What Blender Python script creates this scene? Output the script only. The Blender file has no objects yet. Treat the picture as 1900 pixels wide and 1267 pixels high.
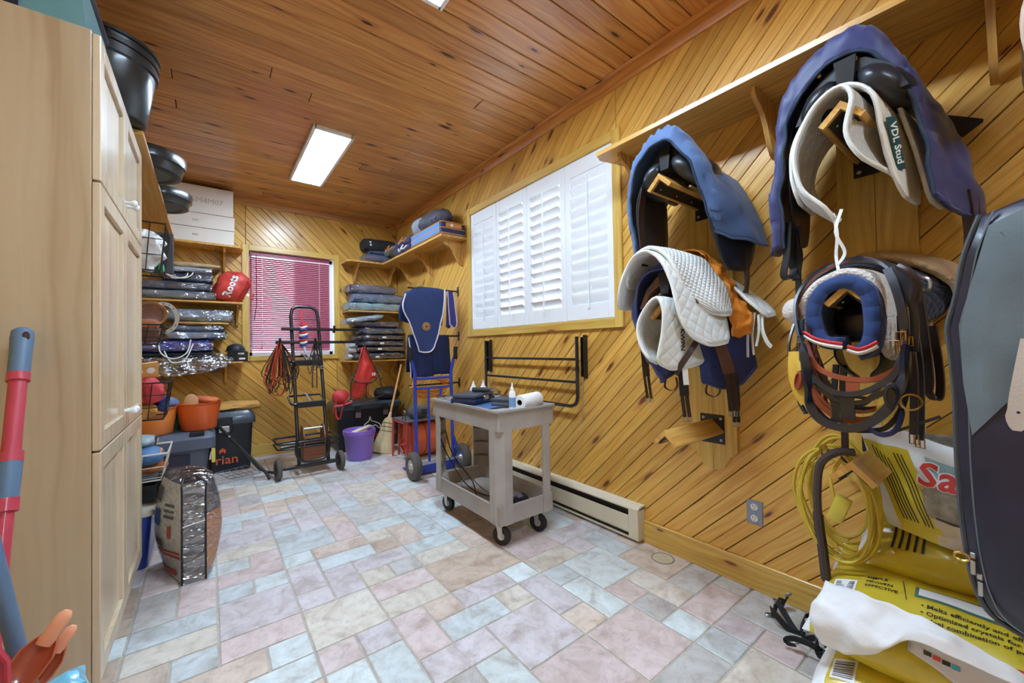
import bpy, bmesh, math, random
from mathutils import Vector, Matrix, noise as mnoise
random.seed(7)
SC = bpy.context.scene
COL = SC.collection
PI = math.pi
# ---------------------------------------------------------------- room sizes (metres)
XL, XR = -0.62, 2.128        # left / right wall
YF, YB = -2.45, 5.43         # wall behind the camera / back wall
ZC = 2.975                   # ceiling
# ---------------------------------------------------------------- camera
cam_data = bpy.data.cameras.new('camera'); cam = bpy.data.objects.new('camera', cam_data); COL.objects.link(cam)
cam_data.sensor_width = 36.0; cam_data.lens = 734.96/1900*36.0; cam_data.clip_start = 0.02
YAW, PITCH, ROLL = 0.654144, 0.0168108, -0.0169253
_fw = Vector((math.sin(YAW)*math.cos(PITCH), math.cos(YAW)*math.cos(PITCH), math.sin(PITCH)))
_r = Vector((math.cos(YAW), -math.sin(YAW), 0)); _u = _r.cross(_fw)
_R = math.cos(ROLL)*_r + math.sin(ROLL)*_u; _U = -math.sin(ROLL)*_r + math.cos(ROLL)*_u
cam.matrix_world = Matrix(((_R.x,_U.x,-_fw.x,0),(_R.y,_U.y,-_fw.y,0),(_R.z,_U.z,-_fw.z,1.2),(0,0,0,1)))
SC.camera = cam
# ---------------------------------------------------------------- world, light, exposure
SC.view_settings.view_transform = 'Standard'; SC.view_settings.look = 'None'
SC.view_settings.gamma = 1.0; SC.view_settings.use_curve_mapping = False
SC.view_settings.exposure = 1.15
W = bpy.data.worlds.new('sky'); SC.world = W; W.use_nodes = True
_bg = W.node_tree.nodes['Background']; _bg.inputs[0].default_value = (0.80,0.90,1.0,1); _bg.inputs[1].default_value = 1.6
PANEL_EMIT = 26.0            # ceiling light panels
PANEL_COL = (0.72,0.93,1.15)
SC.cycles.max_bounces = 6; SC.cycles.diffuse_bounces = 4; SC.cycles.glossy_bounces = 2; SC.cycles.transparent_max_bounces = 12
SC.cycles.sample_clamp_indirect = 6.0; SC.cycles.use_adaptive_sampling = True; SC.cycles.adaptive_threshold = 0.1; SC.cycles.adaptive_min_samples = 12
# ---------------------------------------------------------------- geometry helpers
def V(*a): return Vector(a)
class G:
    """collects shapes into one bmesh"""
    def __init__(s): s.bm = bmesh.new(); s.mi = 0
    def face(s, vs):
        try:
            f = s.bm.faces.new(vs); f.material_index = s.mi; return f
        except ValueError: return None
    def box(s, a, b, bev=0.0, M=None, seg=1):
        """axis box from corner a to corner b"""
        x0,y0,z0 = a; x1,y1,z1 = b
        vs = [s.bm.verts.new(p) for p in ((x0,y0,z0),(x1,y0,z0),(x1,y1,z0),(x0,y1,z0),(x0,y0,z1),(x1,y0,z1),(x1,y1,z1),(x0,y1,z1))]
        fs = [s.face([vs[i] for i in q]) for q in ((3,2,1,0),(4,5,6,7),(0,1,5,4),(1,2,6,5),(2,3,7,6),(3,0,4,7))]
        if bev > 0:
            es = list({e for f in fs for e in f.edges})
            r = bmesh.ops.bevel(s.bm, geom=es, offset=bev, segments=seg, affect='EDGES', profile=0.5)
            for f in r['faces']: f.material_index = s.mi
            vs = list({v for f in fs if f.is_valid for v in f.verts} | {v for f in r['faces'] for v in f.verts})
        if M is not None: bmesh.ops.transform(s.bm, matrix=M, verts=[v for v in vs if v.is_valid])
        return s
    def rings(s, rings, closed=True, cap0=True, cap1=True, loop=False):
        R = [[s.bm.verts.new(p) for p in r] for r in rings]; n = len(R[0])
        m = len(R) if loop else len(R)-1
        for i in range(m):
            A, B = R[i], R[(i+1) % len(R)]
            for j in range(n if closed else n-1): s.face([A[j], A[(j+1)%n], B[(j+1)%n], B[j]])
        if closed and not loop:
            if cap0: s.face(R[0][::-1])
            if cap1: s.face(R[-1])
        return s
    def cyl(s, p0, p1, r0, r1=None, n=12, cap=True):
        r1 = r0 if r1 is None else r1; p0, p1 = Vector(p0), Vector(p1); d = (p1-p0).normalized()
        a = d.orthogonal().normalized(); b = d.cross(a)
        c = [(a*math.cos(2*PI*i/n)+b*math.sin(2*PI*i/n)) for i in range(n)]
        return s.rings([[p0+v*r0 for v in c],[p1+v*r1 for v in c]], True, cap, cap)
    def tube(s, pts, r, n=8, closed=False, cap=True):
        P = [Vector(p) for p in pts]; N = len(P); rr = r if isinstance(r,(list,tuple)) else [r]*N
        T = []
        for i in range(N):
            if closed: t = P[(i+1)%N]-P[i-1]
            else: t = P[min(i+1,N-1)]-P[max(i-1,0)]
            T.append(t.normalized() if t.length > 1e-9 else V(0,0,1))
        a = T[0].orthogonal().normalized(); out = []
        for i in range(N):
            a = (a - T[i]*a.dot(T[i])); a = a.normalized() if a.length > 1e-6 else T[i].orthogonal().normalized()
            b = T[i].cross(a)
            out.append([P[i]+(a*math.cos(2*PI*k/n)+b*math.sin(2*PI*k/n))*rr[i] for k in range(n)])
        return s.rings(out, True, cap, cap, loop=closed)
    def strap(s, pts, w, t=0.004, wd=None):
        """flat strap along pts; wd: direction(s) of its width"""
        P = [Vector(p) for p in pts]; N = len(P); out = []
        ww = w if isinstance(w,(list,tuple)) else [w]*N
        for i in range(N):
            T = (P[min(i+1,N-1)]-P[max(i-1,0)]).normalized()
            d = wd[i] if isinstance(wd,(list,)) else (wd if wd is not None else V(0,1,0))
            d = Vector(d); d = d - T*d.dot(T); d = d.normalized() if d.length > 1e-6 else T.orthogonal().normalized()
            nn = T.cross(d)
            a, b = d*ww[i]/2, nn*t/2
            out.append([P[i]-a-b, P[i]+a-b, P[i]+a+b, P[i]-a+b])
        return s.rings(out)
    def lathe(s, prof, c=(0,0,0), axis=(0,0,1), n=24, cap0=False, cap1=False, sx=1, sy=1, M=None):
        """prof: list of (radius, height) along axis"""
        ax = Vector(axis).normalized(); c = Vector(c)
        a = V(1,0,0) if abs(ax.x) < .9 else V(0,1,0); a = (a-ax*a.dot(ax)).normalized(); b = ax.cross(a)
        out = [[c+ax*h+(a*math.cos(2*PI*k/n)*sx+b*math.sin(2*PI*k/n)*sy)*max(r,1e-4) for k in range(n)] for r,h in prof]
        if M is not None: out = [[M @ p for p in r] for r in out]
        return s.rings(out, True, cap0, cap1)
    def prism(s, pts, vec):
        """polygon pts (3d, planar) pushed along vec"""
        vec = Vector(vec); A = [s.bm.verts.new(p) for p in pts]; B = [s.bm.verts.new(Vector(p)+vec) for p in pts]; n = len(A)
        s.face(A[::-1]); s.face(B)
        for i in range(n): s.face([A[i],A[(i+1)%n],B[(i+1)%n],B[i]])
        return s
    def grid(s, fn, nu, nv, cu=False, cv=False):
        vs = [[s.bm.verts.new(fn(i/(nu if cu else nu-1), j/(nv if cv else nv-1))) for j in range(nv)] for i in range(nu)]
        for i in range(nu if cu else nu-1):
            for j in range(nv if cv else nv-1):
                s.face([vs[i][j], vs[(i+1)%nu][j], vs[(i+1)%nu][(j+1)%nv], vs[i][(j+1)%nv]])
        return s
    def blob(s, c, r, n=12, m=8, M=None):
        c = Vector(c); rx,ry,rz = r if isinstance(r,(tuple,list)) else (r,r,r)
        rings = []
        for i in range(m+1):
            th = PI*i/m; k = max(math.sin(th),.01)
            rings.append([c+V(rx*k*math.cos(2*PI*j/n), ry*k*math.sin(2*PI*j/n), -rz*math.cos(th)) for j in range(n)])
        if M is not None: rings = [[M @ p for p in q] for q in rings]
        return s.rings(rings)
def spline(pts, n=6, closed=False):
    """Catmull-Rom through pts"""
    P = [Vector(p) for p in pts]; N = len(P); out = []
    rng = N if closed else N-1
    for i in range(rng):
        if closed: a,b,c,d = P[i-1],P[i],P[(i+1)%N],P[(i+2)%N]
        else: a,b,c,d = P[max(i-1,0)],P[i],P[i+1],P[min(i+2,N-1)]
        for k in range(n):
            t = k/n
            out.append(0.5*((2*b)+(c-a)*t+(2*a-5*b+4*c-d)*t*t+(3*b-a-3*c+d)*t**3))
    if not closed: out.append(P[-1])
    return out
def wob(p, amp, f): return mnoise.noise_vector(Vector(p)*f)*amp
def set_uv(me, grain, off=None):
    """u along the grain, v across, in metres"""
    g = Vector(grain).normalized(); uv = me.uv_layers.new(name='UV')
    o = off if off is not None else (random.random()*40, random.random()*40)
    for p in me.polygons:
        n = p.normal; q = n.cross(g)
        if q.length < .3: g2 = n.orthogonal().normalized(); q = n.cross(g2)
        else: g2 = g; q.normalize()
        for li in p.loop_indices:
            co = me.vertices[me.loops[li].vertex_index].co
            uv.data[li].uv = (co.dot(g2)+o[0], co.dot(q)+o[1])
def wpos(o):
    l = V(0,0,0)
    while o is not None: l += o.location; o = o.parent
    return l
def thing(name, label, cat, loc=(0,0,0), group=None):
    o = bpy.data.objects.new(name, None); COL.objects.link(o); o.location = loc; o.empty_display_size = .05
    o['label'] = label; o['category'] = cat
    if group: o['group'] = group
    return o
def obj(name, g, mat, parent=None, smooth=35, grain=None, base=None, label=None, cat=None, group=None, kind=None, mods=None, local=False, normals=True):
    """link g as ONE mesh object. Shapes are given in room coordinates; local=True: already relative to the parent"""
    me = bpy.data.meshes.new(name); bm = g.bm
    if normals: bmesh.ops.recalc_face_normals(bm, faces=bm.faces)
    bm.to_mesh(me); bm.free()
    mats = mat if isinstance(mat,(list,tuple)) else [mat]
    for m in mats: me.materials.append(m)
    o = bpy.data.objects.new(name, me); COL.objects.link(o)
    if parent is not None:
        o.parent = parent
        if not local: me.transform(Matrix.Translation(-wpos(parent)))
    elif base is not None:
        me.transform(Matrix.Translation(-Vector(base))); o.location = base
    if smooth:
        me.polygons.foreach_set('use_smooth', [True]*len(me.polygons)); me.set_sharp_from_angle(angle=math.radians(smooth))
    if grain is not None: set_uv(me, grain)
    if label: o['label'] = label
    if cat: o['category'] = cat
    if group: o['group'] = group
    if kind: o['kind'] = kind
    for m in mods or ():
        k = o.modifiers.new(m[0].lower(), m[0])
        for a,b in m[1].items(): setattr(k,a,b)
    return o
def copy_thing(o, loc, label=None, parent=None):
    c = o.copy(); COL.objects.link(c); c.location = loc
    if parent is not None: c.parent = parent
    if label: c['label'] = label
    for ch in list(o.children):
        d = ch.copy(); COL.objects.link(d); d.parent = c
        for g2 in list(ch.children):
            e = g2.copy(); COL.objects.link(e); e.parent = d
    return c
def lettering(name, text, mat, parent, origin, right, up, size, ext=0.001, align='CENTER', shear=0, bold=0, sp=1.0, kind=None):
    """flat raised letters lying in the plane of right/up"""
    cu = bpy.data.curves.new(name, 'FONT'); cu.body = text; cu.size = size; cu.extrude = ext; cu.align_x = align; cu.align_y = 'CENTER'
    cu.shear = shear; cu.offset = bold; cu.space_character = sp; cu.resolution_u = 2
    t = bpy.data.objects.new(name, cu); COL.objects.link(t)
    dg = bpy.context.evaluated_depsgraph_get(); me = bpy.data.meshes.new_from_object(t.evaluated_get(dg))
    bpy.data.objects.remove(t)
    r = Vector(right).normalized(); u = Vector(up); u = (u-r*u.dot(r)).normalized(); n = r.cross(u); o = Vector(origin)
    me.transform(Matrix(((r.x,u.x,n.x,o.x),(r.y,u.y,n.y,o.y),(r.z,u.z,n.z,o.z),(0,0,0,1))))
    me.transform(Matrix.Translation(-wpos(parent))); me.materials.clear(); me.materials.append(mat)
    ob = bpy.data.objects.new(name, me); COL.objects.link(ob); ob.parent = parent
    return ob
# ---------------------------------------------------------------- materials
def srgb(r,g,b):
    f = lambda c: (c/255/12.92 if c/255 <= .04045 else ((c/255+.055)/1.055)**2.4)
    return (f(r),f(g),f(b),1)
class NT:
    def __init__(s, name):
        s.m = bpy.data.materials.new(name); s.m.use_nodes = True; s.t = s.m.node_tree; s.b = s.t.nodes['Principled BSDF']
    def n(s, typ, **kw):
        x = s.t.nodes.new(typ)
        for k,v in kw.items():
            if k[0] == '_': x.inputs[k[1:]].default_value = v
            else: setattr(x,k,v)
        return x
    def l(s, a, b): s.t.links.new(a,b)
    def math(s, op, a, b=None, c=None, clamp=False):
        x = s.t.nodes.new('ShaderNodeMath'); x.operation = op; x.use_clamp = clamp
        for i,q in enumerate((a,b,c)):
            if q is None: continue
            if isinstance(q,(int,float)): x.inputs[i].default_value = q
            else: s.l(q,x.inputs[i])
        return x.outputs[0]
    def ramp(s, fac, stops):
        x = s.t.nodes.new('ShaderNodeValToRGB'); e = x.color_ramp.elements
        while len(e) < len(stops): e.new(.5)
        for i,(p,c) in enumerate(stops): e[i].position = p; e[i].color = c
        s.l(fac,x.inputs[0]); return x.outputs[0]
    def mix(s, fac, a, b, mode='MIX'):
        x = s.t.nodes.new('ShaderNodeMix'); x.data_type = 'RGBA'; x.blend_type = mode
        for k,q in ((0,fac),(6,a),(7,b)):
            if isinstance(q,(int,float)): x.inputs[k].default_value = q
            elif isinstance(q,tuple): x.inputs[k].default_value = q
            else: s.l(q,x.inputs[k])
        return x.outputs[2]
    def bump(s, h, strength, dist=.01):
        x = s.n('ShaderNodeBump'); x.inputs['Strength'].default_value = strength; x.inputs['Distance'].default_value = dist
        s.l(h,x.inputs['Height']); s.l(x.outputs[0],s.b.inputs['Normal'])
def P(name, col, rough=.5, metal=0, bump=0, bscale=60, var=0, vscale=8, coat=0, sheen=0, spec=.5, stretch=None, emit=None, dist=.004):
    """plain procedural material: colour with mottled variation and fine relief"""
    k = NT(name); b = k.b; c = srgb(*col) if max(col) > 1.001 else (*col,1)
    b.inputs['Base Color'].default_value = c; b.inputs['Roughness'].default_value = rough; b.inputs['Metallic'].default_value = metal
    b.inputs['Specular IOR Level'].default_value = spec; b.inputs['Coat Weight'].default_value = coat; b.inputs['Coat Roughness'].default_value = .12
    if sheen: b.inputs['Sheen Weight'].default_value = sheen
    if emit: b.inputs['Emission Color'].default_value = (*emit[0],1); b.inputs['Emission Strength'].default_value = emit[1]
    if bump or var:
        tc = k.n('ShaderNodeTexCoord'); src = tc.outputs['Object']
        if stretch:
            mp = k.n('ShaderNodeMapping'); mp.inputs['Scale'].default_value = stretch; k.l(src,mp.inputs[0]); src = mp.outputs[0]
        if var:
            nz = k.n('ShaderNodeTexNoise', _Scale=vscale, _Detail=5.0); k.l(src,nz.inputs['Vector'])
            d = tuple(x*(1-var) for x in c[:3])+(1,); e = tuple(min(1,x*(1+var)) for x in c[:3])+(1,)
            k.l(k.ramp(nz.outputs['Fac'],[(.3,d),(.7,e)]), b.inputs['Base Color'])
        if bump:
            n2 = k.n('ShaderNodeTexNoise', _Scale=bscale, _Detail=3.0); k.l(src,n2.inputs['Vector']); k.bump(n2.outputs['Fac'],bump,dist)
    return k.m
def wood(name, light, mid, dark, knot=0.0, rough=.38, gscale=1.0, coat=.15, kcol=(70,34,16), pvar=.35):
    """boards: u runs along the grain (metres). Streaked grain, dark knots that bend it, each board its own tone"""
    k = NT(name); b = k.b; uv = k.n('ShaderNodeTexCoord').outputs['UV']; oi = k.n('ShaderNodeObjectInfo')
    rnd = oi.outputs['Random']
    sh = k.n('ShaderNodeCombineXYZ'); k.l(k.math('MULTIPLY',rnd,37.0),sh.inputs[0]); k.l(k.math('MULTIPLY',rnd,91.0),sh.inputs[1])
    ad = k.n('ShaderNodeVectorMath', operation='ADD'); k.l(uv,ad.inputs[0]); k.l(sh.outputs[0],ad.inputs[1]); src = ad.outputs[0]
    mk = k.n('ShaderNodeMapping'); mk.inputs['Scale'].default_value = (2.6,9.0,1); k.l(src,mk.inputs[0])
    vo = k.n('ShaderNodeTexVoronoi', _Scale=1.0, voronoi_dimensions='2D'); k.l(mk.outputs[0],vo.inputs['Vector'])
    vd = vo.outputs['Distance']
    mg = k.n('ShaderNodeMapping'); mg.inputs['Scale'].default_value = (1.6*gscale,46*gscale,1); k.l(src,mg.inputs[0])
    bend = k.math('MULTIPLY', k.math('SUBTRACT',1.0,vd,clamp=True), 1.6 if knot else .3)
    cb = k.n('ShaderNodeCombineXYZ'); k.l(bend,cb.inputs[1])
    m3 = k.n('ShaderNodeVectorMath', operation='ADD'); k.l(mg.outputs[0],m3.inputs[0]); k.l(cb.outputs[0],m3.inputs[1])
    ng = k.n('ShaderNodeTexNoise', noise_dimensions='2D', _Scale=1.0, _Detail=3.0, _Roughness=.62); k.l(m3.outputs[0],ng.inputs['Vector'])
    base = k.ramp(ng.outputs['Fac'],[(.28,srgb(*dark)),(.5,srgb(*mid)),(.74,srgb(*light))])
    tone = k.ramp(rnd,[(0,(1-pvar,1-pvar*1.15,1-pvar*1.3,1)),(.5,(1,1,1,1)),(1,(1+pvar*.35,1+pvar*.3,1+pvar*.2,1))])
    col = k.mix(1.0,base,tone,'MULTIPLY')
    if knot:
        pres = k.n('ShaderNodeSeparateColor'); k.l(vo.outputs['Color'],pres.inputs[0])
        on = k.math('LESS_THAN', pres.outputs[0], knot)
        rad = k.math('MULTIPLY_ADD', pres.outputs[1], .10, .045)
        q = k.math('DIVIDE', vd, rad)
        core = k.math('MULTIPLY', k.math('SUBTRACT',1.25,q,clamp=True), on)
        halo = k.math('MULTIPLY', k.math('MULTIPLY',k.math('SUBTRACT',1.0,k.math('MULTIPLY',q,.36),clamp=True),.55), on)
        col = k.mix(halo,col,srgb(min(255,kcol[0]+50),kcol[1]+22,kcol[2]+6)); col = k.mix(k.math('MULTIPLY',core,1.6,clamp=True),col,srgb(*kcol))
    k.l(col,b.inputs['Base Color']); b.inputs['Roughness'].default_value = rough; b.inputs['Coat Weight'].default_value = coat; b.inputs['Coat Roughness'].default_value = .2
    return k.m
# ================================================================= materials of the room
M_WALL = wood('pine_wall', (228,186,100), (216,166,78), (204,148,64), knot=.26, rough=.32, coat=.2, kcol=(104,56,28), pvar=.20)
M_CEIL = wood('pine_ceiling', (218,164,100), (202,142,80), (178,114,60), knot=.30, rough=.32, coat=.22, kcol=(62,34,24), pvar=.22)
M_TRIM = wood('pine_trim', (224,190,104), (212,172,84), (198,152,70), knot=.07, rough=.34, coat=.2, kcol=(124,76,40), pvar=.10)
M_SHELF = wood('pine_shelf', (222,178,100), (208,158,80), (188,134,64), knot=.10, rough=.34, coat=.2, kcol=(124,70,36), pvar=.10)
M_MAPLE = wood('maple_panel', (206,188,158), (196,176,146), (178,154,122), rough=.38, gscale=.22, coat=.15, pvar=.04)
M_MAPLED = wood('maple_door', (222,204,176), (212,192,162), (198,174,142), rough=.3, gscale=.4, coat=.3, pvar=.04)
M_GAP = P('joint_dark', (52,30,14), .9)
M_WHITE = P('shutter_white', (236,238,242), .4)
M_LAMPW = P('lamp_frame_white', (235,236,238), .4)
M_BLACKM = P('black_metal', (22,22,26), .35, metal=.0, coat=.3)
M_STEEL = P('steel', (190,190,192), .28, metal=1)
M_BRASS = P('brass', (196,156,82), .3, metal=1)
def tile_material():
    k = NT('stone_tile'); b = k.b; oi = k.n('ShaderNodeObjectInfo'); tc = k.n('ShaderNodeTexCoord')
    sh = k.n('ShaderNodeCombineXYZ'); k.l(k.math('MULTIPLY',oi.outputs['Random'],60.0),sh.inputs[0]); k.l(k.math('MULTIPLY',oi.outputs['Random'],23.0),sh.inputs[1])
    ad = k.n('ShaderNodeVectorMath', operation='ADD'); k.l(tc.outputs['Object'],ad.inputs[0]); k.l(sh.outputs[0],ad.inputs[1])
    n1 = k.n('ShaderNodeTexNoise', noise_dimensions='2D', _Scale=7.0, _Detail=4.0, _Roughness=.65, _Distortion=.6); k.l(ad.outputs[0],n1.inputs['Vector'])
    n2 = k.n('ShaderNodeTexNoise', noise_dimensions='2D', _Scale=22.0, _Detail=3.0, _Roughness=.7); k.l(ad.outputs[0],n2.inputs['Vector'])
    f1 = k.ramp(n1.outputs['Fac'],[(.28,(.74,.69,.66,1)),(.48,(.98,.98,.98,1)),(.68,(1.10,1.13,1.17,1))])
    f2 = k.ramp(n2.outputs['Fac'],[(.34,(.86,.84,.83,1)),(.48,(1,1,1,1)),(.7,(1.06,1.06,1.06,1))])
    c = k.mix(1.0,oi.outputs['Color'],f1,'MULTIPLY'); c = k.mix(.8,c,f2,'MULTIPLY')
    k.l(c,b.inputs['Base Color']); b.inputs['Roughness'].default_value = .42
    k.bump(n2.outputs['Fac'],.2,.004)
    return k.m
M_TILE = tile_material()
M_GROUT = P('grout', (186,178,166), .9, var=.12, vscale=20)
# ================================================================= floor
g = G(); g.box((XL-.1,YF-.1,-.1),(XR+.1,YB+.1,-.004)); FLOOR = obj('floor', g, M_GROUT, smooth=0, kind='structure')
U6 = .1524; FX, FY = .030, .698
LAV=(208,199,201); BLU=(202,208,209); CRE=(214,205,192); PEA=(214,196,182); PNK=(211,193,189); GRY=(194,190,186); CYA=(208,215,214); BRN=(198,178,160)
TONES = [LAV,BLU,CRE,PEA,PNK,GRY,CYA,BLU,LAV,BRN,GRY]
FIXED = [(0,9,2,2,LAV),(0,8,2,1,PNK),(1,7,1,1,CYA),(-1,7,2,1,PEA),(0,6,2,1,CYA),(2,7,2,2,CRE),(2,6,1,1,PNK),(2,9,1,1,LAV),(2,10,1,2,LAV),(2,12,1,1,CYA),
 (2,13,2,2,BLU),(2,15,1,1,BLU),(3,15,1,2,LAV),(3,12,2,1,PEA),(3,11,2,1,BLU),(3,9,1,2,LAV),(4,10,2,1,LAV),(4,9,1,1,CRE),(4,13,1,2,PNK),(5,12,1,1,CRE),(5,13,2,1,CYA),
 (0,11,1,1,BLU),(1,11,1,1,CYA),(0,12,2,1,PNK),(0,13,1,1,CYA),(1,13,1,1,PNK),(-1,13,1,1,CYA),(0,14,2,1,CRE),(0,15,2,2,LAV),(-2,9,2,1,CRE),(-2,10,2,1,BLU),(-1,11,1,2,PNK),
 (6,3,2,2,LAV),(7,5,1,1,CRE),(5,5,2,1,BLU),(6,6,2,1,LAV),(8,4,1,2,LAV),(8,3,1,1,PEA),(9,3,1,2,CYA),(9,5,1,1,BLU),(6,1,2,2,PNK),(5,2,1,2,CYA),(4,4,2,1,LAV),(4,7,2,1,CRE),(4,8,2,1,PNK),
 (8,1,2,2,PNK),(10,1,1,1,CYA),(10,2,1,1,GRY),(10,3,1,1,PNK),(11,2,1,2,CRE),(12,3,2,2,PEA),(12,2,2,1,GRY),(11,1,2,1,PNK),(13,1,1,1,GRY),(11,0,1,1,LAV),(12,-1,2,2,GRY),(5,10,0,0,CRE),
 (8,6,1,1,CYA),(6,7,3,2,BRN),(9,6,2,1,CRE),(9,7,2,2,PNK),(6,9,2,1,CRE),(8,9,2,2,PEA),(6,10,2,1,CYA),(3,6,1,1,LAV),(3,4,1,2,CYA),(4,5,1,2,PNK),(2,4,1,2,CYA)]
def tile_mesh(w,h):
    gg = G(); gap = .0045; bev = .004
    gg.rings([[V(gap,gap,-.006),V(w*U6-gap,gap,-.006),V(w*U6-gap,h*U6-gap,-.006),V(gap,h*U6-gap,-.006)],
              [V(gap,gap,-.0015),V(w*U6-gap,gap,-.0015),V(w*U6-gap,h*U6-gap,-.0015),V(gap,h*U6-gap,-.0015)],
              [V(gap+bev,gap+bev,.001),V(w*U6-gap-bev,gap+bev,.001),V(w*U6-gap-bev,h*U6-gap-bev,.001),V(gap+bev,h*U6-gap-bev,.001)]])
    me = bpy.data.meshes.new('tile'); bmesh.ops.recalc_face_normals(gg.bm,faces=gg.bm.faces); gg.bm.to_mesh(me); gg.bm.free(); me.materials.append(M_TILE); return me
i0, i1 = math.floor((XL-FX)/U6), math.ceil((XR-FX)/U6)
j0, j1 = math.floor((YF-FY)/U6), math.ceil((YB-FY)/U6)
taken = {}; placed = []
def put(i,j,w,h,c):
    cells = [(i+a,j+b) for a in range(w) for b in range(h)]
    if any(q in taken or not (i0<=q[0]<i1 and j0<=q[1]<j1) for q in cells): return False
    for q in cells: taken[q] = 1
    placed.append((i,j,w,h,c)); return True
for t in FIXED:
    if t[2]: put(*t)
rt = random.Random(11)
for j in range(j1-1,j0-1,-1):
    for i in range(i0,i1):
        if (i,j) in taken: continue
        opts = rt.choices([(2,2),(2,1),(1,2),(1,1),(3,2),(2,3)],[3,5,3,2.4,.8,.3],k=5)+[(2,1),(1,2),(1,1)]
        for w,h in opts:
            if put(i,j-h+1,w,h,rt.choice(TONES)): break
# the 300 nearest tiles in view are single pieces, the rest one mesh
def seen(t):
    x, y = FX+(t[0]+t[2]/2)*U6, FY+(t[1]+t[3]/2)*U6
    return -(x*x+y*y) if (y > .35 and x < XR-.0) else -99-(x*x+y*y)
placed.sort(key=seen, reverse=True)
tmesh = {}; rest = G()
for n,(i,j,w,h,c) in enumerate(placed):
    x, y = FX+i*U6, FY+j*U6
    if n < 300:
        if (w,h) not in tmesh: tmesh[(w,h)] = tile_mesh(w,h)
        o = bpy.data.objects.new('tile', tmesh[(w,h)]); COL.objects.link(o); o.parent = FLOOR; o.location = (x,y,rt.uniform(-.0008,.0008))
        q = rt.uniform(.93,1.05); o.color = tuple(min(1,v*q) for v in srgb(*c)[:3])+(1,)
    else:
        rest.box((x+.005,y+.005,-.006),(x+w*U6-.005,y+h*U6-.005,.001))
o = obj('tile', rest, M_TILE, FLOOR, smooth=0, kind='stuff'); o.color = srgb(*CRE)
# ================================================================= boards cut to a wall outline
def clip(poly, a, b, c, keep=1):
    """part of the 2d polygon where keep*(a*x+b*y-c) <= 0"""
    out = []; n = len(poly)
    for i in range(n):
        p, q = poly[i], poly[(i+1)%n]; dp, dq = keep*(a*p[0]+b*p[1]-c), keep*(a*q[0]+b*q[1]-c)
        if dp <= 0: out.append(p)
        if (dp < 0 < dq) or (dq < 0 < dp):
            t = dp/(dp-dq); out.append((p[0]+(q[0]-p[0])*t, p[1]+(q[1]-p[1])*t))
    return out
def area(p): return abs(sum(p[i][0]*p[(i+1)%len(p)][1]-p[(i+1)%len(p)][0]*p[i][1] for i in range(len(p))))/2 if len(p) > 2 else 0
def minus(poly, rect):
    x0,y0,x1,y1 = rect; E = [(-1,0,-x0),(1,0,x1),(0,-1,-y0),(0,1,y1)]
    inner = poly
    for e in E: inner = clip(inner,*e) if inner else []
    if area(inner) < 1e-6: return [poly]
    out = []; rem = poly
    for e in E:
        o_ = clip(rem,*e,keep=-1)
        if area(o_) > 2e-4: out.append(o_)
        rem = clip(rem,*e)
        if len(rem) < 3: break
    return out
def inset(poly, d):
    cx = sum(p[0] for p in poly)/len(poly); cy = sum(p[1] for p in poly)/len(poly); n = len(poly)
    s = 1 if sum(poly[i][0]*poly[(i+1)%n][1]-poly[(i+1)%n][0]*poly[i][1] for i in range(n)) > 0 else -1
    q = poly
    for i in range(n):
        (x0,y0),(x1,y1) = poly[i],poly[(i+1)%n]; L = math.hypot(x1-x0,y1-y0)
        if L < 1e-5: continue
        a,b = s*(y1-y0)/L, -s*(x1-x0)/L
        q = clip(q,a,b,a*x0+b*y0-d)
        if len(q) < 3: return None
    return q
def board(poly, to3, nrm, gvec, mat, parent, depth=.009, gap=.0016, bev=.0028, name='plank', into=None, groove=None):
    p = inset(poly,gap)
    if not p or area(p) < 3e-4: return
    p2 = inset(p,bev)
    if not p2 or len(p2) < 3: return
    g = into or G(); n = Vector(nrm)
    bot = [g.bm.verts.new(to3(q)-n*depth) for q in p]; mid = [g.bm.verts.new(to3(q)-n*bev) for q in p]; top = [g.bm.verts.new(to3(q)) for q in p2]
    m = len(p)
    if groove is None: g.face(top)
    else:           # shallow bead down the middle of the board
        a,b,c = groove; w,d = .003,.0042; nd = []
        cen = lambda q: abs(a*q[0]+b*q[1]-c) < 1e-6
        for part in (clip(p2,a,b,c-w),clip(p2,-a,-b,-c-w),clip(clip(p2,-a,-b,-c+w),a,b,c),clip(clip(p2,-a,-b,-c),a,b,c+w)):
            if len(part) > 2 and area(part) > 1e-7: nd.append([g.bm.verts.new(to3(q)-n*(d if cen(q) else 0)) for q in part]); g.face(nd[-1])
        if into is None: pass
    for i in range(m): g.face([bot[i],bot[(i+1)%m],mid[(i+1)%m],mid[i]])
    if len(p2) == m:
        # match each upper corner to the nearest lower one
        k = min(range(m), key=lambda s_: sum((top[(i+s_)%m].co-mid[i].co).length for i in range(m)))
        for i in range(m): g.face([mid[i],mid[(i+1)%m],top[(i+1+k)%m],top[(i+k)%m]])
    if into is None:
        bmesh.ops.remove_doubles(g.bm,verts=g.bm.verts,dist=1e-5); return obj(name, g, mat, parent, smooth=0, grain=gvec)
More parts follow.
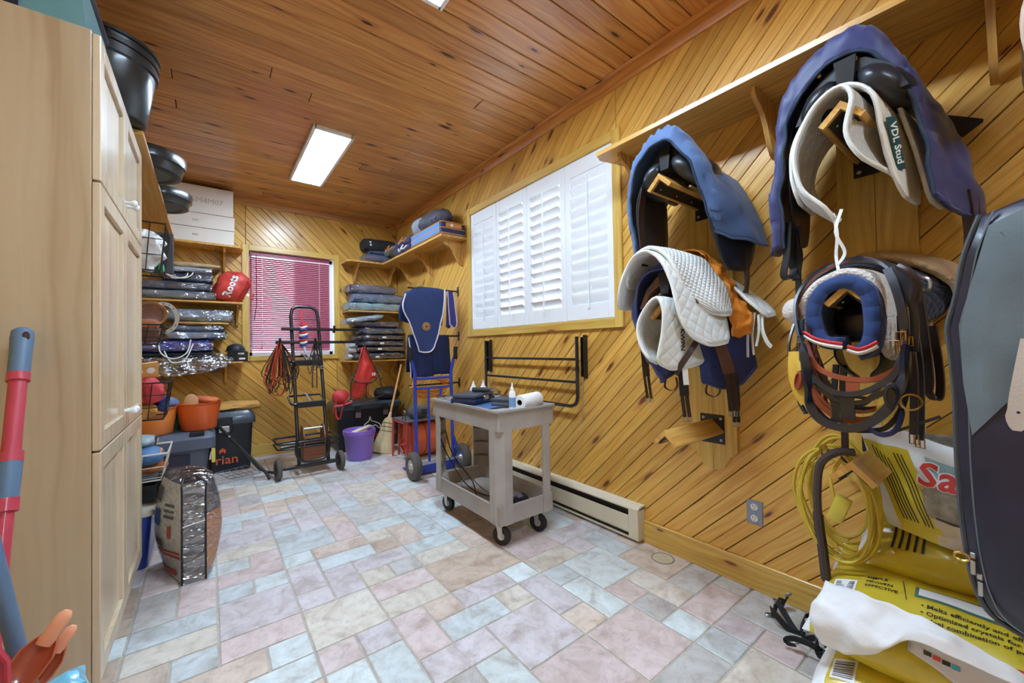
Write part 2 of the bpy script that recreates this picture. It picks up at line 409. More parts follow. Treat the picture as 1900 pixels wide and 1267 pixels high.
def diagonal_wall(L0,L1,H,pitch,sgn,off,to3,nrm,dvec,mat,parent,hole=None,into=None):
    """45 degree boards on a wall running from L0 to L1 and 0..H; sgn +1: boards rise with the wall coordinate"""
    k0 = math.floor((L0-H-off)/pitch)-1; k1 = math.ceil((L1+H-off)/pitch)+1
    for k in range(k0,k1):
        b0 = off+k*pitch; b1 = b0+pitch
        if sgn > 0: strip = [(b0,0),(b1,0),(b1+H,H),(b0+H,H)]
        else: strip = [(b0,0),(b1,0),(b1-H,H),(b0-H,H)]
        q = clip(clip(strip,-1,0,-L0),1,0,L1)
        if area(q) < 5e-4: continue
        r2 = 2**-.5; bc = (b0+b1)/2
        for piece in (minus(q,hole) if hole else [q]): board(piece,to3,nrm,dvec,mat,parent,into=into,groove=(r2,-r2*sgn,bc*r2))
# openings (inside the casings)
W1 = (1.645,3.423,1.39,2.556)    # y0,y1,z0,z1 in the right wall
W2 = (.372,1.285,1.16,2.375)     # x0,x1,z0,z1 in the back wall
TH = .14
g = G(); x0,x1 = XR+.009, XR+TH
q = .019; g.box((x0,YF-.14,-.1),(x1,YB+.14,W1[2]-q)); g.box((x0,YF-.14,W1[3]+q),(x1,YB+.14,ZC+.1)); g.box((x0,YF-.14,W1[2]-q),(x1,W1[0]-q,W1[3]+q)); g.box((x0,W1[1]+q,W1[2]-q),(x1,YB+.14,W1[3]+q))
WR = obj('wall_right', g, M_GAP, smooth=0, kind='structure')
diagonal_wall(YF,YB,ZC,.178,-1,3.786,lambda q: V(XR,q[0],q[1]),(-1,0,0),(0,-1,1),M_WALL,WR,hole=(W1[0]-.03,W1[2]-.03,W1[1]+.03,W1[3]+.03))
g = G(); y0,y1 = YB+.009, YB+TH
g.box((XL-.14,y0,-.1),(XR+.0,y1,W2[2]-q)); g.box((XL-.14,y0,W2[3]+q),(XR+.0,y1,ZC+.1)); g.box((XL-.14,y0,W2[2]-q),(W2[0]-q,y1,W2[3]+q)); g.box((W2[1]+q,y0,W2[2]-q),(XR+.0,y1,W2[3]+q))
WB = obj('wall_back', g, M_GAP, smooth=0, kind='structure')
diagonal_wall(XL,XR,ZC,.175,-1,3.554,lambda q: V(q[0],YB,q[1]),(0,-1,0),(-1,0,1),M_WALL,WB,hole=(W2[0]-.03,W2[2]-.03,W2[1]+.03,W2[3]+.03))
g = G(); g.box((XL-.14,YF-.14,-.1),(XL-.009,YB+.009,ZC+.1)); WL = obj('wall_left', g, M_GAP, smooth=0, kind='structure')
g = G(); diagonal_wall(YF,YB,ZC,.178,1,.05,lambda q: V(XL,q[0],q[1]),(1,0,0),(0,1,1),M_WALL,WL,into=g)
obj('plank', g, M_WALL, WL, smooth=0, grain=(0,1,1), kind='stuff')
g = G(); g.box((XL-.009,YF-.14,-.1),(XR+.009,YF-.009,ZC+.1)); WF = obj('wall_front', g, M_GAP, smooth=0, kind='structure')
g = G(); diagonal_wall(XL,XR,ZC,.178,1,.05,lambda q: V(q[0],YF,q[1]),(0,1,0),(1,0,1),M_WALL,WF,into=g)
obj('plank', g, M_WALL, WF, smooth=0, grain=(1,0,1), kind='stuff')
# ================================================================= ceiling of boards laid across the room
g = G(); g.box((XL-.14,YF-.14,ZC+.009),(XR+.14,YB+.14,ZC+.1)); CE = obj('ceiling', g, M_GAP, smooth=0, kind='structure')
rc = random.Random(5); k = 0
y = 1.321-.126*20
while y < YB:
    a, b = max(y,YF), min(y+.126,YB); y += .126
    if b-a < .01 or b <= YF: continue
    cuts = [XL]+sorted(rc.uniform(XL+.3,XR-.3) for _ in range(rc.choice([0,0,1,1,1])))+[XR]
    for c0,c1 in zip(cuts,cuts[1:]):
        board([(c0,a),(c1,a),(c1,b),(c0,b)], lambda q: V(q[0],q[1],ZC), (0,0,-1), (1,0,0), M_CEIL, CE, gap=.0024, bev=.004)
# ================================================================= trims
def trim(name, a, b, mat=None, grain=(0,1,0), bev=.004, par=None):
    g = G(); g.box(a,b,bev); return obj(name, g, mat or M_TRIM, par, grain=grain, kind=None if par else 'structure')
def crown(name, p0, p1, n, c):
    n = Vector(n); z = ZC; g = G()
    prof = [(0,-.085),(.012,-.085),(.03,-.03),(.032,-.012),(.05,-.004),(.05,0),(0,0)]
    g.rings([[Vector(p)+n*a+V(0,0,z+h) for a,h in prof] for p in (p0,p1)])
    obj(name, g, M_CEIL, smooth=30, grain=c, kind='structure')
crown('trim_1',(XR,YF,0),(XR,YB,0),(-1,0,0),(0,1,0)); crown('trim_2',(XL,YB,0),(XR,YB,0),(0,-1,0),(1,0,0)); crown('trim_3',(XL,YF,0),(XL,YB,0),(1,0,0),(0,1,0))
trim('baseboard_right',(XR-.019,YF,0),(XR,YB,.135)); trim('baseboard_back',(XL,YB-.019,0),(XR-.019,YB,.135),grain=(1,0,0)); trim('baseboard_left',(XL,YF,0),(XL+.019,YB,.135))
# ================================================================= window with white shutters
def glass_mat():
    k = NT('window_glass'); o = k.t.nodes['Material Output']; tr = k.n('ShaderNodeBsdfTransparent'); gl = k.n('ShaderNodeBsdfGlossy'); gl.inputs['Roughness'].default_value = .02
    mx = k.n('ShaderNodeMixShader'); mx.inputs[0].default_value = .08; k.l(tr.outputs[0],mx.inputs[1]); k.l(gl.outputs[0],mx.inputs[2]); k.l(mx.outputs[0],o.inputs[0]); return k.m
M_GLASS = glass_mat()
g = G(); y0,y1,z0,z1 = W1
for a,b in (((XR+.0,y0-.02,z0-.02),(XR+TH,y0,z1+.02)),((XR+.0,y1,z0-.02),(XR+TH,y1+.02,z1+.02)),((XR+.0,y0-.02,z0-.02),(XR+TH,y1+.02,z0)),((XR+.0,y0-.02,z1),(XR+TH,y1+.02,z1+.02))): g.box(a,b)
WIN1 = obj('window_1', g, M_WHITE, smooth=0, kind='structure')
CW = .068
for nm,a,b,gr in (('casing',(XR-.02,y0-CW,z0-CW),(XR,y0,z1+CW),(0,0,1)),('casing',(XR-.02,y1,z0-CW),(XR,y1+CW,z1+CW),(0,0,1)),('casing',(XR-.02,y0,z0-CW),(XR,y1,z0),(0,1,0)),('casing',(XR-.02,y0,z1),(XR,y1,z1+CW),(0,1,0))):
    trim(nm,a,b,grain=gr,par=WIN1)
g = G(); g.box((XR+.112,y0,z0),(XR+.116,y1,z1)); obj('pane', g, M_GLASS, WIN1, smooth=0)
pw = (y1-y0)/4; xs = XR-.006
lou = {}
for p in range(4):
    a, b = y0+p*pw+.002, y0+(p+1)*pw-.002
    st, tr_, br_ = .052, .115, .115
    g = G()
    for q in (((xs,a,z0+.002),(xs+.03,a+st,z1-.002)),((xs,b-st,z0+.002),(xs+.03,b,z1-.002)),((xs,a+st,z0+.002),(xs+.03,b-st,z0+br_)),((xs,a+st,z1-tr_),(xs+.03,b-st,z1-.002))): g.box(*q,bev=.003)
    pan = obj('shutter_panel', g, M_WHITE, WIN1, smooth=30, base=None)
    n = 12; pit = (z1-z0-tr_-br_)/n; op = p in (1,2)
    tilt = math.radians(38 if op else 76)
    key = round(tilt,3)
    if key not in lou:
        g = G(); hw = .043; L = (b-a-2*st)/2-.001
        prof = [(hw*math.cos(t)*1.0, .0055*math.sin(t)) for t in [2*PI*i/10 for i in range(10)]]
        ca, sa = math.cos(tilt), math.sin(tilt)
        g.rings([[V(u*ca+w*sa, yy, -u*sa+w*ca) for u,w in prof] for yy in (-L,L)])
        me = bpy.data.meshes.new('louver'); bmesh.ops.recalc_face_normals(g.bm,faces=g.bm.faces); g.bm.to_mesh(me); g.bm.free(); me.materials.append(M_WHITE)
        me.polygons.foreach_set('use_smooth',[True]*len(me.polygons)); me.set_sharp_from_angle(angle=.8); lou[key] = me
    for i in range(n):
        o = bpy.data.objects.new('louver', lou[key]); COL.objects.link(o); o.parent = pan; o.location = (xs+.016,(a+b)/2,z0+br_+pit*(i+.5))
    g = G(); xr_ = xs-(.026 if op else .004); g.box((xr_-.008,(a+b)/2-.006,z0+br_-.035),(xr_+.002,(a+b)/2+.006,z1-tr_-.02),.002); obj('tilt_rod', g, M_WHITE, pan, smooth=30)
# ================================================================= window with burgundy blind
M_BLIND = P('burgundy_slat', (150,42,74), .35)
M_CORDW = P('white_cord', (225,220,220), .6)
g = G(); x0,x1,z0,z1 = W2
for a,b in (((x0-.02,YB,z0-.02),(x0,YB+TH,z1+.02)),((x1,YB,z0-.02),(x1+.02,YB+TH,z1+.02)),((x0-.02,YB,z0-.02),(x1+.02,YB+TH,z0)),((x0-.02,YB,z1),(x1+.02,YB+TH,z1+.02))): g.box(a,b)
WIN2 = obj('window_2', g, M_WHITE, smooth=0, kind='structure')
for a,b,gr in (((x0-CW,YB-.02,z0-.057),(x0,YB,z1+CW),(0,0,1)),((x1,YB-.02,z0-.057),(x1+CW,YB,z1+CW),(0,0,1)),((x0,YB-.02,z0-.057),(x1,YB,z0),(1,0,0)),((x0,YB-.02,z1),(x1,YB,z1+CW),(1,0,0))): trim('casing',a,b,grain=gr,par=WIN2)
g = G(); g.box((x0,YB+.11,z0),(x1,YB+.115,z1)); obj('pane', g, M_GLASS, WIN2, smooth=0)
g = G(); xm = x0+.42; g.box((x0,YB+.095,z0),(x0+.035,YB+.125,z1)); g.box((x1-.035,YB+.095,z0),(x1,YB+.125,z1)); g.box((x0,YB+.095,z0),(x1,YB+.125,z0+.04)); g.box((x0,YB+.095,z1-.04),(x1,YB+.125,z1)); obj('sash', g, M_WHITE, WIN2, smooth=0)
BL = thing('window_blind','burgundy slatted blind lowered over the small back window','blind',(.8,YB+.04,z0))
bx0,bx1,by = x0+.012,x1-.045,YB+.04
g = G(); g.box((bx0,by-.016,z1-.045),(bx1,by+.016,z1-.005),.003); obj('headrail', g, M_BLIND, BL)
g = G(); g.box((bx0,by-.012,z0+.055),(bx1,by+.012,z0+.069),.003); obj('bottom_rail', g, M_BLIND, BL)
n = 46; pit = (z1-.055-z0-.08)/n; me = None
for i in range(n):
    if me is None:
        g = G(); t = math.radians(58); hw = .0125
        g.rings([[V(xx, u*math.cos(t), u*math.sin(t)+.002*(1-(u/hw)**2)) for u in (-hw,0,hw)]+[V(xx, u*math.cos(t), u*math.sin(t)+.002*(1-(u/hw)**2)-.0008) for u in (hw,0,-hw)] for xx in (bx0-.8,bx1-.8)])
        o = obj('slat', g, M_BLIND, BL, local=True, smooth=0); me = o.data
    else: o = bpy.data.objects.new('slat', me); COL.objects.link(o); o.parent = BL
    o.location = (0,0,.085+pit*i)
for xx in (bx0+.12,bx1-.12):
    g = G(); g.cyl((xx,by-.014,z0+.06),(xx,by-.014,z1-.04),.0022,n=6); obj('ladder_cord', g, M_CORDW, BL)
g = G(); g.tube([(bx0+.06,by-.022,z1-.04),(bx0+.062,by-.022,1.75),(bx0+.04,by-.022,1.58)],.004,6); obj('tilt_wand', g, P('wand_dark',(60,20,30),.4), BL)
# unseen backdrop added outside to dim the right half of the small window
g = G(); g.box((.98,6.35,-.1),(3.4,6.5,3.6)); obj('added_backdrop', g, P('backdrop_pale',(242,230,232),.9,var=.1), smooth=0, kind='structure')
# ================================================================= ceiling lights
M_PANEL = P('light_panel', (255,255,255), .5, emit=(PANEL_COL,PANEL_EMIT))
def light(y0,y1,label):
    x0,x1 = .665,.952; z = ZC
    t = thing('ceiling_light',label,'ceiling light',((x0+x1)/2,(y0+y1)/2,z),group='ceiling light panels')
    g = G()
    for a,b in (((x0-.012,y0-.012,z-.03),(x0+.012,y1+.012,z)),((x1-.012,y0-.012,z-.03),(x1+.012,y1+.012,z)),((x0,y0-.012,z-.03),(x1,y0+.012,z)),((x0,y1-.012,z-.03),(x1,y1+.012,z))): g.box(a,b,.002)
    obj('frame', g, M_LAMPW, t)
    g = G(); g.box((x0+.010,y0+.010,z-.028),(x1-.010,y1-.010,z-.018)); obj('diffuser', g, M_PANEL, t, smooth=0)
light(3.355,4.525,'rectangular white light panel glowing on the ceiling towards the back window')
light(.62,1.795,'rectangular white light panel cut off by the top edge of the view')
light(-2.12,-.945,'rectangular white ceiling light panel added unseen behind the viewpoint')  # unseen panel, added to brighten the sides that face the camera
# ================================================================= heater, socket, drain
M_HEAT = P('heater_cream', (222,212,188), .45, var=.04)
M_DARK = P('dark_gap', (40,34,30), .7)
HT = thing('baseboard_heater','long cream electric baseboard heater along the right wall below the shuttered window','heater',(XR-.04,2.4,0))
hy0,hy1 = 1.46,3.36; hx = XR-.075
g = G(); g.prism([(XR-.001,hy0+.012,.02),(XR-.012,hy0+.012,.02),(XR-.012,hy0+.012,.2),(XR-.001,hy0+.012,.2)],(0,hy1-hy0-.024,0)); obj('back_plate', g, M_DARK, HT, smooth=0)
g = G(); g.prism([(XR-.001,hy0,.222),(XR-.05,hy0,.222),(hx,hy0,.205),(hx,hy0,.196),(XR-.05,hy0,.212),(XR-.001,hy0,.212)],(0,hy1-hy0,0)); obj('top_cover', g, M_HEAT, HT, smooth=0)
g = G(); g.prism([(hx,hy0+.07,.158),(hx+.004,hy0+.07,.158),(hx+.012,hy0+.07,.06),(hx+.006,hy0+.07,.05),(hx,hy0+.07,.06)],(0,hy1-hy0-.14,0)); obj('front_panel', g, M_HEAT, HT, smooth=0)
g = G(); g.box((hx+.02,hy0+.03,.025),(XR-.012,hy1-.03,.19)); obj('element', g, M_DARK, HT, smooth=0)
for yy in (hy0,hy1-.07):
    g = G(); g.box((hx+.0,yy,.02),(XR-.001,yy+.07,.2),.003); obj('end_cap', g, M_HEAT, HT)
g = G(); g.box((hx+.004,hy0,.018),(XR-.012,hy1,.026)); obj('bottom_lip', g, M_HEAT, HT, smooth=0)
OUT = thing('wall_socket','grey double wall socket plate on the pine boards near the floor','socket',(XR,.838,.375))
g = G(); g.box((XR-.006,.802,.316),(XR,.874,.433),.003); obj('cover_plate', g, P('plate_grey',(136,148,166),.4), OUT)
M_IV = P('receptacle_white',(228,226,220),.4); M_SL = P('slot_dark',(40,36,34),.6)
for zz in (.347,.402):
    g = G(); g.lathe([(.0165,0),(.0165,.004)],(XR-.006,.838,zz),(-1,0,0),n=16,cap0=True,cap1=True); r_ = obj('receptacle', g, M_IV, OUT)
    g = G(); g.box((XR-.0112,.831,zz+.001),(XR-.0098,.833,zz+.009)); g.box((XR-.0112,.843,zz+.001),(XR-.0098,.845,zz+.009)); g.cyl((XR-.0098,.838,zz-.008),(XR-.0112,.838,zz-.008),.0022,n=8); obj('slots', g, M_SL, r_, smooth=0, kind='stuff')
g = G(); g.cyl((XR-.006,.838,.3745),(XR-.008,.838,.3745),.003,n=8); obj('screw', g, M_STEEL, OUT)
DR = thing('floor_drain','round beige floor drain cover set in a tile by the baseboard','drain',(2.028,1.283,0))
g = G(); g.lathe([(.062,-.004),(.062,.004),(.056,.005)],(2.028,1.283,0),n=32,cap1=False); g.lathe([(.056,.005),(.054,.002)],(2.028,1.283,0),n=32); obj('rim', g, P('drain_rim',(150,138,120),.5), DR)
M_DRN = P('drain_beige',(206,194,166),.5)
g = G(); g.lathe([(.055,.001),(.0552,.0025)],(2.028,1.283,0),n=28,cap1=True)
for rr in (.045,.035,.025,.015): g.lathe([(rr+.003,.0025),(rr+.002,.005),(rr-.002,.005),(rr-.003,.0025)],(2.028,1.283,0),n=24)
obj('grate', g, M_DRN, DR)
# ================================================================= wall shelves
def bracket(parent, wall, along, ztop, depth=.235, h=.255, th=.02):
    """curved wooden corbel under a shelf. wall: 'R','B','L'"""
    pr = [(0,0),(depth,0),(depth,-.02)]+[(a,b) for a,b in ((depth*.93,-.045),(depth*.78,-.06),(depth*.6,-.085),(depth*.46,-.125),(depth*.36,-.17),(depth*.27,-.21),(depth*.14,-h*.95))]+[(0,-h)]
    g = G()
    if wall == 'R': g.prism([(XR-a,along-th/2,ztop+b) for a,b in pr],(0,th,0))
    if wall == 'L': g.prism([(XL+a,along-th/2,ztop+b) for a,b in pr],(0,th,0))
    if wall == 'B': g.prism([(along-th/2,YB-a,ztop+b) for a,b in pr],(th,0,0))
    return obj('bracket', g, M_SHELF, parent, smooth=30, grain=(0,0,1))
ZS = (2.325,2.347); ZM = (1.722,1.742); ZL = (1.088,1.108)
t = thing('wall_shelf','long pine shelf on the right wall above the saddles','shelf',(XR-.15,.3,ZS[0]))
g = G(); g.prism([(XR,1.50,ZS[0]),(XR-.24,1.555,ZS[0]),(XR-.3,1.53,ZS[0]),(XR-.3,YF+.01,ZS[0]),(XR,YF+.01,ZS[0])],(0,0,.024)); obj('board', g, M_SHELF, t, smooth=0, grain=(0,1,0))
for yy in (1.42,.71,.05,-.6): bracket(t,'R',yy,ZS[0])
t = thing('wall_shelf','pine corner shelf high in the right back corner carrying bagged rugs','shelf',(XR-.15,4.6,ZS[0]))
g = G(); g.prism([(XR,3.50,ZS[0]),(XR-.3,3.50,ZS[0]),(XR-.3,YB-.3,ZS[0]),(1.42,YB-.3,ZS[0]),(1.375,YB-.24,ZS[0]),(1.375,YB,ZS[0]),(XR,YB,ZS[0])],(0,0,.022)); obj('board', g, M_SHELF, t, smooth=0, grain=(0,1,0))
for yy in (3.61,4.29,4.92): bracket(t,'R',yy,ZS[0])
for xx in (1.53,2.0): bracket(t,'B',xx,ZS[0])
t = thing('wall_shelf','pine corner shelf high on the left with boxes and rubber pans','shelf',(-.3,4.2,ZS[0]))
g = G(); g.prism([(XL,2.74,ZS[0]),(-.262,2.74,ZS[0]),(-.262,YB-.29,ZS[0]),(.27,YB-.29,ZS[0]),(.305,YB-.25,ZS[0]),(.305,YB,ZS[0]),(XL,YB,ZS[0])],(0,0,.022)); obj('board', g, M_SHELF, t, smooth=0, grain=(0,1,0))
bracket(t,'B',.14,ZS[0]); bracket(t,'L',3.6,ZS[0]); bracket(t,'L',4.6,ZS[0])
for z,lab in ((ZM,'middle pine shelf left of the back window with bagged rugs and a red bag'),(ZL,'lowest pine shelf left of the back window with a tall pile of bagged rugs')):
    t = thing('wall_shelf',lab,'shelf',(-.1,YB-.15,z[0]))
    g = G(); g.box((XL,YB-.3,z[0]),(.30,YB,z[1]),.003); obj('board', g, M_SHELF, t, smooth=0, grain=(1,0,0)); bracket(t,'B',.148 if z is ZL else .255,z[0],h=.24); z is ZL and bracket(t,'B',-.4,z[0],h=.24)
for z,lab in ((ZM,'middle pine shelf in the right back corner under grey bagged rugs'),(ZL,'lowest pine shelf in the right back corner under navy bagged rugs')):
    t = thing('wall_shelf',lab,'shelf',(1.75,YB-.15,z[0]))
    x0 = 1.385 if z is ZM else 1.36
    g = G(); g.box((x0,YB-.3,z[0]-.03),(XR,YB,z[1]-.03),.003); obj('board', g, M_SHELF, t, smooth=0, grain=(1,0,0)); z is ZL and (bracket(t,'B',1.5,z[0]-.03,h=.24),bracket(t,'B',2.0,z[0]-.03,h=.24))
# ================================================================= tall cabinet
M_KNOB = P('knob_white',(235,236,240),.2,coat=.5)
CB = thing('tall_cabinet','tall light maple cabinet with panelled doors and white knobs in the left foreground','cabinet',(-.45,2.4,0))
cx, cy0, cy1, cz = -.31, 1.90, 2.95, 2.30
g = G(); g.box((XL+.002,cy0,.1),(cx,cy1,cz),.0015); obj('carcass', g, M_MAPLE, CB, smooth=0, grain=(0,0,1))
g = G(); g.box((XL+.002,cy0,0),(cx-.05,cy1,.1)); obj('plinth', g, M_MAPLE, CB, smooth=0, grain=(0,1,0))
ym = (cy0+cy1)/2; rows = ((.108,.873),(.88,1.785),(1.792,2.292))
def cab_door(y0,y1,z0,z1):
    st = .062; x0, x1 = cx+.001, cx+.022; g = G()
    for a,b in (((x0,y0,z0),(x1,y0+st,z1)),((x0,y1-st,z0),(x1,y1,z1)),((x0,y0+st,z0),(x1,y1-st,z0+st)),((x0,y0+st,z1-st),(x1,y1-st,z1))): g.box(a,b,.0025)
    d = obj('door', g, M_MAPLED, CB, smooth=30, grain=(0,0,1))
    g = G(); a,b,c,e = y0+st+.001,y1-st-.001,z0+st+.001,z1-st-.001
    g.rings([[V(x0+.006,a,c),V(x0+.006,b,c),V(x0+.006,b,e),V(x0+.006,a,e)],[V(x0+.008,a+.006,c+.006),V(x0+.008,b-.006,c+.006),V(x0+.008,b-.006,e-.006),V(x0+.008,a+.006,e-.006)]]); obj('panel', g, M_MAPLED, d, smooth=0, grain=(0,0,1))
    return d
for r,(z0,z1) in enumerate(rows):
    for c in range(2):
        a,b = (cy0+.003,ym-.002) if c == 0 else (ym+.002,cy1-.003)
        d = cab_door(a,b,z0,z1)
        if r > 0:
            ky = (ym-.032) if c == 0 else (ym+.032); kz = z0+.075
            g = G(); g.lathe([(.007,0),(.006,.012),(.010,.020),(.015,.028),(.0155,.034),(.011,.040),(.001,.042)],(cx+.022,ky,kz),(1,0,0),n=16); obj('knob', g, M_KNOB, d, smooth=60)
# ================================================================= on the cabinet and the left shelf
M_TEAL = P('teal_plastic',(104,150,156),.35,coat=.3,var=.05)
M_NAVYP = P('navy_plastic',(24,32,54),.35)
BT = thing('storage_tote','teal storage tote with dark edge on top of the tall cabinet','tote',(-.46,2.15,cz))
g = G(); g.rings([[V(a,b,z) for a,b in ((x0,y0),(x1,y0),(x1,y1),(x0,y1))] for x0,x1,y0,y1,z in ((-.612,-.318,1.905,2.40,cz+.001),(-.607,-.326,1.91,2.39,cz+.02),(-.60,-.345,1.93,2.37,cz+.22))]); obj('body', g, M_TEAL, BT, smooth=20)
g = G(); g.box((-.614,1.90,cz+.001),(-.47,1.904,cz+.16)); obj('label_panel', g, M_NAVYP, BT, smooth=0)
g = G(); g.box((-.615,1.915,cz+.22),(-.335,2.385,cz+.25),.008); obj('lid', g, M_NAVYP, BT)
M_BLKR = P('black_rubber',(30,36,38),.32,bump=.1,bscale=90,coat=.35)
M_BLKR2 = P('worn_rubber_grey',(96,104,106),.45,bump=.15,bscale=70)
MB = thing('muck_bucket','large black plastic muck bucket with ribbed rim on the left shelf','bucket',(-.405,2.72,ZS[1]))
c = (-.405,2.72,ZS[1]); h0 = .36
g = G(); g.lathe([(.001,.004),(.15,.004),(.158,.012),(.192,.255),(.204,.262),(.206,.285),(.197,.287),(.199,.305),(.208,.308),(.21,.33),(.201,.332),(.203,.345),(.212,.348),(.213,.362),(.205,.366),(.198,.35),(.152,.02),(.001,.02)],c,n=40); obj('body', g, M_BLKR, MB, smooth=50)
for s in (-1,1):
    g = G(); a = math.radians(70); pts = spline([V(c[0]+.2*math.cos(a*s)-.0+0,c[1]+s*.2,c[2]+.34),V(c[0]-.05,c[1]+s*.235,c[2]+.32),V(c[0]-.05,c[1]+s*.25,c[2]+.28),V(c[0]+.05,c[1]+s*.25,c[2]+.28),V(c[0]+.05,c[1]+s*.235,c[2]+.32),V(c[0]+.05,c[1]+s*.2,c[2]+.34)][1:5],4)
    g.tube(pts,.008,6); obj('rope_handle', g, P('rope_black',(40,40,44),.9), MB)
for (yy,xx,r,hh,lab) in ((3.40,-.335,.225,.125,'wide black rubber feed pan overhanging the left shelf, nearer of the two pans'),(4.10,-.315,.22,.115,'wide black rubber feed pan overhanging the left shelf beside the white boxes')):
    t = thing('feed_pan',lab,'feed pan',(xx,yy,ZS[1]),group='rubber feed pans')
    g = G(); g.lathe([(r*.62,.006),(r*.66,.001),(r*.80,.001),(r*.88,.008),(r*.93,hh*.45),(r*.95,hh*.5),(r*.98,hh*.52),(r*1.0,hh*.95),(r*.985,hh),(r*.95,hh*.97),(r*.86,.02),(.001,.018)],(xx,yy,ZS[1]),n=40); obj('bowl', g, M_BLKR, t, smooth=50)
    g = G(); g.lathe([(.001,.0075),(r*.62,.0065)],(xx,yy,ZS[1]),n=32); obj('base_disc', g, M_BLKR2, t)
M_BOX = P('box_white',(226,216,206),.7,var=.03); M_BOXP = P('box_print',(186,170,158),.8)
zz = ZS[1]
for k,(hh,lab,dx) in enumerate(((.15,'flat off-white cardboard box at the bottom of the pile on the left corner shelf',0),(.15,'flat off-white cardboard box in the middle of the pile on the left corner shelf',.004),(.285,'deep off-white cardboard box with printed code, topmost on the left corner shelf',-.006))):
    t = thing('cardboard_box',lab,'box',(-.17,YB-.14,zz),group='white boxes on the corner shelf')
    g = G(); g.box((-.50+dx,YB-.275,zz+.001),(.222+dx,YB-.01,zz+hh-.004),.003); obj('carton', g, M_BOX, t)
    g = G(); g.box((-.502+dx,YB-.277,zz+hh-.03),(.224+dx,YB-.276,zz+hh-.006)); obj('lid_flap', g, M_BOX, t, smooth=0)
    if k == 2: lettering('printed_code','MSGM4M07',M_BOXP,t,(-.06,YB-.2775,zz+.13),(1,0,0),(0,0,1),.075,.0005)
    else: lettering('printed_code','M07',M_BOXP,t,(-.1,YB-.2775,zz+.07),(1,0,0),(0,0,1),.03,.0005)
    zz += hh
# ================================================================= utility cart
M_CART = P('cart_grey',(164,156,150),.55,var=.10,vscale=6,bump=.12,bscale=220)
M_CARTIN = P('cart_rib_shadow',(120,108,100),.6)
M_RUB = P('wheel_rubber',(34,30,30),.6)
M_ZINC = P('zinc',(196,194,190),.35,metal=.8)
cx0,cx1,cy0_,cy1_ = 1.345,1.79,1.90,2.75; CH = .832
CT = thing('utility_cart','grey two-tier plastic utility cart on casters in the middle of the floor','cart',((cx0+cx1)/2,(cy0_+cy1_)/2,0))
def rect(x0,x1,y0,y1,z): return [V(x0,y0,z),V(x1,y0,z),V(x1,y1,z),V(x0,y1,z)]
def rrect(x0,x1,y0,y1,z,r,n=4):
    out = []
    for (cx_,cy_,a0) in ((x1-r,y1-r,0),(x0+r,y1-r,90),(x0+r,y0+r,180),(x1-r,y0+r,270)):
        for i in range(n+1):
            a = math.radians(a0+90*i/n); out.append(V(cx_+r*math.cos(a),cy_+r*math.sin(a),z))
    return out
def tray(x0,x1,y0,y1,ztop,zbot,floor,name,lip=.012):
    g = G(); q = [(0,zbot,.012),(0,ztop-.02,.012),(-lip,ztop-.012,.02),(-lip,ztop,.02),(.006,ztop,.012),(.012,ztop-.012,.012),(.016,floor,.01)]
    R = [rrect(x0+d,x1-d,y0+d,y1-d,z,r) for d,z,r in q]
    g.rings(R,cap0=False,cap1=True); R2 = rrect(x0+.01,x1-.01,y0+.01,y1-.01,zbot,.012); g.rings([R[0],R2,rrect(x0+.012,x1-.012,y0+.012,y1-.012,floor-.008,.01)],cap0=False,cap1=True)
    return obj(name, g, M_CART, CT, smooth=30)
tray(cx0,cx1,cy0_,cy1_,CH,CH-.125,CH-.022,'top_tray'); tray(cx0+.008,cx1-.008,cy0_+.008,cy1_-.008,.262,.15,.172,'lower_tray',lip=.004)
for sx,sy in ((0,0),(1,0),(0,1),(1,1)):
    g = G(); w = .1; ch = .045; t_ = .012
    bx = cx0-.001 if sx == 0 else cx1+.001; by = cy0_-.001 if sy == 0 else cy1_+.001; dx = 1 if sx == 0 else -1; dy = 1 if sy == 0 else -1
    po = [(0,w),(0,ch),(ch,0),(w,0)]; pi_ = [(w,t_),(ch+t_*.4,t_),(t_,ch+t_*.4),(t_,w)]
    prof = po+pi_
    g.rings([[V(bx+dx*a,by+dy*b,z) for a,b in prof] for z in (.152,CH-.118)])
    lg = obj('leg', g, M_CART, CT, smooth=0)
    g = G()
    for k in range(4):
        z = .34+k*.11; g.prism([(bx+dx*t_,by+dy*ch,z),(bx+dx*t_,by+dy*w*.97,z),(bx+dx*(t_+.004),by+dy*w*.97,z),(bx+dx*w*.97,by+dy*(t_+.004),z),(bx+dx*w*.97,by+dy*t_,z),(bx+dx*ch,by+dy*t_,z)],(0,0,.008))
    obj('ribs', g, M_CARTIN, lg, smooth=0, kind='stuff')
def caster(x,y,parent,r=.058,ang=0,top=.152):
    M = Matrix.Translation((x,y,0)) @ Matrix.Rotation(ang,4,'Z')
    g = G(); g.lathe([(r*.45,-.014),(r*.92,-.015),(r,-.010),(r,.010),(r*.92,.015),(r*.45,.014)],(0,0,r),(0,1,0),n=28,cap0=True,cap1=True,M=M); w = obj('wheel', g, M_RUB, parent)
    g = G(); g.lathe([(r*.4,-.017),(r*.4,.017)],(0,0,r),(0,1,0),n=16,cap0=True,cap1=True,M=M); obj('hub', g, M_ZINC, w)
    g = G()
    for s in (-1,1):
        g.prism([M @ V(-.022+.012,s*.019,top-.01),M @ V(.022+.012,s*.019,top-.01),M @ V(.012,s*.019,r-.014),M @ V(-.010,s*.019,r-.014)],M.to_3x3() @ V(0,s*.004,0))
    g.box((-.024+.012,-.024,top-.016),(.026+.012,.024,top),.002,M=M); obj('fork', g, M_ZINC, parent)
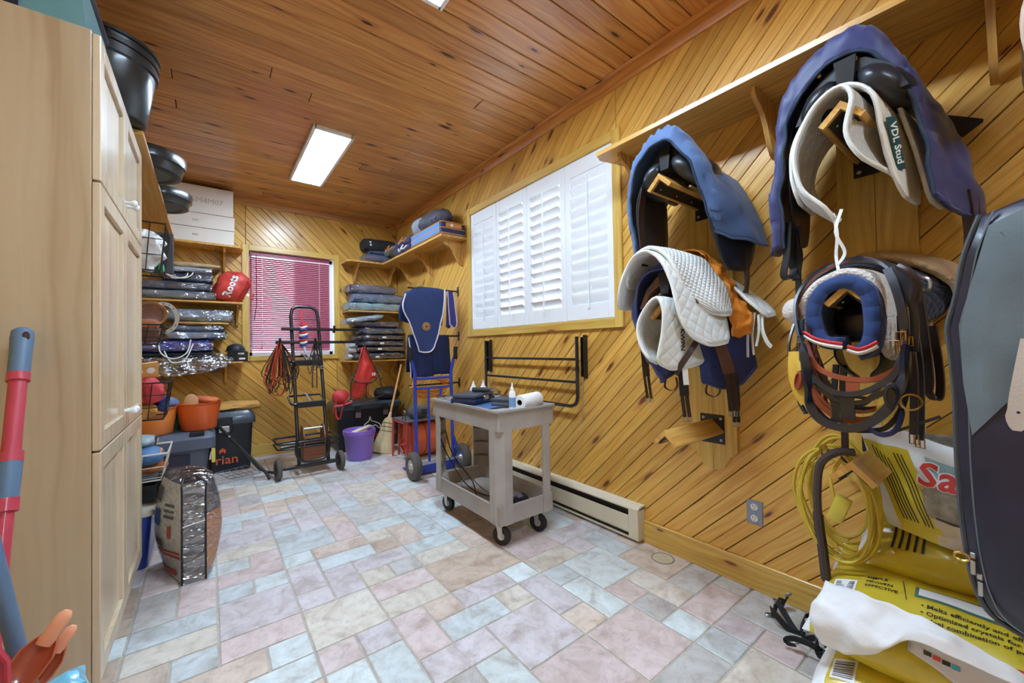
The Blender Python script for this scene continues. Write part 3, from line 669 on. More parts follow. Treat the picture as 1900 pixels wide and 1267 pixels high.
for x,y,a in ((cx0+.075,cy0_+.085,.5),(cx1-.075,cy0_+.085,.4),(cx0+.075,cy1_-.085,.2),(cx1-.075,cy1_-.085,.2)): caster(x,y,CT,ang=a+PI/2)
# ---- things on the cart
ZT = CH-.022
M_BOTW = P('bottle_white',(238,240,244),.3); M_BOTB = P('bottle_blue_band',(120,160,205),.35)
def bottle(x,y,h,r,lab,band):
    t = thing('nozzle_bottle',lab,'bottle',(x,y,ZT),group='white nozzle bottles')
    g = G(); g.lathe([(r*.9,.001),(r,.006),(r,h*.55),(r*.85,h*.66),(r*.45,h*.72),(r*.42,h*.74)],(x,y,ZT),n=20,cap0=True,cap1=True); b = obj('body', g, M_BOTW, t)
    g = G(); g.lathe([(r*.5,h*.72),(r*.5,h*.78),(r*.36,h*.80),(r*.14,h*.97),(r*.10,h),(.0005,h)],(x,y,ZT),n=16); obj('nozzle', g, M_BOTW, t)
    if band:
        g = G(); g.lathe([(r*1.012,h*.12),(r*1.012,h*.46)],(x,y,ZT),n=20); obj('printed_band', g, M_BOTB, b)
bottle(1.52,1.99,.175,.022,'white nozzle bottle with pale blue print at the near edge of the cart',True)
bottle(1.60,2.58,.15,.026,'white nozzle bottle at the far end of the cart, the left one',False); bottle(1.67,2.55,.15,.026,'white nozzle bottle at the far end of the cart, the right one',False)
M_PAPER = P('paper_white',(240,240,242),.9,bump=.2,bscale=120); M_CORE = P('card_core',(96,70,52),.8)
t = thing('paper_towel_roll','white roll of paper towel lying on the near end of the cart','paper towel',(1.66,1.985,ZT))
g = G(); p0,p1 = V(1.55,1.955,ZT+.047),V(1.77,2.035,ZT+.047); ax = (p1-p0).normalized(); L = (p1-p0).length
g.lathe([(.018,0),(.044,0),(.046,.004),(.046,L-.004),(.044,L),(.018,L)],p0,ax,n=28); obj('paper', g, M_PAPER, t, smooth=40)
g = G(); g.lathe([(.018,L),(.016,L-.001),(.016,.001),(.018,0)],p0,ax,n=20); obj('core', g, M_CORE, t)
M_CASE = P('clipper_case',(62,68,82),.4,bump=.05,bscale=200); M_CASEB = P('cloth_blue',(64,98,150),.8,bump=.3,bscale=60); M_GREYF = P('grey_felt',(96,94,98),.85,bump=.3,bscale=120)
t = thing('clipper_case','dark grey clipper case with rounded lid on the cart','case',(1.5,2.4,ZT))
Mx = Matrix.Translation((1.50,2.42,ZT)) @ Matrix.Rotation(.5,4,'Z')
g = G(); g.box((-.15,-.10,.012),(.15,.10,.05),.012,M=Mx,seg=2); obj('tray', g, P('case_navy',(34,42,72),.4), t)
g = G(); g.box((-.145,-.095,.05),(.145,.095,.078),.014,M=Mx,seg=2); obj('lid', g, M_CASE, t)
g = G(); g.box((-.03,-.11,.035),(.03,-.095,.062),.004,M=Mx); obj('latch', g, M_STEEL, t)
t = thing('blue_towel','crumpled blue towel under the clipper case on the cart','towel',(1.46,2.35,ZT))
def f(u,v):
    x,y = 1.375+u*.25, 2.10+v*.56; return V(x,y,ZT+.004+.006*abs(mnoise.noise(V(x*22,y*22,0)))*(1 if .05<u<.95 else .2))
g = G(); g.grid(f,14,26); obj('cloth', g, M_CASEB, t, mods=[('SOLIDIFY',dict(thickness=.003,offset=1))])
t = thing('horse_clipper','black and chrome horse clipper lying on its case on the cart','clipper',(1.56,2.36,ZT+.08))
g = G(); M2 = Matrix.Translation((1.56,2.37,ZT+.098)) @ Matrix.Rotation(-.9,4,'Z')
g.rings([[M2 @ V(x,math.cos(a)*w,math.sin(a)*h) for a in [2*PI*i/12 for i in range(12)]] for x,w,h in ((-.09,.012,.012),(-.085,.02,.018),(-.02,.022,.018),(.03,.026,.017),(.06,.024,.012))]); obj('body', g, P('clipper_black',(52,52,60),.35), t)
g = G(); g.box((.055,-.026,-.008),(.10,.026,.004),.002,M=M2); obj('blade', g, M_STEEL, t)
t = thing('grey_pouch','flat grey felt pouch on the cart beside the paper towel','pouch',(1.60,2.15,ZT))
Mx = Matrix.Translation((1.62,2.18,ZT)) @ Matrix.Rotation(.45,4,'Z')
g = G(); g.box((-.11,-.07,.001),(.11,.07,.045),.018,M=Mx,seg=3); obj('body', g, M_GREYF, t)
g = G(); g.box((-.112,-.074,.036),(.09,.074,.056),.009,M=Mx,seg=2); obj('flap', g, M_CASE, t)
t = thing('clipper_part','small steel clipper head with brass nut at the back of the cart','clipper head',(1.73,2.42,ZT))
g = G(); g.lathe([(.02,0),(.026,.01),(.026,.03),(.012,.04),(.012,.06)],(1.73,2.42,ZT),n=16,cap0=True,cap1=True); obj('body', g, M_STEEL, t)
g = G(); g.lathe([(.016,.06),(.016,.072)],(1.73,2.42,ZT),n=6,cap0=True,cap1=True); obj('nut', g, M_BRASS, t)
M_CORD = P('cord_black',(24,22,24),.5)
def cable(name,lab,pts,r=.004,mat=None,cat='cable',grp=None):
    g = G(); g.tube(spline(pts,8),r,6); return obj(name, g, mat or M_CORD, None, smooth=60, base=pts[-1], label=lab, cat=cat, group=grp)
cable('cable','black power cord hanging from the far corner of the cart to the lower tray',[(1.40,2.66,.845),(1.385,2.768,.83),(1.38,2.775,.72),(1.40,2.72,.5),(1.45,2.55,.28),(1.50,2.40,.19),(1.58,2.22,.18),(1.62,2.1,.18)])
cable('cable','second black cord looping from the cart top into the lower tray',[(1.44,2.67,.845),(1.43,2.768,.83),(1.44,2.775,.70),(1.47,2.70,.42),(1.52,2.5,.25),(1.47,2.36,.19),(1.40,2.28,.185),(1.45,2.15,.178),(1.56,2.06,.178)])
cable('cable','short grey cord standing in a loop in the lower tray',[(1.38,2.40,.176),(1.40,2.43,.27),(1.46,2.42,.30),(1.50,2.35,.24),(1.55,2.2,.18)],.003,P('cord_grey',(120,120,122),.5))
t = thing('power_adapter','black power adapter with tangled lead in the lower tray of the cart','adapter',(1.62,2.07,.174))
g = G(); g.box((1.58,2.03,.174),(1.68,2.10,.22),.006); obj('brick', g, M_CORD, t)
g = G(); g.tube(spline([(1.68,2.07,.195),(1.73,2.1,.18),(1.75,2.2,.18),(1.70,2.12,.178),(1.65,1.99,.178),(1.55,2.0,.178)],6),.0035,6); obj('lead', g, M_CORD, t)
g = G(); g.box((1.60,2.045,.22),(1.64,2.08,.236),.003); obj('sticker', g, P('lilac_plug',(120,110,150),.5), t)
# ================================================================= folding blanket rack on the right wall
RK = thing('blanket_rack','black metal folding blanket rack with three rails under the shuttered window','rack',(XR,2.5,.77))
for yy in (3.10,1.915):
    g = G(); g.box((XR-.012,yy-.018,.98),(XR,yy+.018,1.285),.003); g.box((XR-.04,yy-.014,.99),(XR-.012,yy-.010,1.27)); g.box((XR-.04,yy+.010,.99),(XR-.012,yy+.014,1.27)); wp = obj('wall_plate', g, M_BLACKM, RK)
    g = G()
    for z in (1.02,1.25): g.cyl((XR-.012,yy,z),(XR-.017,yy,z),.006,n=8)
    obj('screws', g, M_STEEL, wp, kind='stuff')
xx = XR-.05
g = G(); g.tube([V(xx,3.12,1.275),V(xx,3.12,.84)]+spline([V(xx,3.12,.84),V(xx,3.10,.795),V(xx,3.06,.775)],4)[1:]+[V(xx,2.5,.775),V(xx,2.02,.775)]+spline([V(xx,2.02,.775),V(xx,1.975,.795),V(xx,1.955,.84)],4)[1:]+[V(xx,1.955,1.275)],.0125,10); obj('hoop', g, M_BLACKM, RK)
for z in (1.113,.95):
    g = G(); g.cyl((xx,3.12,z),(xx,1.955,z),.0095,n=10); obj('rail', g, M_BLACKM, RK)
g = G(); g.tube([(XR-.03,1.92,.985),(XR-.03,1.925,.9),(XR-.032,1.93,.70),(XR-.032,1.932,.665),(XR-.05,1.96,.655)],.0035,6); obj('lock_rod', g, M_ZINC, RK)
g = G(); g.tube([(XR-.03,3.10,.985),(XR-.03,3.10,.7)],.0035,6); obj('lock_rod', g, M_ZINC, RK)
# ================================================================= saddle rack boards with arms
def rack_board(y0,y1,lab,zs):
    t = thing('saddle_rack',lab,'saddle rack',(XR,(y0+y1)/2,.55),group='saddle racks'); ym = (y0+y1)/2; x0,x1 = XR-.03,XR-.0005
    for a,b,s in ((y0,ym-.001,-1),(ym+.001,y1,1)):
        o_ = a if s < 0 else b; i_ = b if s < 0 else a; d = i_-o_
        # scalloped lower and upper end, two planks side by side
        lo = [(o_,.655),(o_+d*.12,.635),(o_+d*.28,.628),(o_+d*.40,.60),(o_+d*.55,.568),(o_+d*.75,.552),(i_,.548)]
        hi = [(i_,2.165),(o_+d*.75,2.16),(o_+d*.55,2.14),(o_+d*.40,2.105),(o_+d*.28,2.08),(o_+d*.12,2.07),(o_,2.05)]
        g = G(); g.prism([(x0,yy,zz_) for yy,zz_ in lo+hi],(x1-x0,0,0)); obj('plank', g, M_TRIM, t, smooth=0, grain=(0,0,1))
    for z in zs:
        g = G(); g.box((x0-.004,ym-.062,z-.128),(x0,ym+.062,z+.022),.001); pl = obj('wall_plate', g, M_BLACKM, t)
        g = G()
        for a in (-.045,.045):
            for b in (-.108,.002): g.lathe([(.008,0),(.007,.003),(.001,.004)],(x0-.004,ym+a,z+b),(-1,0,0),n=10)
        obj('screws', g, M_STEEL, pl, kind='stuff')
        L = x0-1.65; sl = .062; th = .019
        arm = None
        for s in (-1,1):
            g = G(); n = V(0,s*.72,.69)
            a,b = V(0,0,z),V(0,s*.062,z-.062)
            q = [a+V(1.65,ym,0),b+V(1.65,ym,0),b+V(1.65,ym,0)-n.normalized()*th,a+V(1.65,ym,-th*1.42)]
            g.prism(q,(L,0,0)); obj('arm_board', g, M_SHELF, t, smooth=0, grain=(1,0,0))
        g = G(); q = [V(1.665,ym+.04,z-.068),V(1.665,ym,z-.029),V(1.665,ym-.04,z-.068),V(1.665,ym-.034,z-.072),V(1.665,ym,z-.036),V(1.665,ym+.034,z-.072)]
        g.prism(q,(L-.016,0,0)); ms = obj('arm_bracket', g, M_BLACKM, t, smooth=0)
        g = G()
        for xx_ in (1.70,1.84,1.98):
            for s in (-1,1): g.blob((xx_,ym+s*.022,z-.058),(.005,.005,.005),8,4)
        obj('screws', g, M_STEEL, ms, kind='stuff')
    return t
ZA = (1.995,1.395,.815)
rack_board(.900,1.140,'tall pine saddle rack board with three arms left of the wall socket',ZA); rack_board(.240,.475,'tall pine saddle rack board with three arms above the feed sacks',ZA)
# ================================================================= cloth draped over the saddle arms
def resample(pts, n):
    P_ = spline(pts,8); L = [0]
    for a,b in zip(P_,P_[1:]): L.append(L[-1]+(b-a).length)
    out = []; k = 0
    for i in range(n):
        s = L[-1]*i/(n-1)
        while k < len(L)-2 and L[k+1] < s: k += 1
        t = (s-L[k])/max(L[k+1]-L[k],1e-9); out.append(P_[k].lerp(P_[k+1],min(max(t,0),1)))
    return out
def drape_pts(stations, nu=40, nv=24):
    A = [resample(s,nu) for s in stations]
    cols = [resample([a[i] for a in A],nv) for i in range(nu)]
    return cols      # cols[u][v]
def drape(name, stations, mat, parent=None, nu=44, nv=26, th=.006, wr=.006, wf=9, seed=0, pucker=0, pv=.25, shift=None, round_=0, **kw):
    """cloth through the given cross sections (each from one hem over the crest to the other hem)"""
    if shift: stations = [[Vector(p)+Vector(shift) for p in s] for s in stations]
    cols = drape_pts(stations,nu,nv); g = G(); bm = g.bm
    P_ = [[None]*nv for _ in range(nu)]
    for i in range(nu):
        for j in range(nv):
            p = cols[i][j].copy(); q = p*wf+V(seed*7.3,0,0)
            p += mnoise.noise_vector(q)*wr+mnoise.noise_vector(q*2.3)*wr*.45
            if pucker:
                tv = (j/(nv-1))/pv; e = 4*tv*(1-tv) if tv < 1 else 0; p += V(0,0,1)*math.sin(i*2.1+mnoise.noise(V(i*.5,seed,0))*3)*pucker*e
            P_[i][j] = p
    if round_:      # round the hem corners
        for i in range(nu):
            u = i/(nu-1); e = min(u,1-u)/round_
            if e < 1:
                k = (1-math.sqrt(max(0,1-(1-e)**2)))*.22
                row = P_[i][:]; n = nv-1
                for j in range(nv):
                    t = k+(1-2*k)*j/n; a = t*n; b = min(int(a),n-1); P_[i][j] = row[b].lerp(row[b+1],a-b)
    vs = [[bm.verts.new(P_[i][j]) for j in range(nv)] for i in range(nu)]
    uvl = bm.loops.layers.uv.new('UV')
    LU = [0]; 
    for i in range(nu-1): LU.append(LU[-1]+(P_[i+1][nv//2]-P_[i][nv//2]).length)
    LV = [0]
    for j in range(nv-1): LV.append(LV[-1]+(P_[nu//2][j+1]-P_[nu//2][j]).length)
    for i in range(nu-1):
        for j in range(nv-1):
            f = bm.faces.new([vs[i][j],vs[i+1][j],vs[i+1][j+1],vs[i][j+1]])
            for l,(a,b) in zip(f.loops,((i,j),(i+1,j),(i+1,j+1),(i,j+1))): l[uvl].uv = (LU[a],LV[b])
    edges = dict(front=[P_[i][0] for i in range(nu)],back=[P_[i][-1] for i in range(nu)],left=[P_[0][j] for j in range(nv)],right=[P_[-1][j] for j in range(nv)])
    o = obj(name, g, mat, parent, smooth=60, normals=True, mods=[('SOLIDIFY',dict(thickness=th,offset=0))], **kw)
    return o, edges, P_
def quilt(name, col, su=.028, sv=.028, h=.9, rough=.85, diag=True, dist=.006):
    """padded fabric stitched in squares; uv in metres"""
    k = NT(name); b = k.b; c = srgb(*col); uv = k.n('ShaderNodeTexCoord').outputs['UV']; sp = k.n('ShaderNodeSeparateXYZ'); k.l(uv,sp.inputs[0])
    x,y = sp.outputs[0],sp.outputs[1]
    if diag: x,y = k.math('ADD',x,y),k.math('SUBTRACT',x,y)
    a = k.math('ABSOLUTE',k.math('SINE',k.math('MULTIPLY',x,PI/su))); e = k.math('ABSOLUTE',k.math('SINE',k.math('MULTIPLY',y,PI/sv)))
    hgt = k.math('POWER',k.math('MULTIPLY',a,e),.5)
    b.inputs['Base Color'].default_value = c; b.inputs['Roughness'].default_value = rough; b.inputs['Sheen Weight'].default_value = .15
    k.bump(hgt,h,dist); return k.m
def rim(name, pts, mat, parent, r=.006, closed=False, **kw):
    g = G(); g.tube(pts,r,6,closed=closed); return obj(name, g, mat, parent, smooth=60, **kw)
M_DENIM = P('cover_blue',(76,104,150),.75,var=.10,vscale=10,bump=.25,bscale=300,sheen=.2,dist=.001)
M_NAVY = P('cover_navy',(46,52,104),.5,var=.16,vscale=7,bump=.15,bscale=260,sheen=.2,dist=.001)
M_NAVY2 = P('cover_deep_blue',(30,48,112),.55,var=.15,vscale=8,bump=.2,bscale=40,sheen=.2,dist=.004)
M_HEM = P('hem_dark',(36,54,78),.7)
M_LEA = P('leather_black',(34,36,44),.38,var=.2,vscale=9,bump=.12,bscale=240,coat=.15,dist=.001)
M_LEAB = P('leather_brown',(92,56,38),.42,var=.25,vscale=14,bump=.12,bscale=200,coat=.1,dist=.001)
M_LEAD = P('leather_dark_brown',(52,34,28),.42,var=.25,vscale=14,bump=.12,bscale=200,dist=.001)
M_QW = quilt('pad_white_quilt',(226,226,222)); M_QW2 = quilt('pad_white_plain',(220,220,216),.06,.06,.5)
M_QC = quilt('pad_cream',(228,216,196),.05,.05,.35); M_QG = quilt('pad_grey_quilt',(206,202,196),.02,.02,.7)
M_BIND = P('binding_white',(234,234,230),.8,bump=.3,bscale=200)
M_ORANGE = P('cloth_orange',(214,126,28),.75,var=.12,vscale=12,bump=.35,bscale=40,dist=.006)
M_FLEECE = P('fleece_white',(232,222,214),.95,bump=1.0,bscale=120,dist=.01,sheen=.5)
M_SHEEP = P('sheepskin_tan',(206,168,122),.95,bump=1.0,bscale=110,dist=.012,sheen=.4,var=.12)
M_NAVYQ = quilt('pad_navy',(36,62,116),.05,.05,.35)
M_NAVYK = quilt('pad_black_quilt',(24,26,44),.04,.04,.7)
M_PATCH = P('patch_green',(26,72,72),.6)
M_INK = P('ink_black',(24,24,28),.6)
def buckle(parent, p, w=.026, h=.02, mat=None, ax=V(0,1,0), up=V(0,0,1), name='buckle'):
    p = Vector(p); ax = Vector(ax); up = Vector(up)
    c = [p-ax*w/2-up*h/2,p+ax*w/2-up*h/2,p+ax*w/2+up*h/2,p-ax*w/2+up*h/2]; g = G(); g.tube(c,.0022,6,closed=True); g.cyl(p-up*h/2,p+up*h/2,.0016,n=5)
    return obj(name, g, mat or M_STEEL, parent)
def saddle_under(lab, yc, z, dark=M_LEA, k=1.0):
    """underside of a saddle sitting on an arm whose ridge is at z: two stuffed panels, gullet, flaps"""
    t = thing('saddle',lab,'saddle',(1.85,yc,z))
    for s in (-1,1):
        g = G(); R = Matrix.Translation((1.84 if k == 1 else 1.88,yc+s*.086*k,z+.035*k)) @ Matrix.Rotation(s*-.85,4,'X') @ Matrix.Rotation(-.10,4,'Y')
        g.blob((0,0,0),(.165,.102*k,.058*k),20,12,M=R); obj('panel', g, dark, t, smooth=60)
    g = G(); g.prism([(1.70,yc-.02,z+.03),(1.70,yc+.02,z+.03),(1.70,yc+.03,z+.13),(1.70,yc-.03,z+.13)],(.34,0,0)); obj('gullet', g, P('gullet_dark',(20,18,20),.7), t)
    g = G(); g.rings([[V(x,yc+a,z+b) for a,b in ((-.15,-.03),(-.11,.06),(-.05,.115),(0,.13),(.05,.115),(.11,.06),(.15,-.03),(.13,-.03),(.09,.04),(0,.095),(-.09,.04),(-.13,-.03))] for x in (1.72,1.80,1.90,2.04)]); obj('tree', g, dark, t, smooth=50)
    return t
def leather_flap(parent, sts, mat=M_LEA, name='flap', th=.006): return drape(name, sts, mat, parent, nu=18, nv=12, th=th, wr=.002, wf=6, round_=.5)[0]
# ---------------------------------------------------------------- upper saddle on the left rack
S1 = saddle_under('black leather saddle under a light blue cover on the upper left rack arm',1.02,ZA[0])
leather_flap(S1,[[(1.72,1.16,2.05),(1.71,1.185,1.9),(1.72,1.18,1.74),(1.74,1.17,1.62)],[(1.84,1.17,2.05),(1.86,1.20,1.9),(1.87,1.195,1.74),(1.87,1.185,1.60)],[(1.98,1.17,2.02),(2.02,1.20,1.88),(2.02,1.2,1.75),(2.0,1.19,1.64)]])
leather_flap(S1,[[(1.80,.90,2.0),(1.80,.875,1.85),(1.81,.86,1.7),(1.85,.85,1.55)],[(1.90,.88,2.0),(1.91,.83,1.85),(1.92,.81,1.7),(1.93,.80,1.535)],[(2.0,.86,2.0),(2.03,.79,1.85),(2.04,.765,1.7),(2.02,.77,1.55)]])
g = G(); g.strap(spline([(1.735,1.15,1.99),(1.73,1.172,1.86),(1.735,1.17,1.72),(1.745,1.165,1.60)],5),.05,.006,V(1,0,0)); obj('billet', g, M_LEAD, S1)
g = G(); g.strap(spline([(1.99,.80,1.66),(1.985,.785,1.57),(1.985,.79,1.47),(1.985,.8,1.44)],5),.034,.006,V(1,0,0)); obj('billet', g, M_LEA, S1)
g = G(); g.strap(spline([(2.01,.81,1.6),(2.01,.80,1.5),(2.01,.805,1.38)],5),.03,.006,V(1,0,0)); obj('billet', g, M_LEA, S1)
C1 = thing('saddle_cover','light blue gathered cloth cover over the upper saddle beside the window','saddle cover',(1.85,1.02,1.66))
_,e,_p = drape('cloth',[
 [(1.72,1.19,1.66),(1.70,1.21,1.87),(1.675,1.17,2.04),(1.655,1.09,2.125),(1.65,1.02,2.14),(1.66,.95,2.11),(1.69,.89,2.0),(1.75,.865,1.85),(1.82,.855,1.71)],
 [(1.76,1.23,1.63),(1.73,1.245,1.88),(1.70,1.20,2.08),(1.69,1.11,2.185),(1.69,1.02,2.205),(1.70,.94,2.175),(1.735,.87,2.04),(1.80,.83,1.85),(1.86,.81,1.68)],
 [(1.90,1.26,1.64),(1.88,1.265,1.88),(1.86,1.2,2.06),(1.85,1.11,2.145),(1.85,1.03,2.16),(1.86,.95,2.13),(1.89,.87,2.02),(1.94,.79,1.84),(1.97,.745,1.665)],
 [(2.04,1.27,1.68),(2.05,1.27,1.88),(2.05,1.2,2.03),(2.05,1.11,2.10),(2.05,1.03,2.115),(2.05,.95,2.09),(2.055,.86,2.0),(2.06,.775,1.84),(2.06,.72,1.655)]],
 M_DENIM,C1,nu=90,nv=34,wr=.010,wf=9,pucker=.010,seed=1)
rim('elastic_hem',e['front'],M_HEM,C1,.0055); rim('hem',e['right'],M_DENIM,C1,.006)
# ---------------------------------------------------------------- upper saddle on the right rack
S2 = saddle_under('black leather saddle under a navy cover on the upper right rack arm',.355,ZA[0]+.03)
leather_flap(S2,[[(1.74,.52,2.05),(1.74,.535,1.9),(1.76,.54,1.75),(1.79,.54,1.60)],[(1.86,.53,2.05),(1.88,.55,1.9),(1.89,.55,1.75),(1.9,.545,1.58)],[(1.98,.52,2.02),(2.02,.55,1.88),(2.02,.55,1.75),(2.0,.545,1.62)]])
for k in range(2):
    yy = .545-.0*k
    g = G(); g.strap(spline([(1.75+k*.03,yy,1.66),(1.745+k*.03,yy+.006,1.54),(1.75+k*.035,yy+.02-.03*k,1.46),(1.77+k*.05,yy,1.455),(1.785+k*.04,yy-.01,1.54),(1.79+k*.03,yy,1.62)],5),.026,.005,V(.3,1,0)); obj('billet', g, M_LEA, S2)
g = G(); g.strap(spline([(1.80,.53,1.65),(1.80,.533,1.45),(1.81,.535,1.30)],4),.022,.005,V(.4,1,0)); obj('billet', g, M_LEA, S2)
for k in range(2):
    g = G(); g.strap(spline([(1.93+.03*k,.115,1.68),(1.925+.03*k,.105,1.55),(1.93+.03*k,.11,1.45),(1.955+.03*k,.10,1.43),(1.97+.02*k,.095,1.5),(1.965+.02*k,.1,1.66)],5),.030,.005,V(.5,1,0)); obj('billet', g, M_LEAD, S2)
for a,b in ((1.74,.43),(1.735,.33)):
    g = G(); g.lathe([(.008,0),(.007,.004),(.001,.006)],(a-.02,b,2.145),(-1,0,-.3),n=12); obj('rivet', g, M_BRASS, S2)
C2 = thing('saddle_cover','navy gathered cover over the upper saddle nearest the camera','saddle cover',(1.88,.35,1.6))
_,e,_p = drape('cloth',[
 [(1.74,.56,1.56),(1.72,.555,1.80),(1.71,.53,2.0),(1.70,.46,2.12),(1.70,.375,2.165),(1.705,.30,2.145),(1.745,.225,2.03),(1.79,.19,1.87),(1.81,.165,1.665)],
 [(1.74,.605,1.545),(1.74,.59,1.82),(1.735,.565,2.04),(1.73,.50,2.19),(1.735,.41,2.25),(1.74,.31,2.255),(1.775,.235,2.13),(1.83,.175,1.9),(1.86,.135,1.62)],
 [(1.92,.63,1.57),(1.91,.61,1.82),(1.90,.57,2.02),(1.89,.49,2.15),(1.89,.40,2.21),(1.90,.31,2.205),(1.925,.22,2.09),(1.97,.13,1.88),(1.99,.08,1.59)],
 [(2.06,.62,1.62),(2.06,.6,1.82),(2.06,.56,1.99),(2.06,.49,2.1),(2.06,.4,2.14),(2.06,.31,2.13),(2.06,.21,2.05),(2.07,.13,1.88),(2.07,.085,1.62)]],
 M_NAVY,C2,nu=90,nv=34,wr=.012,wf=9,pucker=.010,seed=2)
rim('elastic_hem',e['front'],M_HEM,C2,.006); rim('hem',e['right'],M_NAVY,C2,.008)
g = G(); g.prism([(2.0,.19,1.99),(2.03,.20,2.0),(2.06,.075,1.93),(2.05,.12,1.895),(2.02,.16,1.91)],(.004,.0,.012)); obj('strap_tab', g, P('tab_black',(30,24,30),.6), C2)
# ---------------------------------------------------------------- cream pads on the right upper arm
def pad(lab, sts, mat, seed, group=None, th=.014, wr=.003, cat='saddle pad', bind=M_BIND, name='saddle_pad', nu=40, nv=22, round_=.18, base=None):
    c = sts[0][len(sts[0])//2]; t = thing(name,lab,cat,base or c,group=group)
    o,e,pp = drape('quilted_pad',sts,mat,t,nu=nu,nv=nv,th=th,wr=wr,wf=7,seed=seed,round_=round_)
    if bind: rim('binding',e['left']+e['back'][1:]+e['right'][::-1][1:]+e['front'][::-1][1:-1],bind,t,th*.52,closed=True)
    return t,e,pp
def arch(x, yc, z, l, r, zl, zr, wl=.06, wr_=.06):
    """cross section over an arm: crest (yc,z), left hem (yc+l,zl), right hem (yc-r,zr)"""
    return [(x,yc+l,zl),(x,yc+l*1.06,zl+(z-zl)*.35),(x,yc+l*1.0,zl+(z-zl)*.68),(x,yc+wl,z-.028),(x,yc,z),(x,yc-wr_,z-.028),(x,yc-r*.92,zr+(z-zr)*.68),(x,yc-r*1.02,zr+(z-zr)*.35),(x,yc-r,zr)]
PA,_,_ = pad('cream fleece saddle pad with dangling ties, foremost on the upper right arm',[
  [(1.645,.395,1.66),(1.64,.47,1.74),(1.635,.485,1.87),(1.63,.43,1.99),(1.63,.36,2.035),(1.635,.325,1.99),(1.645,.345,1.89),(1.66,.325,1.81),(1.69,.295,1.775)],
  [(1.73,.40,1.62),(1.73,.485,1.72),(1.72,.50,1.87),(1.72,.44,2.0),(1.72,.36,2.045),(1.72,.315,1.99),(1.73,.325,1.89),(1.74,.30,1.80),(1.77,.27,1.76)],
  [(1.86,.41,1.66),(1.86,.48,1.74),(1.86,.495,1.87),(1.86,.43,2.0),(1.86,.36,2.04),(1.86,.305,1.99),(1.86,.30,1.89),(1.87,.28,1.80),(1.88,.26,1.76)]],M_QG,3,group='cream saddle pads')
for k,(a,b) in enumerate(((.37,.015),(.40,-.012))):
    g = G(); g.strap(spline([(1.68+k*.03,a,1.645),(1.67+k*.03,a+b,1.57),(1.68+k*.03,a-.005,1.5),(1.675+k*.03,a+b,1.46-.02*k)],5),.009,.003,V(0,1,0)); obj('tie', g, M_BIND, PA)
PB,_,_ = pad('cream saddle pad with a green printed patch on the upper right arm',[
  [(1.70,.50,1.72),(1.70,.515,1.82),(1.69,.50,1.93),(1.69,.43,2.03),(1.69,.36,2.062),(1.70,.29,2.01),(1.72,.272,1.89),(1.75,.26,1.78),(1.78,.245,1.69)],
  [(1.80,.51,1.72),(1.80,.525,1.82),(1.80,.505,1.94),(1.80,.44,2.04),(1.80,.36,2.066),(1.81,.28,2.01),(1.83,.25,1.89),(1.86,.235,1.78),(1.88,.225,1.67)],
  [(1.90,.51,1.72),(1.90,.525,1.82),(1.90,.505,1.94),(1.90,.44,2.03),(1.90,.36,2.06),(1.91,.275,2.0),(1.93,.24,1.89),(1.95,.225,1.78),(1.96,.215,1.67)]],M_QC,4,group='cream saddle pads')
po,pu = V(1.762,.262,1.85),V(.05,-.018,-.17)
g = G(); rr = V(.075,-.045,.02).normalized(); uu = V(-.10,.02,.28).normalized(); nn = rr.cross(uu).normalized()
if nn.y > 0: nn = -nn
c0 = V(1.765,.252,1.84)+nn*.006
g.prism([c0-rr*.017-uu*.085,c0+rr*.017-uu*.085,c0+rr*.017+uu*.085,c0-rr*.017+uu*.085],nn*.003); obj('patch', g, M_PATCH, PB, smooth=0)
lettering('patch_lettering','VDL Stud',M_BIND,PB,c0+nn*.0042,-uu,rr,.034,.0006,bold=.0006)
PC,_,_ = pad('white fleece-edged saddle pad, rearmost on the upper right arm',[
  [(1.80,.52,1.73),(1.80,.535,1.83),(1.80,.515,1.95),(1.80,.44,2.055),(1.80,.36,2.085),(1.82,.26,2.02),(1.85,.225,1.9),(1.87,.205,1.78),(1.88,.19,1.665)],
  [(2.02,.53,1.73),(2.02,.54,1.83),(2.02,.52,1.94),(2.02,.44,2.04),(2.02,.36,2.07),(2.02,.25,2.0),(2.03,.205,1.9),(2.04,.185,1.78),(2.04,.165,1.655)]],M_FLEECE,5,group='cream saddle pads')
# ---------------------------------------------------------------- middle arm of the left rack
S3 = saddle_under('brown saddle under a deep blue cover on the middle left rack arm',1.035,ZA[1]+.02,dark=M_LEAB,k=.72)
C3 = thing('saddle_cover','deep blue gathered cover over the saddle on the middle left arm','saddle cover',(1.85,1.03,1.03))
_,e,_p = drape('cloth',[
 [(1.77,1.08,1.03),(1.74,1.17,1.16),(1.705,1.20,1.38),(1.68,1.135,1.53),(1.675,1.04,1.56),(1.68,.965,1.53),(1.72,.93,1.40),(1.80,.94,1.2),(1.85,.935,1.02)],
 [(1.79,1.115,1.02),(1.77,1.205,1.18),(1.74,1.235,1.40),(1.73,1.15,1.56),(1.725,1.04,1.59),(1.73,.95,1.555),(1.77,.90,1.42),(1.85,.895,1.2),(1.89,.89,1.0)],
 [(1.90,1.14,1.04),(1.90,1.215,1.2),(1.89,1.235,1.42),(1.89,1.14,1.56),(1.89,1.04,1.59),(1.89,.95,1.56),(1.91,.88,1.42),(1.95,.84,1.2),(1.97,.82,1.02)],
 [(2.02,1.14,1.1),(2.03,1.2,1.25),(2.03,1.21,1.42),(2.03,1.13,1.52),(2.03,1.04,1.55),(2.03,.95,1.52),(2.03,.87,1.42),(2.04,.80,1.25),(2.04,.775,1.1)]],
 M_NAVY2,C3,nu=56,nv=26,wr=.009,wf=9,pucker=.008,seed=7)
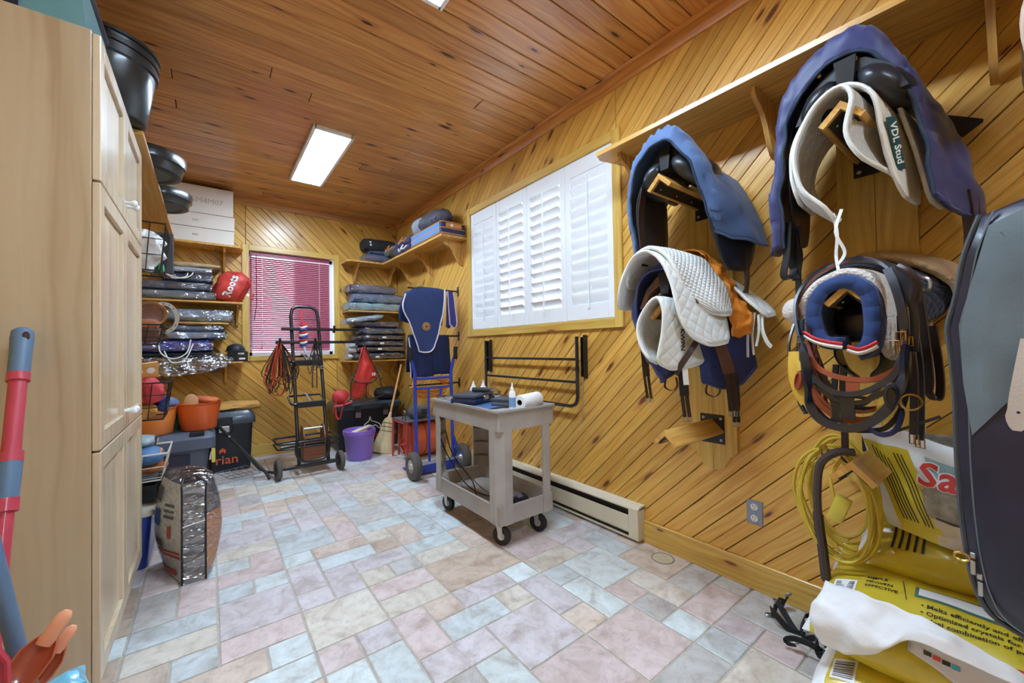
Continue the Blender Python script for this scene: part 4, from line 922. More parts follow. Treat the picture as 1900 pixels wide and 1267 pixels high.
rim('elastic_hem',e['front'],M_NAVY2,C3,.006); rim('hem',e['right'],M_NAVY2,C3,.007); rim('hem',e['left'],M_NAVY2,C3,.007)
for p in ((1.80,1.075,1.025),(1.90,.92,1.0)):
    g = G(); g.strap(spline([V(*p)+V(0,.02,.02),V(*p)+V(0,.03,-.03),V(*p)+V(0,-.01,-.045),V(*p)+V(0,-.035,-.02),V(*p)+V(0,-.03,.02)],5),.014,.003,V(1,0,0)); obj('loop', g, M_LEAB, C3)
pad('large white saddle pad laid over the blue saddle cover beside the window',[
  [(1.625,1.262,1.395),(1.62,1.215,1.52),(1.62,1.15,1.618),(1.62,1.07,1.638),(1.62,.998,1.582),(1.625,.95,1.46),(1.64,.925,1.32),(1.67,.90,1.235),(1.71,.875,1.205)],
  [(1.74,1.285,1.395),(1.74,1.235,1.53),(1.74,1.155,1.625),(1.74,1.07,1.645),(1.74,.98,1.59),(1.745,.915,1.46),(1.75,.88,1.32),(1.76,.86,1.24),(1.78,.845,1.20)],
  [(1.88,1.285,1.40),(1.88,1.235,1.53),(1.88,1.15,1.61),(1.88,1.06,1.63),(1.88,.96,1.58),(1.88,.89,1.46),(1.88,.845,1.33),(1.88,.825,1.26),(1.88,.81,1.215)]],M_QW2,8,group='white saddle pads')
pad('thick white waffle-quilted half pad on top of the large white pad',[
  [(1.64,1.225,1.50),(1.64,1.20,1.56),(1.64,1.15,1.63),(1.64,1.07,1.662),(1.645,.99,1.61),(1.66,.955,1.54),(1.69,.935,1.46),(1.73,.90,1.385),(1.77,.875,1.35)],
  [(1.78,1.25,1.50),(1.78,1.22,1.57),(1.78,1.16,1.64),(1.78,1.07,1.668),(1.78,.97,1.62),(1.78,.92,1.55),(1.79,.875,1.46),(1.80,.84,1.38),(1.82,.825,1.335)],
  [(1.90,1.25,1.50),(1.90,1.22,1.57),(1.90,1.15,1.63),(1.90,1.05,1.65),(1.90,.95,1.61),(1.90,.90,1.54),(1.90,.85,1.46),(1.895,.825,1.38),(1.89,.81,1.34)]],M_QW,9,group='white saddle pads',th=.018)
pad('white saddle pad with hanging ties behind the orange cloth, close to the wall',[
  [(1.96,1.24,1.45),(1.96,1.2,1.54),(1.96,1.12,1.60),(1.96,1.04,1.61),(1.96,.95,1.57),(1.96,.86,1.49),(1.96,.78,1.40),(1.97,.745,1.355),(1.98,.725,1.32)],
  [(2.08,1.22,1.47),(2.08,1.19,1.53),(2.08,1.12,1.58),(2.08,1.04,1.60),(2.08,.95,1.56),(2.08,.87,1.50),(2.08,.78,1.42),(2.09,.735,1.375),(2.09,.705,1.335)]],M_QW2,10,group='white saddle pads')
t = thing('tie_straps','white webbing ties hanging from the pad close to the wall','ties',(2.0,.76,1.12))
for k,(pts,w) in enumerate(((((1.985,.775,1.34),(1.97,.785,1.25),(1.975,.79,1.14)),.012),(((2.0,.765,1.345),(1.99,.775,1.24),(1.99,.77,1.15)),.010),(((2.0,.75,1.335),(1.985,.745,1.26),(1.98,.755,1.19)),.012),(((2.01,.74,1.345),(1.995,.735,1.27),(1.99,.715,1.21),(1.985,.695,1.185)),.02))):
    g = G(); g.strap(spline(pts,6),w,.004,V(.6,1,0)); obj('webbing', g, M_BIND, t)
t = thing('orange_cloth','crumpled orange cloth over the white pads on the middle left arm','cloth',(1.93,.9,1.24))
drape('cloth',[
  [(1.86,1.10,1.645),(1.87,1.04,1.67),(1.88,.97,1.655),(1.885,.925,1.585),(1.89,.88,1.50),(1.89,.835,1.40),(1.885,.815,1.32),(1.88,.81,1.245)],
  [(1.93,1.09,1.65),(1.93,1.03,1.675),(1.93,.96,1.65),(1.93,.90,1.575),(1.935,.855,1.48),(1.935,.805,1.39),(1.93,.79,1.31),(1.925,.79,1.235)],
  [(1.99,1.06,1.625),(1.99,1.02,1.655),(1.99,.95,1.625),(1.985,.885,1.55),(1.98,.84,1.46),(1.97,.785,1.37),(1.965,.77,1.30),(1.95,.775,1.245)]],M_ORANGE,t,nu=60,nv=26,wr=.026,wf=15,seed=11,th=.004)
KP,_,_ = pad('white saddle pad with KWPN lettering hung over the tip of the middle left arm',[
  [(1.60,1.05,1.12),(1.597,1.10,1.20),(1.597,1.112,1.30),(1.60,1.065,1.385),(1.60,1.015,1.415),(1.60,.985,1.36),(1.60,.985,1.27),(1.60,1.005,1.18),(1.60,1.03,1.10)],
  [(1.70,1.06,1.12),(1.70,1.12,1.20),(1.70,1.13,1.30),(1.70,1.08,1.385),(1.70,1.02,1.42),(1.70,.97,1.37),(1.70,.955,1.28),(1.70,.955,1.19),(1.70,.955,1.095)],
  [(1.88,1.06,1.16),(1.88,1.11,1.22),(1.88,1.12,1.30),(1.88,1.07,1.385),(1.88,1.02,1.42),(1.88,.96,1.37),(1.88,.93,1.29),(1.88,.925,1.21),(1.88,.92,1.13)]],M_QW2,12,group='white saddle pads',round_=.1)
lettering('pad_lettering','KWPN',M_INK,KP,(1.69,.945,1.225),(0,0,-1),(1,-.15,0),.034,.0008,bold=.0005)
M_EL = P('elastic_dark',(40,36,40),.8)
def girth(lab, pts, w, wd, mats=(M_LEAD,M_EL), n_b=2, two=True):
    t = thing('girth',lab,'girth',pts[-1],group='girths')
    P_ = spline(pts,6); k = int(len(P_)*.62); wd = Vector(wd).normalized()
    g = G(); g.strap(P_[:k+1],w,.008,wd); obj('leather', g, mats[0], t)
    for s in (-1,1):
        g = G(); g.strap([p+wd*s*w*.26 for p in P_[k:]],w*.40,.005,wd); st = obj('elastic_strap', g, mats[1], t)
        buckle(t,P_[-1]+wd*s*w*.26+V(0,0,-.01),w*.46,.022,ax=wd)
    return t
girth('narrow dark girth hanging down left of the blue saddle cover',[(1.86,1.262,1.22),(1.86,1.255,1.12),(1.865,1.25,1.02),(1.87,1.24,.92)],.036,(.6,-.8,0),(M_LEAD,M_LEAD))
girth('dark girth with twin buckles hanging under the KWPN pad',[(1.84,1.035,1.10),(1.84,1.03,1.02),(1.845,1.028,.94),(1.85,1.02,.85)],.042,(.7,-.7,0),(M_EL,M_LEAD))
girth('brown leather girth hanging right of the blue saddle cover',[(1.83,.865,1.245),(1.85,.84,1.15),(1.86,.82,1.05),(1.87,.81,.90)],.052,(.8,-.6,0),(M_LEAB,M_LEAD))
girth('black elastic girth end hanging behind the brown girth',[(1.93,.835,1.06),(1.93,.83,.98),(1.935,.83,.90),(1.935,.83,.84)],.036,(.8,-.6,0),(M_EL,M_EL))
t = thing('leather_strap','brown leather strap slanting across the white pads','strap',(1.70,1.0,1.08))
g = G(); g.strap(spline([(1.735,.905,1.215),(1.70,.925,1.16),(1.675,.955,1.10),(1.68,.975,1.07)],5),.026,.005,V(0,.4,1)); obj('leather', g, M_LEAD, t)
t = thing('paper_tag','blank white tag hanging below the KWPN pad','tag',(1.73,.95,1.02))
g = G(); g.strap([(1.72,.955,1.12),(1.72,.952,1.06),(1.722,.95,1.02)],.024,.0015,V(.7,-.7,0)); obj('card', g, M_PAPER, t)
# ================================================================= pads and bridles on the middle right arm
YR = .357
def bent(sts): return sts
t,e,_ = pad('navy half pad with red and white braid hanging from the middle right arm',[
  [(1.645,.375,1.195),(1.645,.43,1.215),(1.64,.447,1.30),(1.635,.42,1.37),(1.635,.36,1.395),(1.64,.31,1.36),(1.64,.298,1.29),(1.645,.305,1.20),(1.65,.345,1.165)],
  [(1.74,.38,1.20),(1.74,.44,1.215),(1.74,.46,1.31),(1.74,.43,1.385),(1.74,.36,1.41),(1.74,.30,1.37),(1.74,.285,1.29),(1.74,.295,1.19),(1.74,.345,1.16)],
  [(1.88,.39,1.21),(1.88,.44,1.225),(1.88,.455,1.31),(1.88,.43,1.38),(1.88,.36,1.405),(1.88,.30,1.37),(1.88,.285,1.29),(1.88,.295,1.2),(1.88,.34,1.175)]],M_NAVYQ,20,th=.042,bind=None,round_=.06,base=(1.74,YR,1.17))
M_RED = P('braid_red',(206,52,58),.7,bump=.4,bscale=300)
for pts,n in (([(1.618,.468,1.238),(1.612,.435,1.215),(1.612,.40,1.203),(1.618,.365,1.196)],0),([(1.618,.352,1.188),(1.612,.325,1.178),(1.612,.30,1.186),(1.618,.28,1.20)],1)):
    rim('braid_red',spline(pts,6),M_RED,t,.0065); rim('braid_white',[Vector(p)+V(0,0,-.012) for p in spline(pts,6)],M_BIND,t,.0065)
pad('white fleece half pad under the black bridle on the middle right arm',[
  [(1.675,.475,1.225),(1.675,.485,1.33),(1.675,.445,1.40),(1.675,.40,1.425),(1.675,.36,1.432),(1.675,.31,1.405),(1.68,.282,1.32),(1.685,.28,1.20),(1.70,.27,1.135)],
  [(1.78,.50,1.24),(1.78,.50,1.34),(1.78,.455,1.415),(1.78,.40,1.44),(1.78,.36,1.445),(1.78,.295,1.41),(1.78,.26,1.32),(1.785,.25,1.21),(1.79,.25,1.15)],
  [(1.90,.51,1.25),(1.90,.51,1.34),(1.90,.46,1.415),(1.90,.41,1.44),(1.90,.36,1.445),(1.90,.29,1.41),(1.90,.25,1.32),(1.90,.24,1.23),(1.90,.235,1.18)]],M_FLEECE,21,th=.026,bind=None,round_=.12,base=(1.78,YR,1.14))
pad('black quilted saddle pad behind the white fleece on the middle right arm',[
  [(1.80,.54,1.36),(1.80,.50,1.42),(1.80,.45,1.455),(1.80,.40,1.468),(1.80,.35,1.468),(1.81,.30,1.445),(1.84,.26,1.38),(1.86,.24,1.31),(1.87,.235,1.25)],
  [(1.93,.57,1.37),(1.93,.52,1.44),(1.93,.46,1.485),(1.93,.40,1.497),(1.93,.34,1.495),(1.94,.27,1.455),(1.96,.22,1.39),(1.97,.205,1.33),(1.97,.205,1.28)],
  [(2.05,.57,1.39),(2.05,.52,1.46),(2.05,.46,1.50),(2.05,.40,1.512),(2.05,.34,1.505),(2.05,.25,1.46),(2.05,.18,1.40),(2.05,.16,1.35),(2.05,.17,1.30)]],M_NAVYK,22,th=.014,bind=P('binding_black',(28,28,34),.7),base=(1.93,YR,1.25))
pad('tan sheepskin rug lying along the wall behind the black quilted pad',[
  [(2.0,.575,1.33),(2.0,.56,1.40),(2.0,.50,1.475),(2.0,.43,1.515),(2.0,.35,1.52),(2.0,.26,1.485),(2.0,.18,1.43),(2.0,.14,1.36),(2.0,.155,1.255)],
  [(2.09,.57,1.35),(2.09,.56,1.42),(2.09,.50,1.50),(2.09,.43,1.54),(2.09,.34,1.545),(2.09,.24,1.515),(2.09,.15,1.46),(2.09,.12,1.38),(2.09,.14,1.26)]],M_SHEEP,23,th=.022,bind=None,cat='sheepskin',name='sheepskin',round_=.1,base=(2.05,YR,1.25))
t = thing('fleece_tip','white sheepskin tip sticking out left of the navy half pad','sheepskin',(1.80,.545,1.27))
g = G(); g.blob((1.81,.545,1.325),(.06,.045,.05),14,10); obj('wool', g, M_FLEECE, t, mods=[])
M_LEN = P('leather_black_edge',(26,30,42),.3,coat=.35); M_LER = P('leather_chestnut',(150,70,42),.4,coat=.2,var=.15,vscale=20)
def bstrap(parent, pts, w=.018, mat=M_LEN, wd=V(.25,0,1), name='strap', t_=.006, n=6):
    g = G(); g.strap(spline(pts,n),w,t_,wd); return obj(name, g, mat, parent, smooth=50)
def ring(parent, c, r, ax, mat=M_BRASS, name='ring', tr=.003):
    ax = Vector(ax).normalized(); a = ax.orthogonal().normalized(); b = ax.cross(a); c = Vector(c)
    g = G(); g.tube([c+(a*math.cos(2*PI*i/16)+b*math.sin(2*PI*i/16))*r for i in range(16)],tr,6,closed=True); return obj(name, g, mat, parent, smooth=60)
# black bridle, nearest
B1 = thing('bridle','black leather bridle with brass buckles hung over the pads, nearest to the camera','bridle',(1.55,.33,.94),group='bridles')
bstrap(B1,[(1.60,.475,1.22),(1.565,.455,1.17),(1.55,.442,1.08),(1.545,.436,1.0),(1.54,.41,.958),(1.535,.37,.942),(1.535,.325,.943),(1.54,.28,.972),(1.548,.245,1.02),(1.56,.222,1.09),(1.575,.214,1.19)],.024,name='noseband',t_=.010)
bstrap(B1,[(1.575,.214,1.19),(1.60,.215,1.27),(1.635,.225,1.35),(1.67,.262,1.43),(1.70,.32,1.472),(1.72,.40,1.478),(1.70,.47,1.43),(1.655,.50,1.34),(1.60,.475,1.22)],.022,wd=V(1,0,0),name='headpiece',t_=.008)
bstrap(B1,[(1.59,.465,1.16),(1.56,.425,1.085),(1.55,.37,1.045),(1.55,.31,1.048),(1.56,.25,1.09),(1.575,.222,1.14)],.016,name='browband',t_=.008)
bstrap(B1,[(1.60,.46,1.12),(1.57,.42,1.06),(1.56,.37,1.02),(1.56,.31,1.02),(1.57,.25,1.06)],.012,name='browband',t_=.007)
bstrap(B1,[(1.56,.345,1.048),(1.553,.343,1.01),(1.548,.34,.965)],.034,wd=V(0,1,0),name='drop_strap')
bstrap(B1,[(1.58,.375,1.03),(1.57,.373,1.0),(1.565,.37,.95)],.026,wd=V(0,1,0),name='drop_strap')
bstrap(B1,[(1.625,.255,1.42),(1.60,.235,1.36),(1.585,.222,1.30),(1.58,.216,1.235)],.02,wd=V(0,1,0),name='cheekpiece')
bstrap(B1,[(1.66,.235,1.42),(1.64,.21,1.34),(1.63,.20,1.25),(1.63,.205,1.17)],.018,wd=V(0,1,0),name='cheekpiece')
for p in ((1.572,.222,1.215),(1.57,.235,1.19),(1.60,.22,1.285),(1.60,.212,1.20),(1.575,.462,1.19),(1.565,.452,1.155)): buckle(B1,p,.02,.026,M_BRASS,V(.3,1,0))
ring(B1,(1.56,.205,1.03),.022,(1,.3,0)); ring(B1,(1.60,.475,1.06),.02,(1,.5,0))
g = G(); g.lathe([(.02,0),(.022,.004),(.02,.01),(.014,.012),(.012,.006)],(1.548,.244,1.045),(-1,-.3,.1),n=16,cap1=True,sx=.75,sy=1.7); obj('rosette', g, M_LEN, B1)
g = G(); g.tube(spline([(1.60,.225,1.42),(1.59,.205,1.40),(1.60,.19,1.36),(1.62,.195,1.32)],5),.011,8); obj('rolled_loop', g, M_LEAD, B1)
g = G(); g.tube(spline([(1.62,.20,1.40),(1.60,.185,1.385),(1.60,.165,1.37),(1.62,.17,1.345),(1.64,.19,1.355)],5),.004,6); obj('thin_loop', g, M_STEEL, B1)
# chestnut bridle
B2 = thing('bridle','chestnut brown leather bridle with yellow padding behind the black one','bridle',(1.6,.35,.96),group='bridles')
bstrap(B2,[(1.62,.462,1.20),(1.585,.43,1.13),(1.572,.385,1.098),(1.57,.33,1.086),(1.575,.28,1.09),(1.60,.235,1.12)],.016,M_LER,name='browband')
bstrap(B2,[(1.62,.465,1.17),(1.60,.455,1.08),(1.59,.43,1.01),(1.585,.385,.968),(1.58,.33,.956),(1.585,.28,.975),(1.595,.245,1.03),(1.61,.228,1.11),(1.62,.225,1.22)],.018,M_LER,name='noseband',t_=.009)
bstrap(B2,[(1.572,.333,1.086),(1.566,.332,1.06),(1.562,.332,1.04)],.032,M_LER,V(0,1,0),name='drop_strap')
bstrap(B2,[(1.62,.225,1.22),(1.65,.23,1.33),(1.70,.27,1.44),(1.76,.35,1.485),(1.74,.46,1.44),(1.68,.50,1.33),(1.62,.465,1.17)],.02,M_LER,V(1,0,0),name='headpiece')
M_YEL = P('yellow_felt',(214,172,62),.85,bump=.4,bscale=100)
bstrap(B2,[(1.625,.495,1.17),(1.60,.49,1.10),(1.59,.475,1.04),(1.59,.455,1.0)],.04,M_YEL,V(0,1,.2),name='padding',t_=.012)
bstrap(B2,[(1.60,.25,1.08),(1.59,.255,1.03),(1.58,.265,.985)],.04,M_YEL,V(0,1,.2),name='padding',t_=.010)
g = G(); g.lathe([(.02,0),(.022,.004),(.02,.01),(.014,.012),(.012,.006)],(1.585,.472,1.075),(-1,.6,.1),n=16,cap1=True,sx=.7,sy=1.6); obj('rosette', g, M_LER, B2)
bstrap(B2,[(1.60,.44,1.05),(1.585,.40,1.0),(1.575,.36,.975),(1.58,.30,.965)],.008,M_LER,name='lace')
for p in ((1.565,.345,1.0),(1.565,.355,.975)): buckle(B2,p,.016,.02,M_BRASS,V(0,1,0))
# more straps of the two bridles, nested one behind the other
rb_ = random.Random(21)
for k in range(7):
    dx,dz = .02+.018*k, rb_.uniform(-.03,.05); m_ = (M_LEN,M_LER,M_LEAD)[k%3]; q = [(1.60+dx,.47+rb_.uniform(-.01,.015),1.19),(1.58+dx,.45+rb_.uniform(-.02,.01),1.08+dz),(1.57+dx,.40+rb_.uniform(-.02,.02),1.0+dz*.8),(1.565+dx,.345,.972+dz),(1.57+dx,.29+rb_.uniform(-.02,.02),.99+dz*.8),(1.58+dx,.245+rb_.uniform(-.01,.02),1.06+dz),(1.60+dx,.225,1.17)]
    bstrap(B2 if k%2 else B1,q,rb_.uniform(.009,.016),m_,name='strap')
for k in range(5):
    y_ = (.475,.462,.44,.24,.228)[k]; bstrap(B1 if k%2 else B2,[(1.63+.02*k,y_,1.28),(1.61+.02*k,y_+rb_.uniform(-.012,.012),1.15),(1.605+.02*k,y_+rb_.uniform(-.015,.015),1.02),(1.61+.02*k,y_-.01*(1 if k < 3 else -1),.96+.02*k)],.013,(M_LEN,M_LEAD,M_LER)[k%3],V(.5,1,0),name='cheekpiece')
    buckle(B1 if k%2 else B2,(1.605+.02*k,y_,1.08+.03*k),.016,.022,M_BRASS,V(.4,1,0))
# dark bridle with reins down the right
B3 = thing('bridle','dark bridle with long reins hanging down along the right side of the pads','bridle',(1.8,.23,.9),group='bridles')
bstrap(B3,[(1.80,.52,1.30),(1.68,.505,1.20),(1.62,.47,1.05),(1.60,.42,.965),(1.595,.36,.93),(1.60,.30,.93),(1.61,.26,.95),(1.64,.23,1.02),(1.68,.22,1.15),(1.74,.225,1.30)],.014,M_LEA,name='noseband')
bstrap(B3,[(1.74,.225,1.30),(1.79,.26,1.44),(1.80,.35,1.495),(1.79,.46,1.465),(1.80,.52,1.38),(1.80,.52,1.30)],.018,M_LEA,V(1,0,0),name='headpiece')
for k,(x,y,z1_) in enumerate(((1.80,.232,.90),(1.83,.222,.88),(1.87,.205,1.03))):
    bstrap(B3,[(x-.05,y+.01,1.38),(x-.02,y,1.22),(x,y-.005,1.08),(x,y,z1_)],.022,M_LEAD if k != 1 else M_LEA,V(.5,1,0),name='rein')
bstrap(B3,[(1.87,.205,1.04),(1.875,.195,1.015),(1.88,.18,1.02),(1.885,.178,1.10),(1.88,.19,1.25)],.022,M_LEAD,V(.5,1,0),name='rein')
for p in ((1.80,.232,.885),(1.83,.222,.87)): buckle(B3,p,.022,.03,M_BRASS,V(.5,1,0))
bstrap(B3,[(1.59,.28,.925),(1.585,.25,.935),(1.58,.20,.965),(1.575,.15,.995)],.008,M_LEA,V(0,0,1),name='lace',t_=.004)
bstrap(B3,[(1.58,.30,.94),(1.575,.27,.925),(1.575,.24,.945),(1.58,.225,1.0),(1.59,.235,1.03)],.012,P('leather_blue_black',(40,44,84),.4),name='keeper')
bstrap(B3,[(1.70,.52,1.27),(1.66,.525,1.2),(1.64,.515,1.13),(1.62,.49,1.10)],.012,M_LEA,V(1,0,0),name='throat_lash')
for p in ((1.64,.235,1.18),(1.65,.23,1.15)): buckle(B3,p,.018,.024,M_BRASS,V(.4,1,0))
t = thing('cloth_strip','pale tan cloth strip hanging beside the reins','cloth',(2.0,.2,1.05))
g = G(); g.strap(spline([(2.02,.225,1.30),(2.01,.215,1.22),(2.0,.205,1.13),(1.99,.195,1.05)],5),.035,.003,V(.3,1,0)); obj('cloth', g, P('cloth_tan',(224,186,146),.85,bump=.2), t)
t = thing('saddle','black saddle underside below the navy half pad on the middle right arm','saddle',(1.85,YR,1.05))
leather_flap(t,[[(1.72,.40,1.22),(1.72,.41,1.16),(1.72,.39,1.12),(1.73,.36,1.10)],[(1.84,.42,1.24),(1.84,.43,1.16),(1.84,.41,1.10),(1.84,.37,1.06)],[(1.98,.44,1.28),(1.98,.45,1.18),(1.98,.43,1.1),(1.98,.4,1.08)]])
leather_flap(t,[[(1.72,.31,1.22),(1.72,.29,1.16),(1.72,.30,1.12),(1.73,.33,1.10)],[(1.84,.29,1.24),(1.84,.27,1.16),(1.84,.28,1.10),(1.84,.33,1.06)],[(1.98,.27,1.28),(1.98,.26,1.18),(1.98,.28,1.1),(1.98,.31,1.08)]])
g = G(); g.box((1.78,.28,1.20),(2.06,.43,1.33),.04,seg=3); obj('panel', g, M_LEA, t)
bstrap(t,[(1.78,.40,1.12),(1.77,.402,1.0),(1.77,.40,.86),(1.775,.405,.78)],.022,M_LEAD,V(.5,1,0),name='billet'); bstrap(t,[(1.82,.43,1.12),(1.81,.437,1.0),(1.81,.44,.90)],.02,M_LEA,V(.5,1,0),name='billet')
# ================================================================= yellow cord and rubber strap on the lowest right arm
M_YC = P('cord_yellow',(212,186,64),.45); M_YC2 = P('plug_yellow',(200,184,70),.45)
t = thing('extension_cord','coil of yellow extension cord hung on the lowest right arm','extension cord',(1.85,.45,.44))
rr_ = random.Random(3)
for k in range(9):
    cy,cz_ = .438+rr_.uniform(-.012,.012), .64+rr_.uniform(-.02,.02); a0,b0 = .098+rr_.uniform(-.018,.02),.19+rr_.uniform(-.035,.02); xx = 1.73+.02*k+rr_.uniform(-.006,.006)
    pts = []
    for i in range(36):
        a = 2*PI*i/36; yy = cy+a0*math.cos(a)+.0*math.sin(a); zz_ = cz_+b0*math.sin(a)*(1 if math.sin(a) > 0 else 1.05); yy -= (zz_-cz_)*.12*(-1)*0 + (.02 if zz_ < cz_ else 0)*0
        pts.append(V(xx+.01*math.sin(a*2+k),yy-.10*max(0,(cz_-zz_))*1.2,zz_))
    g = G(); g.tube(pts,.0055,6,closed=True); obj('cord_loop', g, M_YC, t, smooth=60)
g = G(); g.tube(spline([(1.72,.40,.80),(1.70,.425,.74),(1.70,.42,.67)],5),.005,6); obj('cord_end', g, M_YC, t)
Mx = Matrix.Translation((1.70,.405,.635)) @ Matrix.Rotation(.35,4,'X'); g = G(); g.box((-.014,-.022,-.045),(.014,.022,.045),.006,M=Mx,seg=2); pl = obj('plug_block', g, M_YC2, t)
g = G(); g.tube(spline([(1.73,.455,.80),(1.725,.46,.83),(1.73,.445,.835),(1.735,.44,.80)],4),.004,6); obj('twist_tie', g, M_BRASS, t)
t = thing('rubber_strap','dark rubber-covered girth strap hooked over the lowest right arm','strap',(1.8,.47,.33))
P_ = spline([(1.70,.36,.835),(1.70,.41,.825),(1.705,.455,.775),(1.71,.468,.68),(1.715,.468,.57),(1.72,.46,.47),(1.73,.455,.36)],8); g = G(); g.tube(P_,[.013]*len(P_),8); obj('sleeve', g, P('rubber_dark',(66,56,56),.6), t)
g = G(); g.strap(P_[int(len(P_)*.62):],.03,.012,V(.5,1,0)); obj('strap_end', g, M_LEAD, t)
# ================================================================= feed sacks
M_SKY = P('sack_yellow',(208,186,52),.38,var=.06,vscale=14,bump=.3,bscale=18,coat=.3,dist=.01)
M_SKW = P('sack_white',(236,238,242),.45,bump=.35,bscale=16,dist=.012)
M_SKG = P('sack_grey_print',(150,140,126),.5,var=.35,vscale=40); M_SKB = P('sack_blue_print',(150,182,190),.5,var=.15,vscale=20)
M_SKD = P('sack_dark_print',(70,64,60),.5,var=.2,vscale=14); M_TXT = P('sack_text_black',(40,38,30),.6); M_TXR = P('sack_text_red',(206,58,48),.5); M_TXB = P('sack_text_blue',(70,170,215),.5)
from mathutils.bvhtree import BVHTree
def bvh_of(o):
    me = o.data; off = wpos(o); return BVHTree.FromPolygons([v.co+off for v in me.vertices],[list(p.vertices) for p in me.polygons])
def press(o, tree, d, off=.0015):
    """lay a flat print onto the surface under it along d"""
    base = wpos(o); d = Vector(d).normalized()
    for v in o.data.vertices:
        w = v.co+base; h = tree.ray_cast(w-d*.4,d)
        if h[0] is not None: v.co = h[0]-d*off-base
    return o
def sack(lab, c, half, rot=0, tilt=0, seed=0, bands=((-9,-.86,1),(.9,9,1)), mats=None, roll=0, lump=.012, name='feed_sack', cat='sack'):
    """pillow shaped bag; x: short axis, y: long axis"""
    hx,hy,hz = half; M = Matrix.Translation(c) @ Matrix.Rotation(rot,4,'Z') @ Matrix.Rotation(tilt,4,'X') @ Matrix.Rotation(roll,4,'Y')
    t = thing(name,lab,cat,(c[0],c[1],c[2]-hz)); g = G(); nu,nv = 30,40; top = {}; bm = g.bm
    def pt(i,j,s):
        u,v = -1+2*i/(nu-1),-1+2*j/(nv-1)
        e = max(0,(1-abs(u)**2.6))**.5*max(0,(1-abs(v)**3.2))**.5
        p = V(u*hx*(1-.05*(1-abs(v))*0),v*hy,s*hz*e)
        p += mnoise.noise_vector(V(u*2.5+seed*3,v*3.2,s))*lump*(1.2 if e > .1 else .8)
        return M @ p
    for s in (1,-1):
        vs = [[None]*nv for _ in range(nu)]
        for i in range(nu):
            for j in range(nv):
                edge = i in (0,nu-1) or j in (0,nv-1)
                if edge and s == -1: vs[i][j] = top[(i,j)]
                else:
                    vs[i][j] = bm.verts.new(pt(i,j,s if not edge else 0))
                    if edge: top[(i,j)] = vs[i][j]
        for i in range(nu-1):
            for j in range(nv-1):
                f = bm.faces.new([vs[i][j],vs[i+1][j],vs[i+1][j+1],vs[i][j+1]]) if s > 0 else bm.faces.new([vs[i][j+1],vs[i+1][j+1],vs[i+1][j],vs[i][j]])
                v = -1+2*(j+.5)/(nv-1); f.material_index = 0
                for a,b,m in bands:
                    if a <= v <= b: f.material_index = m
    o = obj('bag', g, mats or [M_SKY,M_SKW], t, smooth=60, normals=False)
    return t,o,M
def on(M,x,y,z=.3): return M @ V(x,y,z)
def plate(name, M, quad, mat, parent, tree, off=.0012, n=6):
    """printed patch pressed onto a sack; quad in the sack's own x,y"""
    (x0,y0),(x1,y1),(x2,y2),(x3,y3) = quad; g = G()
    g.grid(lambda u,v: M @ V((x0*(1-u)+x1*u)*(1-v)+(x3*(1-u)+x2*u)*v,(y0*(1-u)+y1*u)*(1-v)+(y3*(1-u)+y2*u)*v,.3),n,n)
    o = obj(name, g, mat, parent, smooth=60); press(o,tree,M.to_3x3() @ V(0,0,-1),off); return o
def words(text, M, x, y, size, parent, tree, mat=None, align='LEFT', bold=0, shear=0, name='lettering', off=.0022):
    R = M.to_3x3(); o = lettering(name,text,mat or M_TXT,parent,M @ V(x,y,.3),R @ V(0,-1,0),R @ V(1,0,0),size,0,align=align,bold=bold,shear=shear)
    return press(o,tree,R @ V(0,0,-1),off)
def maple_leaf(M,x,y,s,parent,tree):
    pr = [(0,-1),(.08,-.5),(.6,-.55),(.5,-.35),(1,.05),(.85,.15),(.95,.5),(.6,.45),(.5,.6),(.25,.35),(.35,.85),(.15,.75),(0,1.1)]
    pts = pr+[(-a,b) for a,b in pr[::-1][1:-1]]
    g = G(); vs = [g.bm.verts.new(M @ V(x+b*s,y-a*s,.3)) for a,b in pts]; g.face(vs); o = obj('leaf_mark', g, M_TXR, parent, smooth=0); return press(o,tree,M.to_3x3() @ V(0,0,-1),.002)
def barcode(M,x,y,w,h,parent,tree):
    p = plate('barcode_panel',M,((x,y),(x+w,y),(x+w,y-h),(x,y-h)),M_SKW,parent,tree,.0016)
    g = G(); r = random.Random(4); k = x+w*.1
    while k < x+w*.88:
        d = r.choice([.002,.003,.005]); vs = [g.bm.verts.new(M @ V(a,b,.3)) for a,b in ((k,y-h*.1),(k+d,y-h*.1),(k+d,y-h*.9),(k,y-h*.9))]; g.face(vs); k += d+r.choice([.002,.003,.004])
    o = obj('bars', g, P('bar_ink',(70,66,84),.6), p, smooth=0, kind='stuff'); press(o,tree,M.to_3x3() @ V(0,0,-1),.0026)
# bottom sack
t,o,M = sack('yellow salt sack with a barcode at the bottom of the stack on the floor',(1.79,.09,.13),(.29,.37,.13),rot=.06,seed=1); tr = bvh_of(o)
barcode(M,-.255,.325,.075,.06,t,tr); maple_leaf(M,-.262,.215,.018,t,tr)

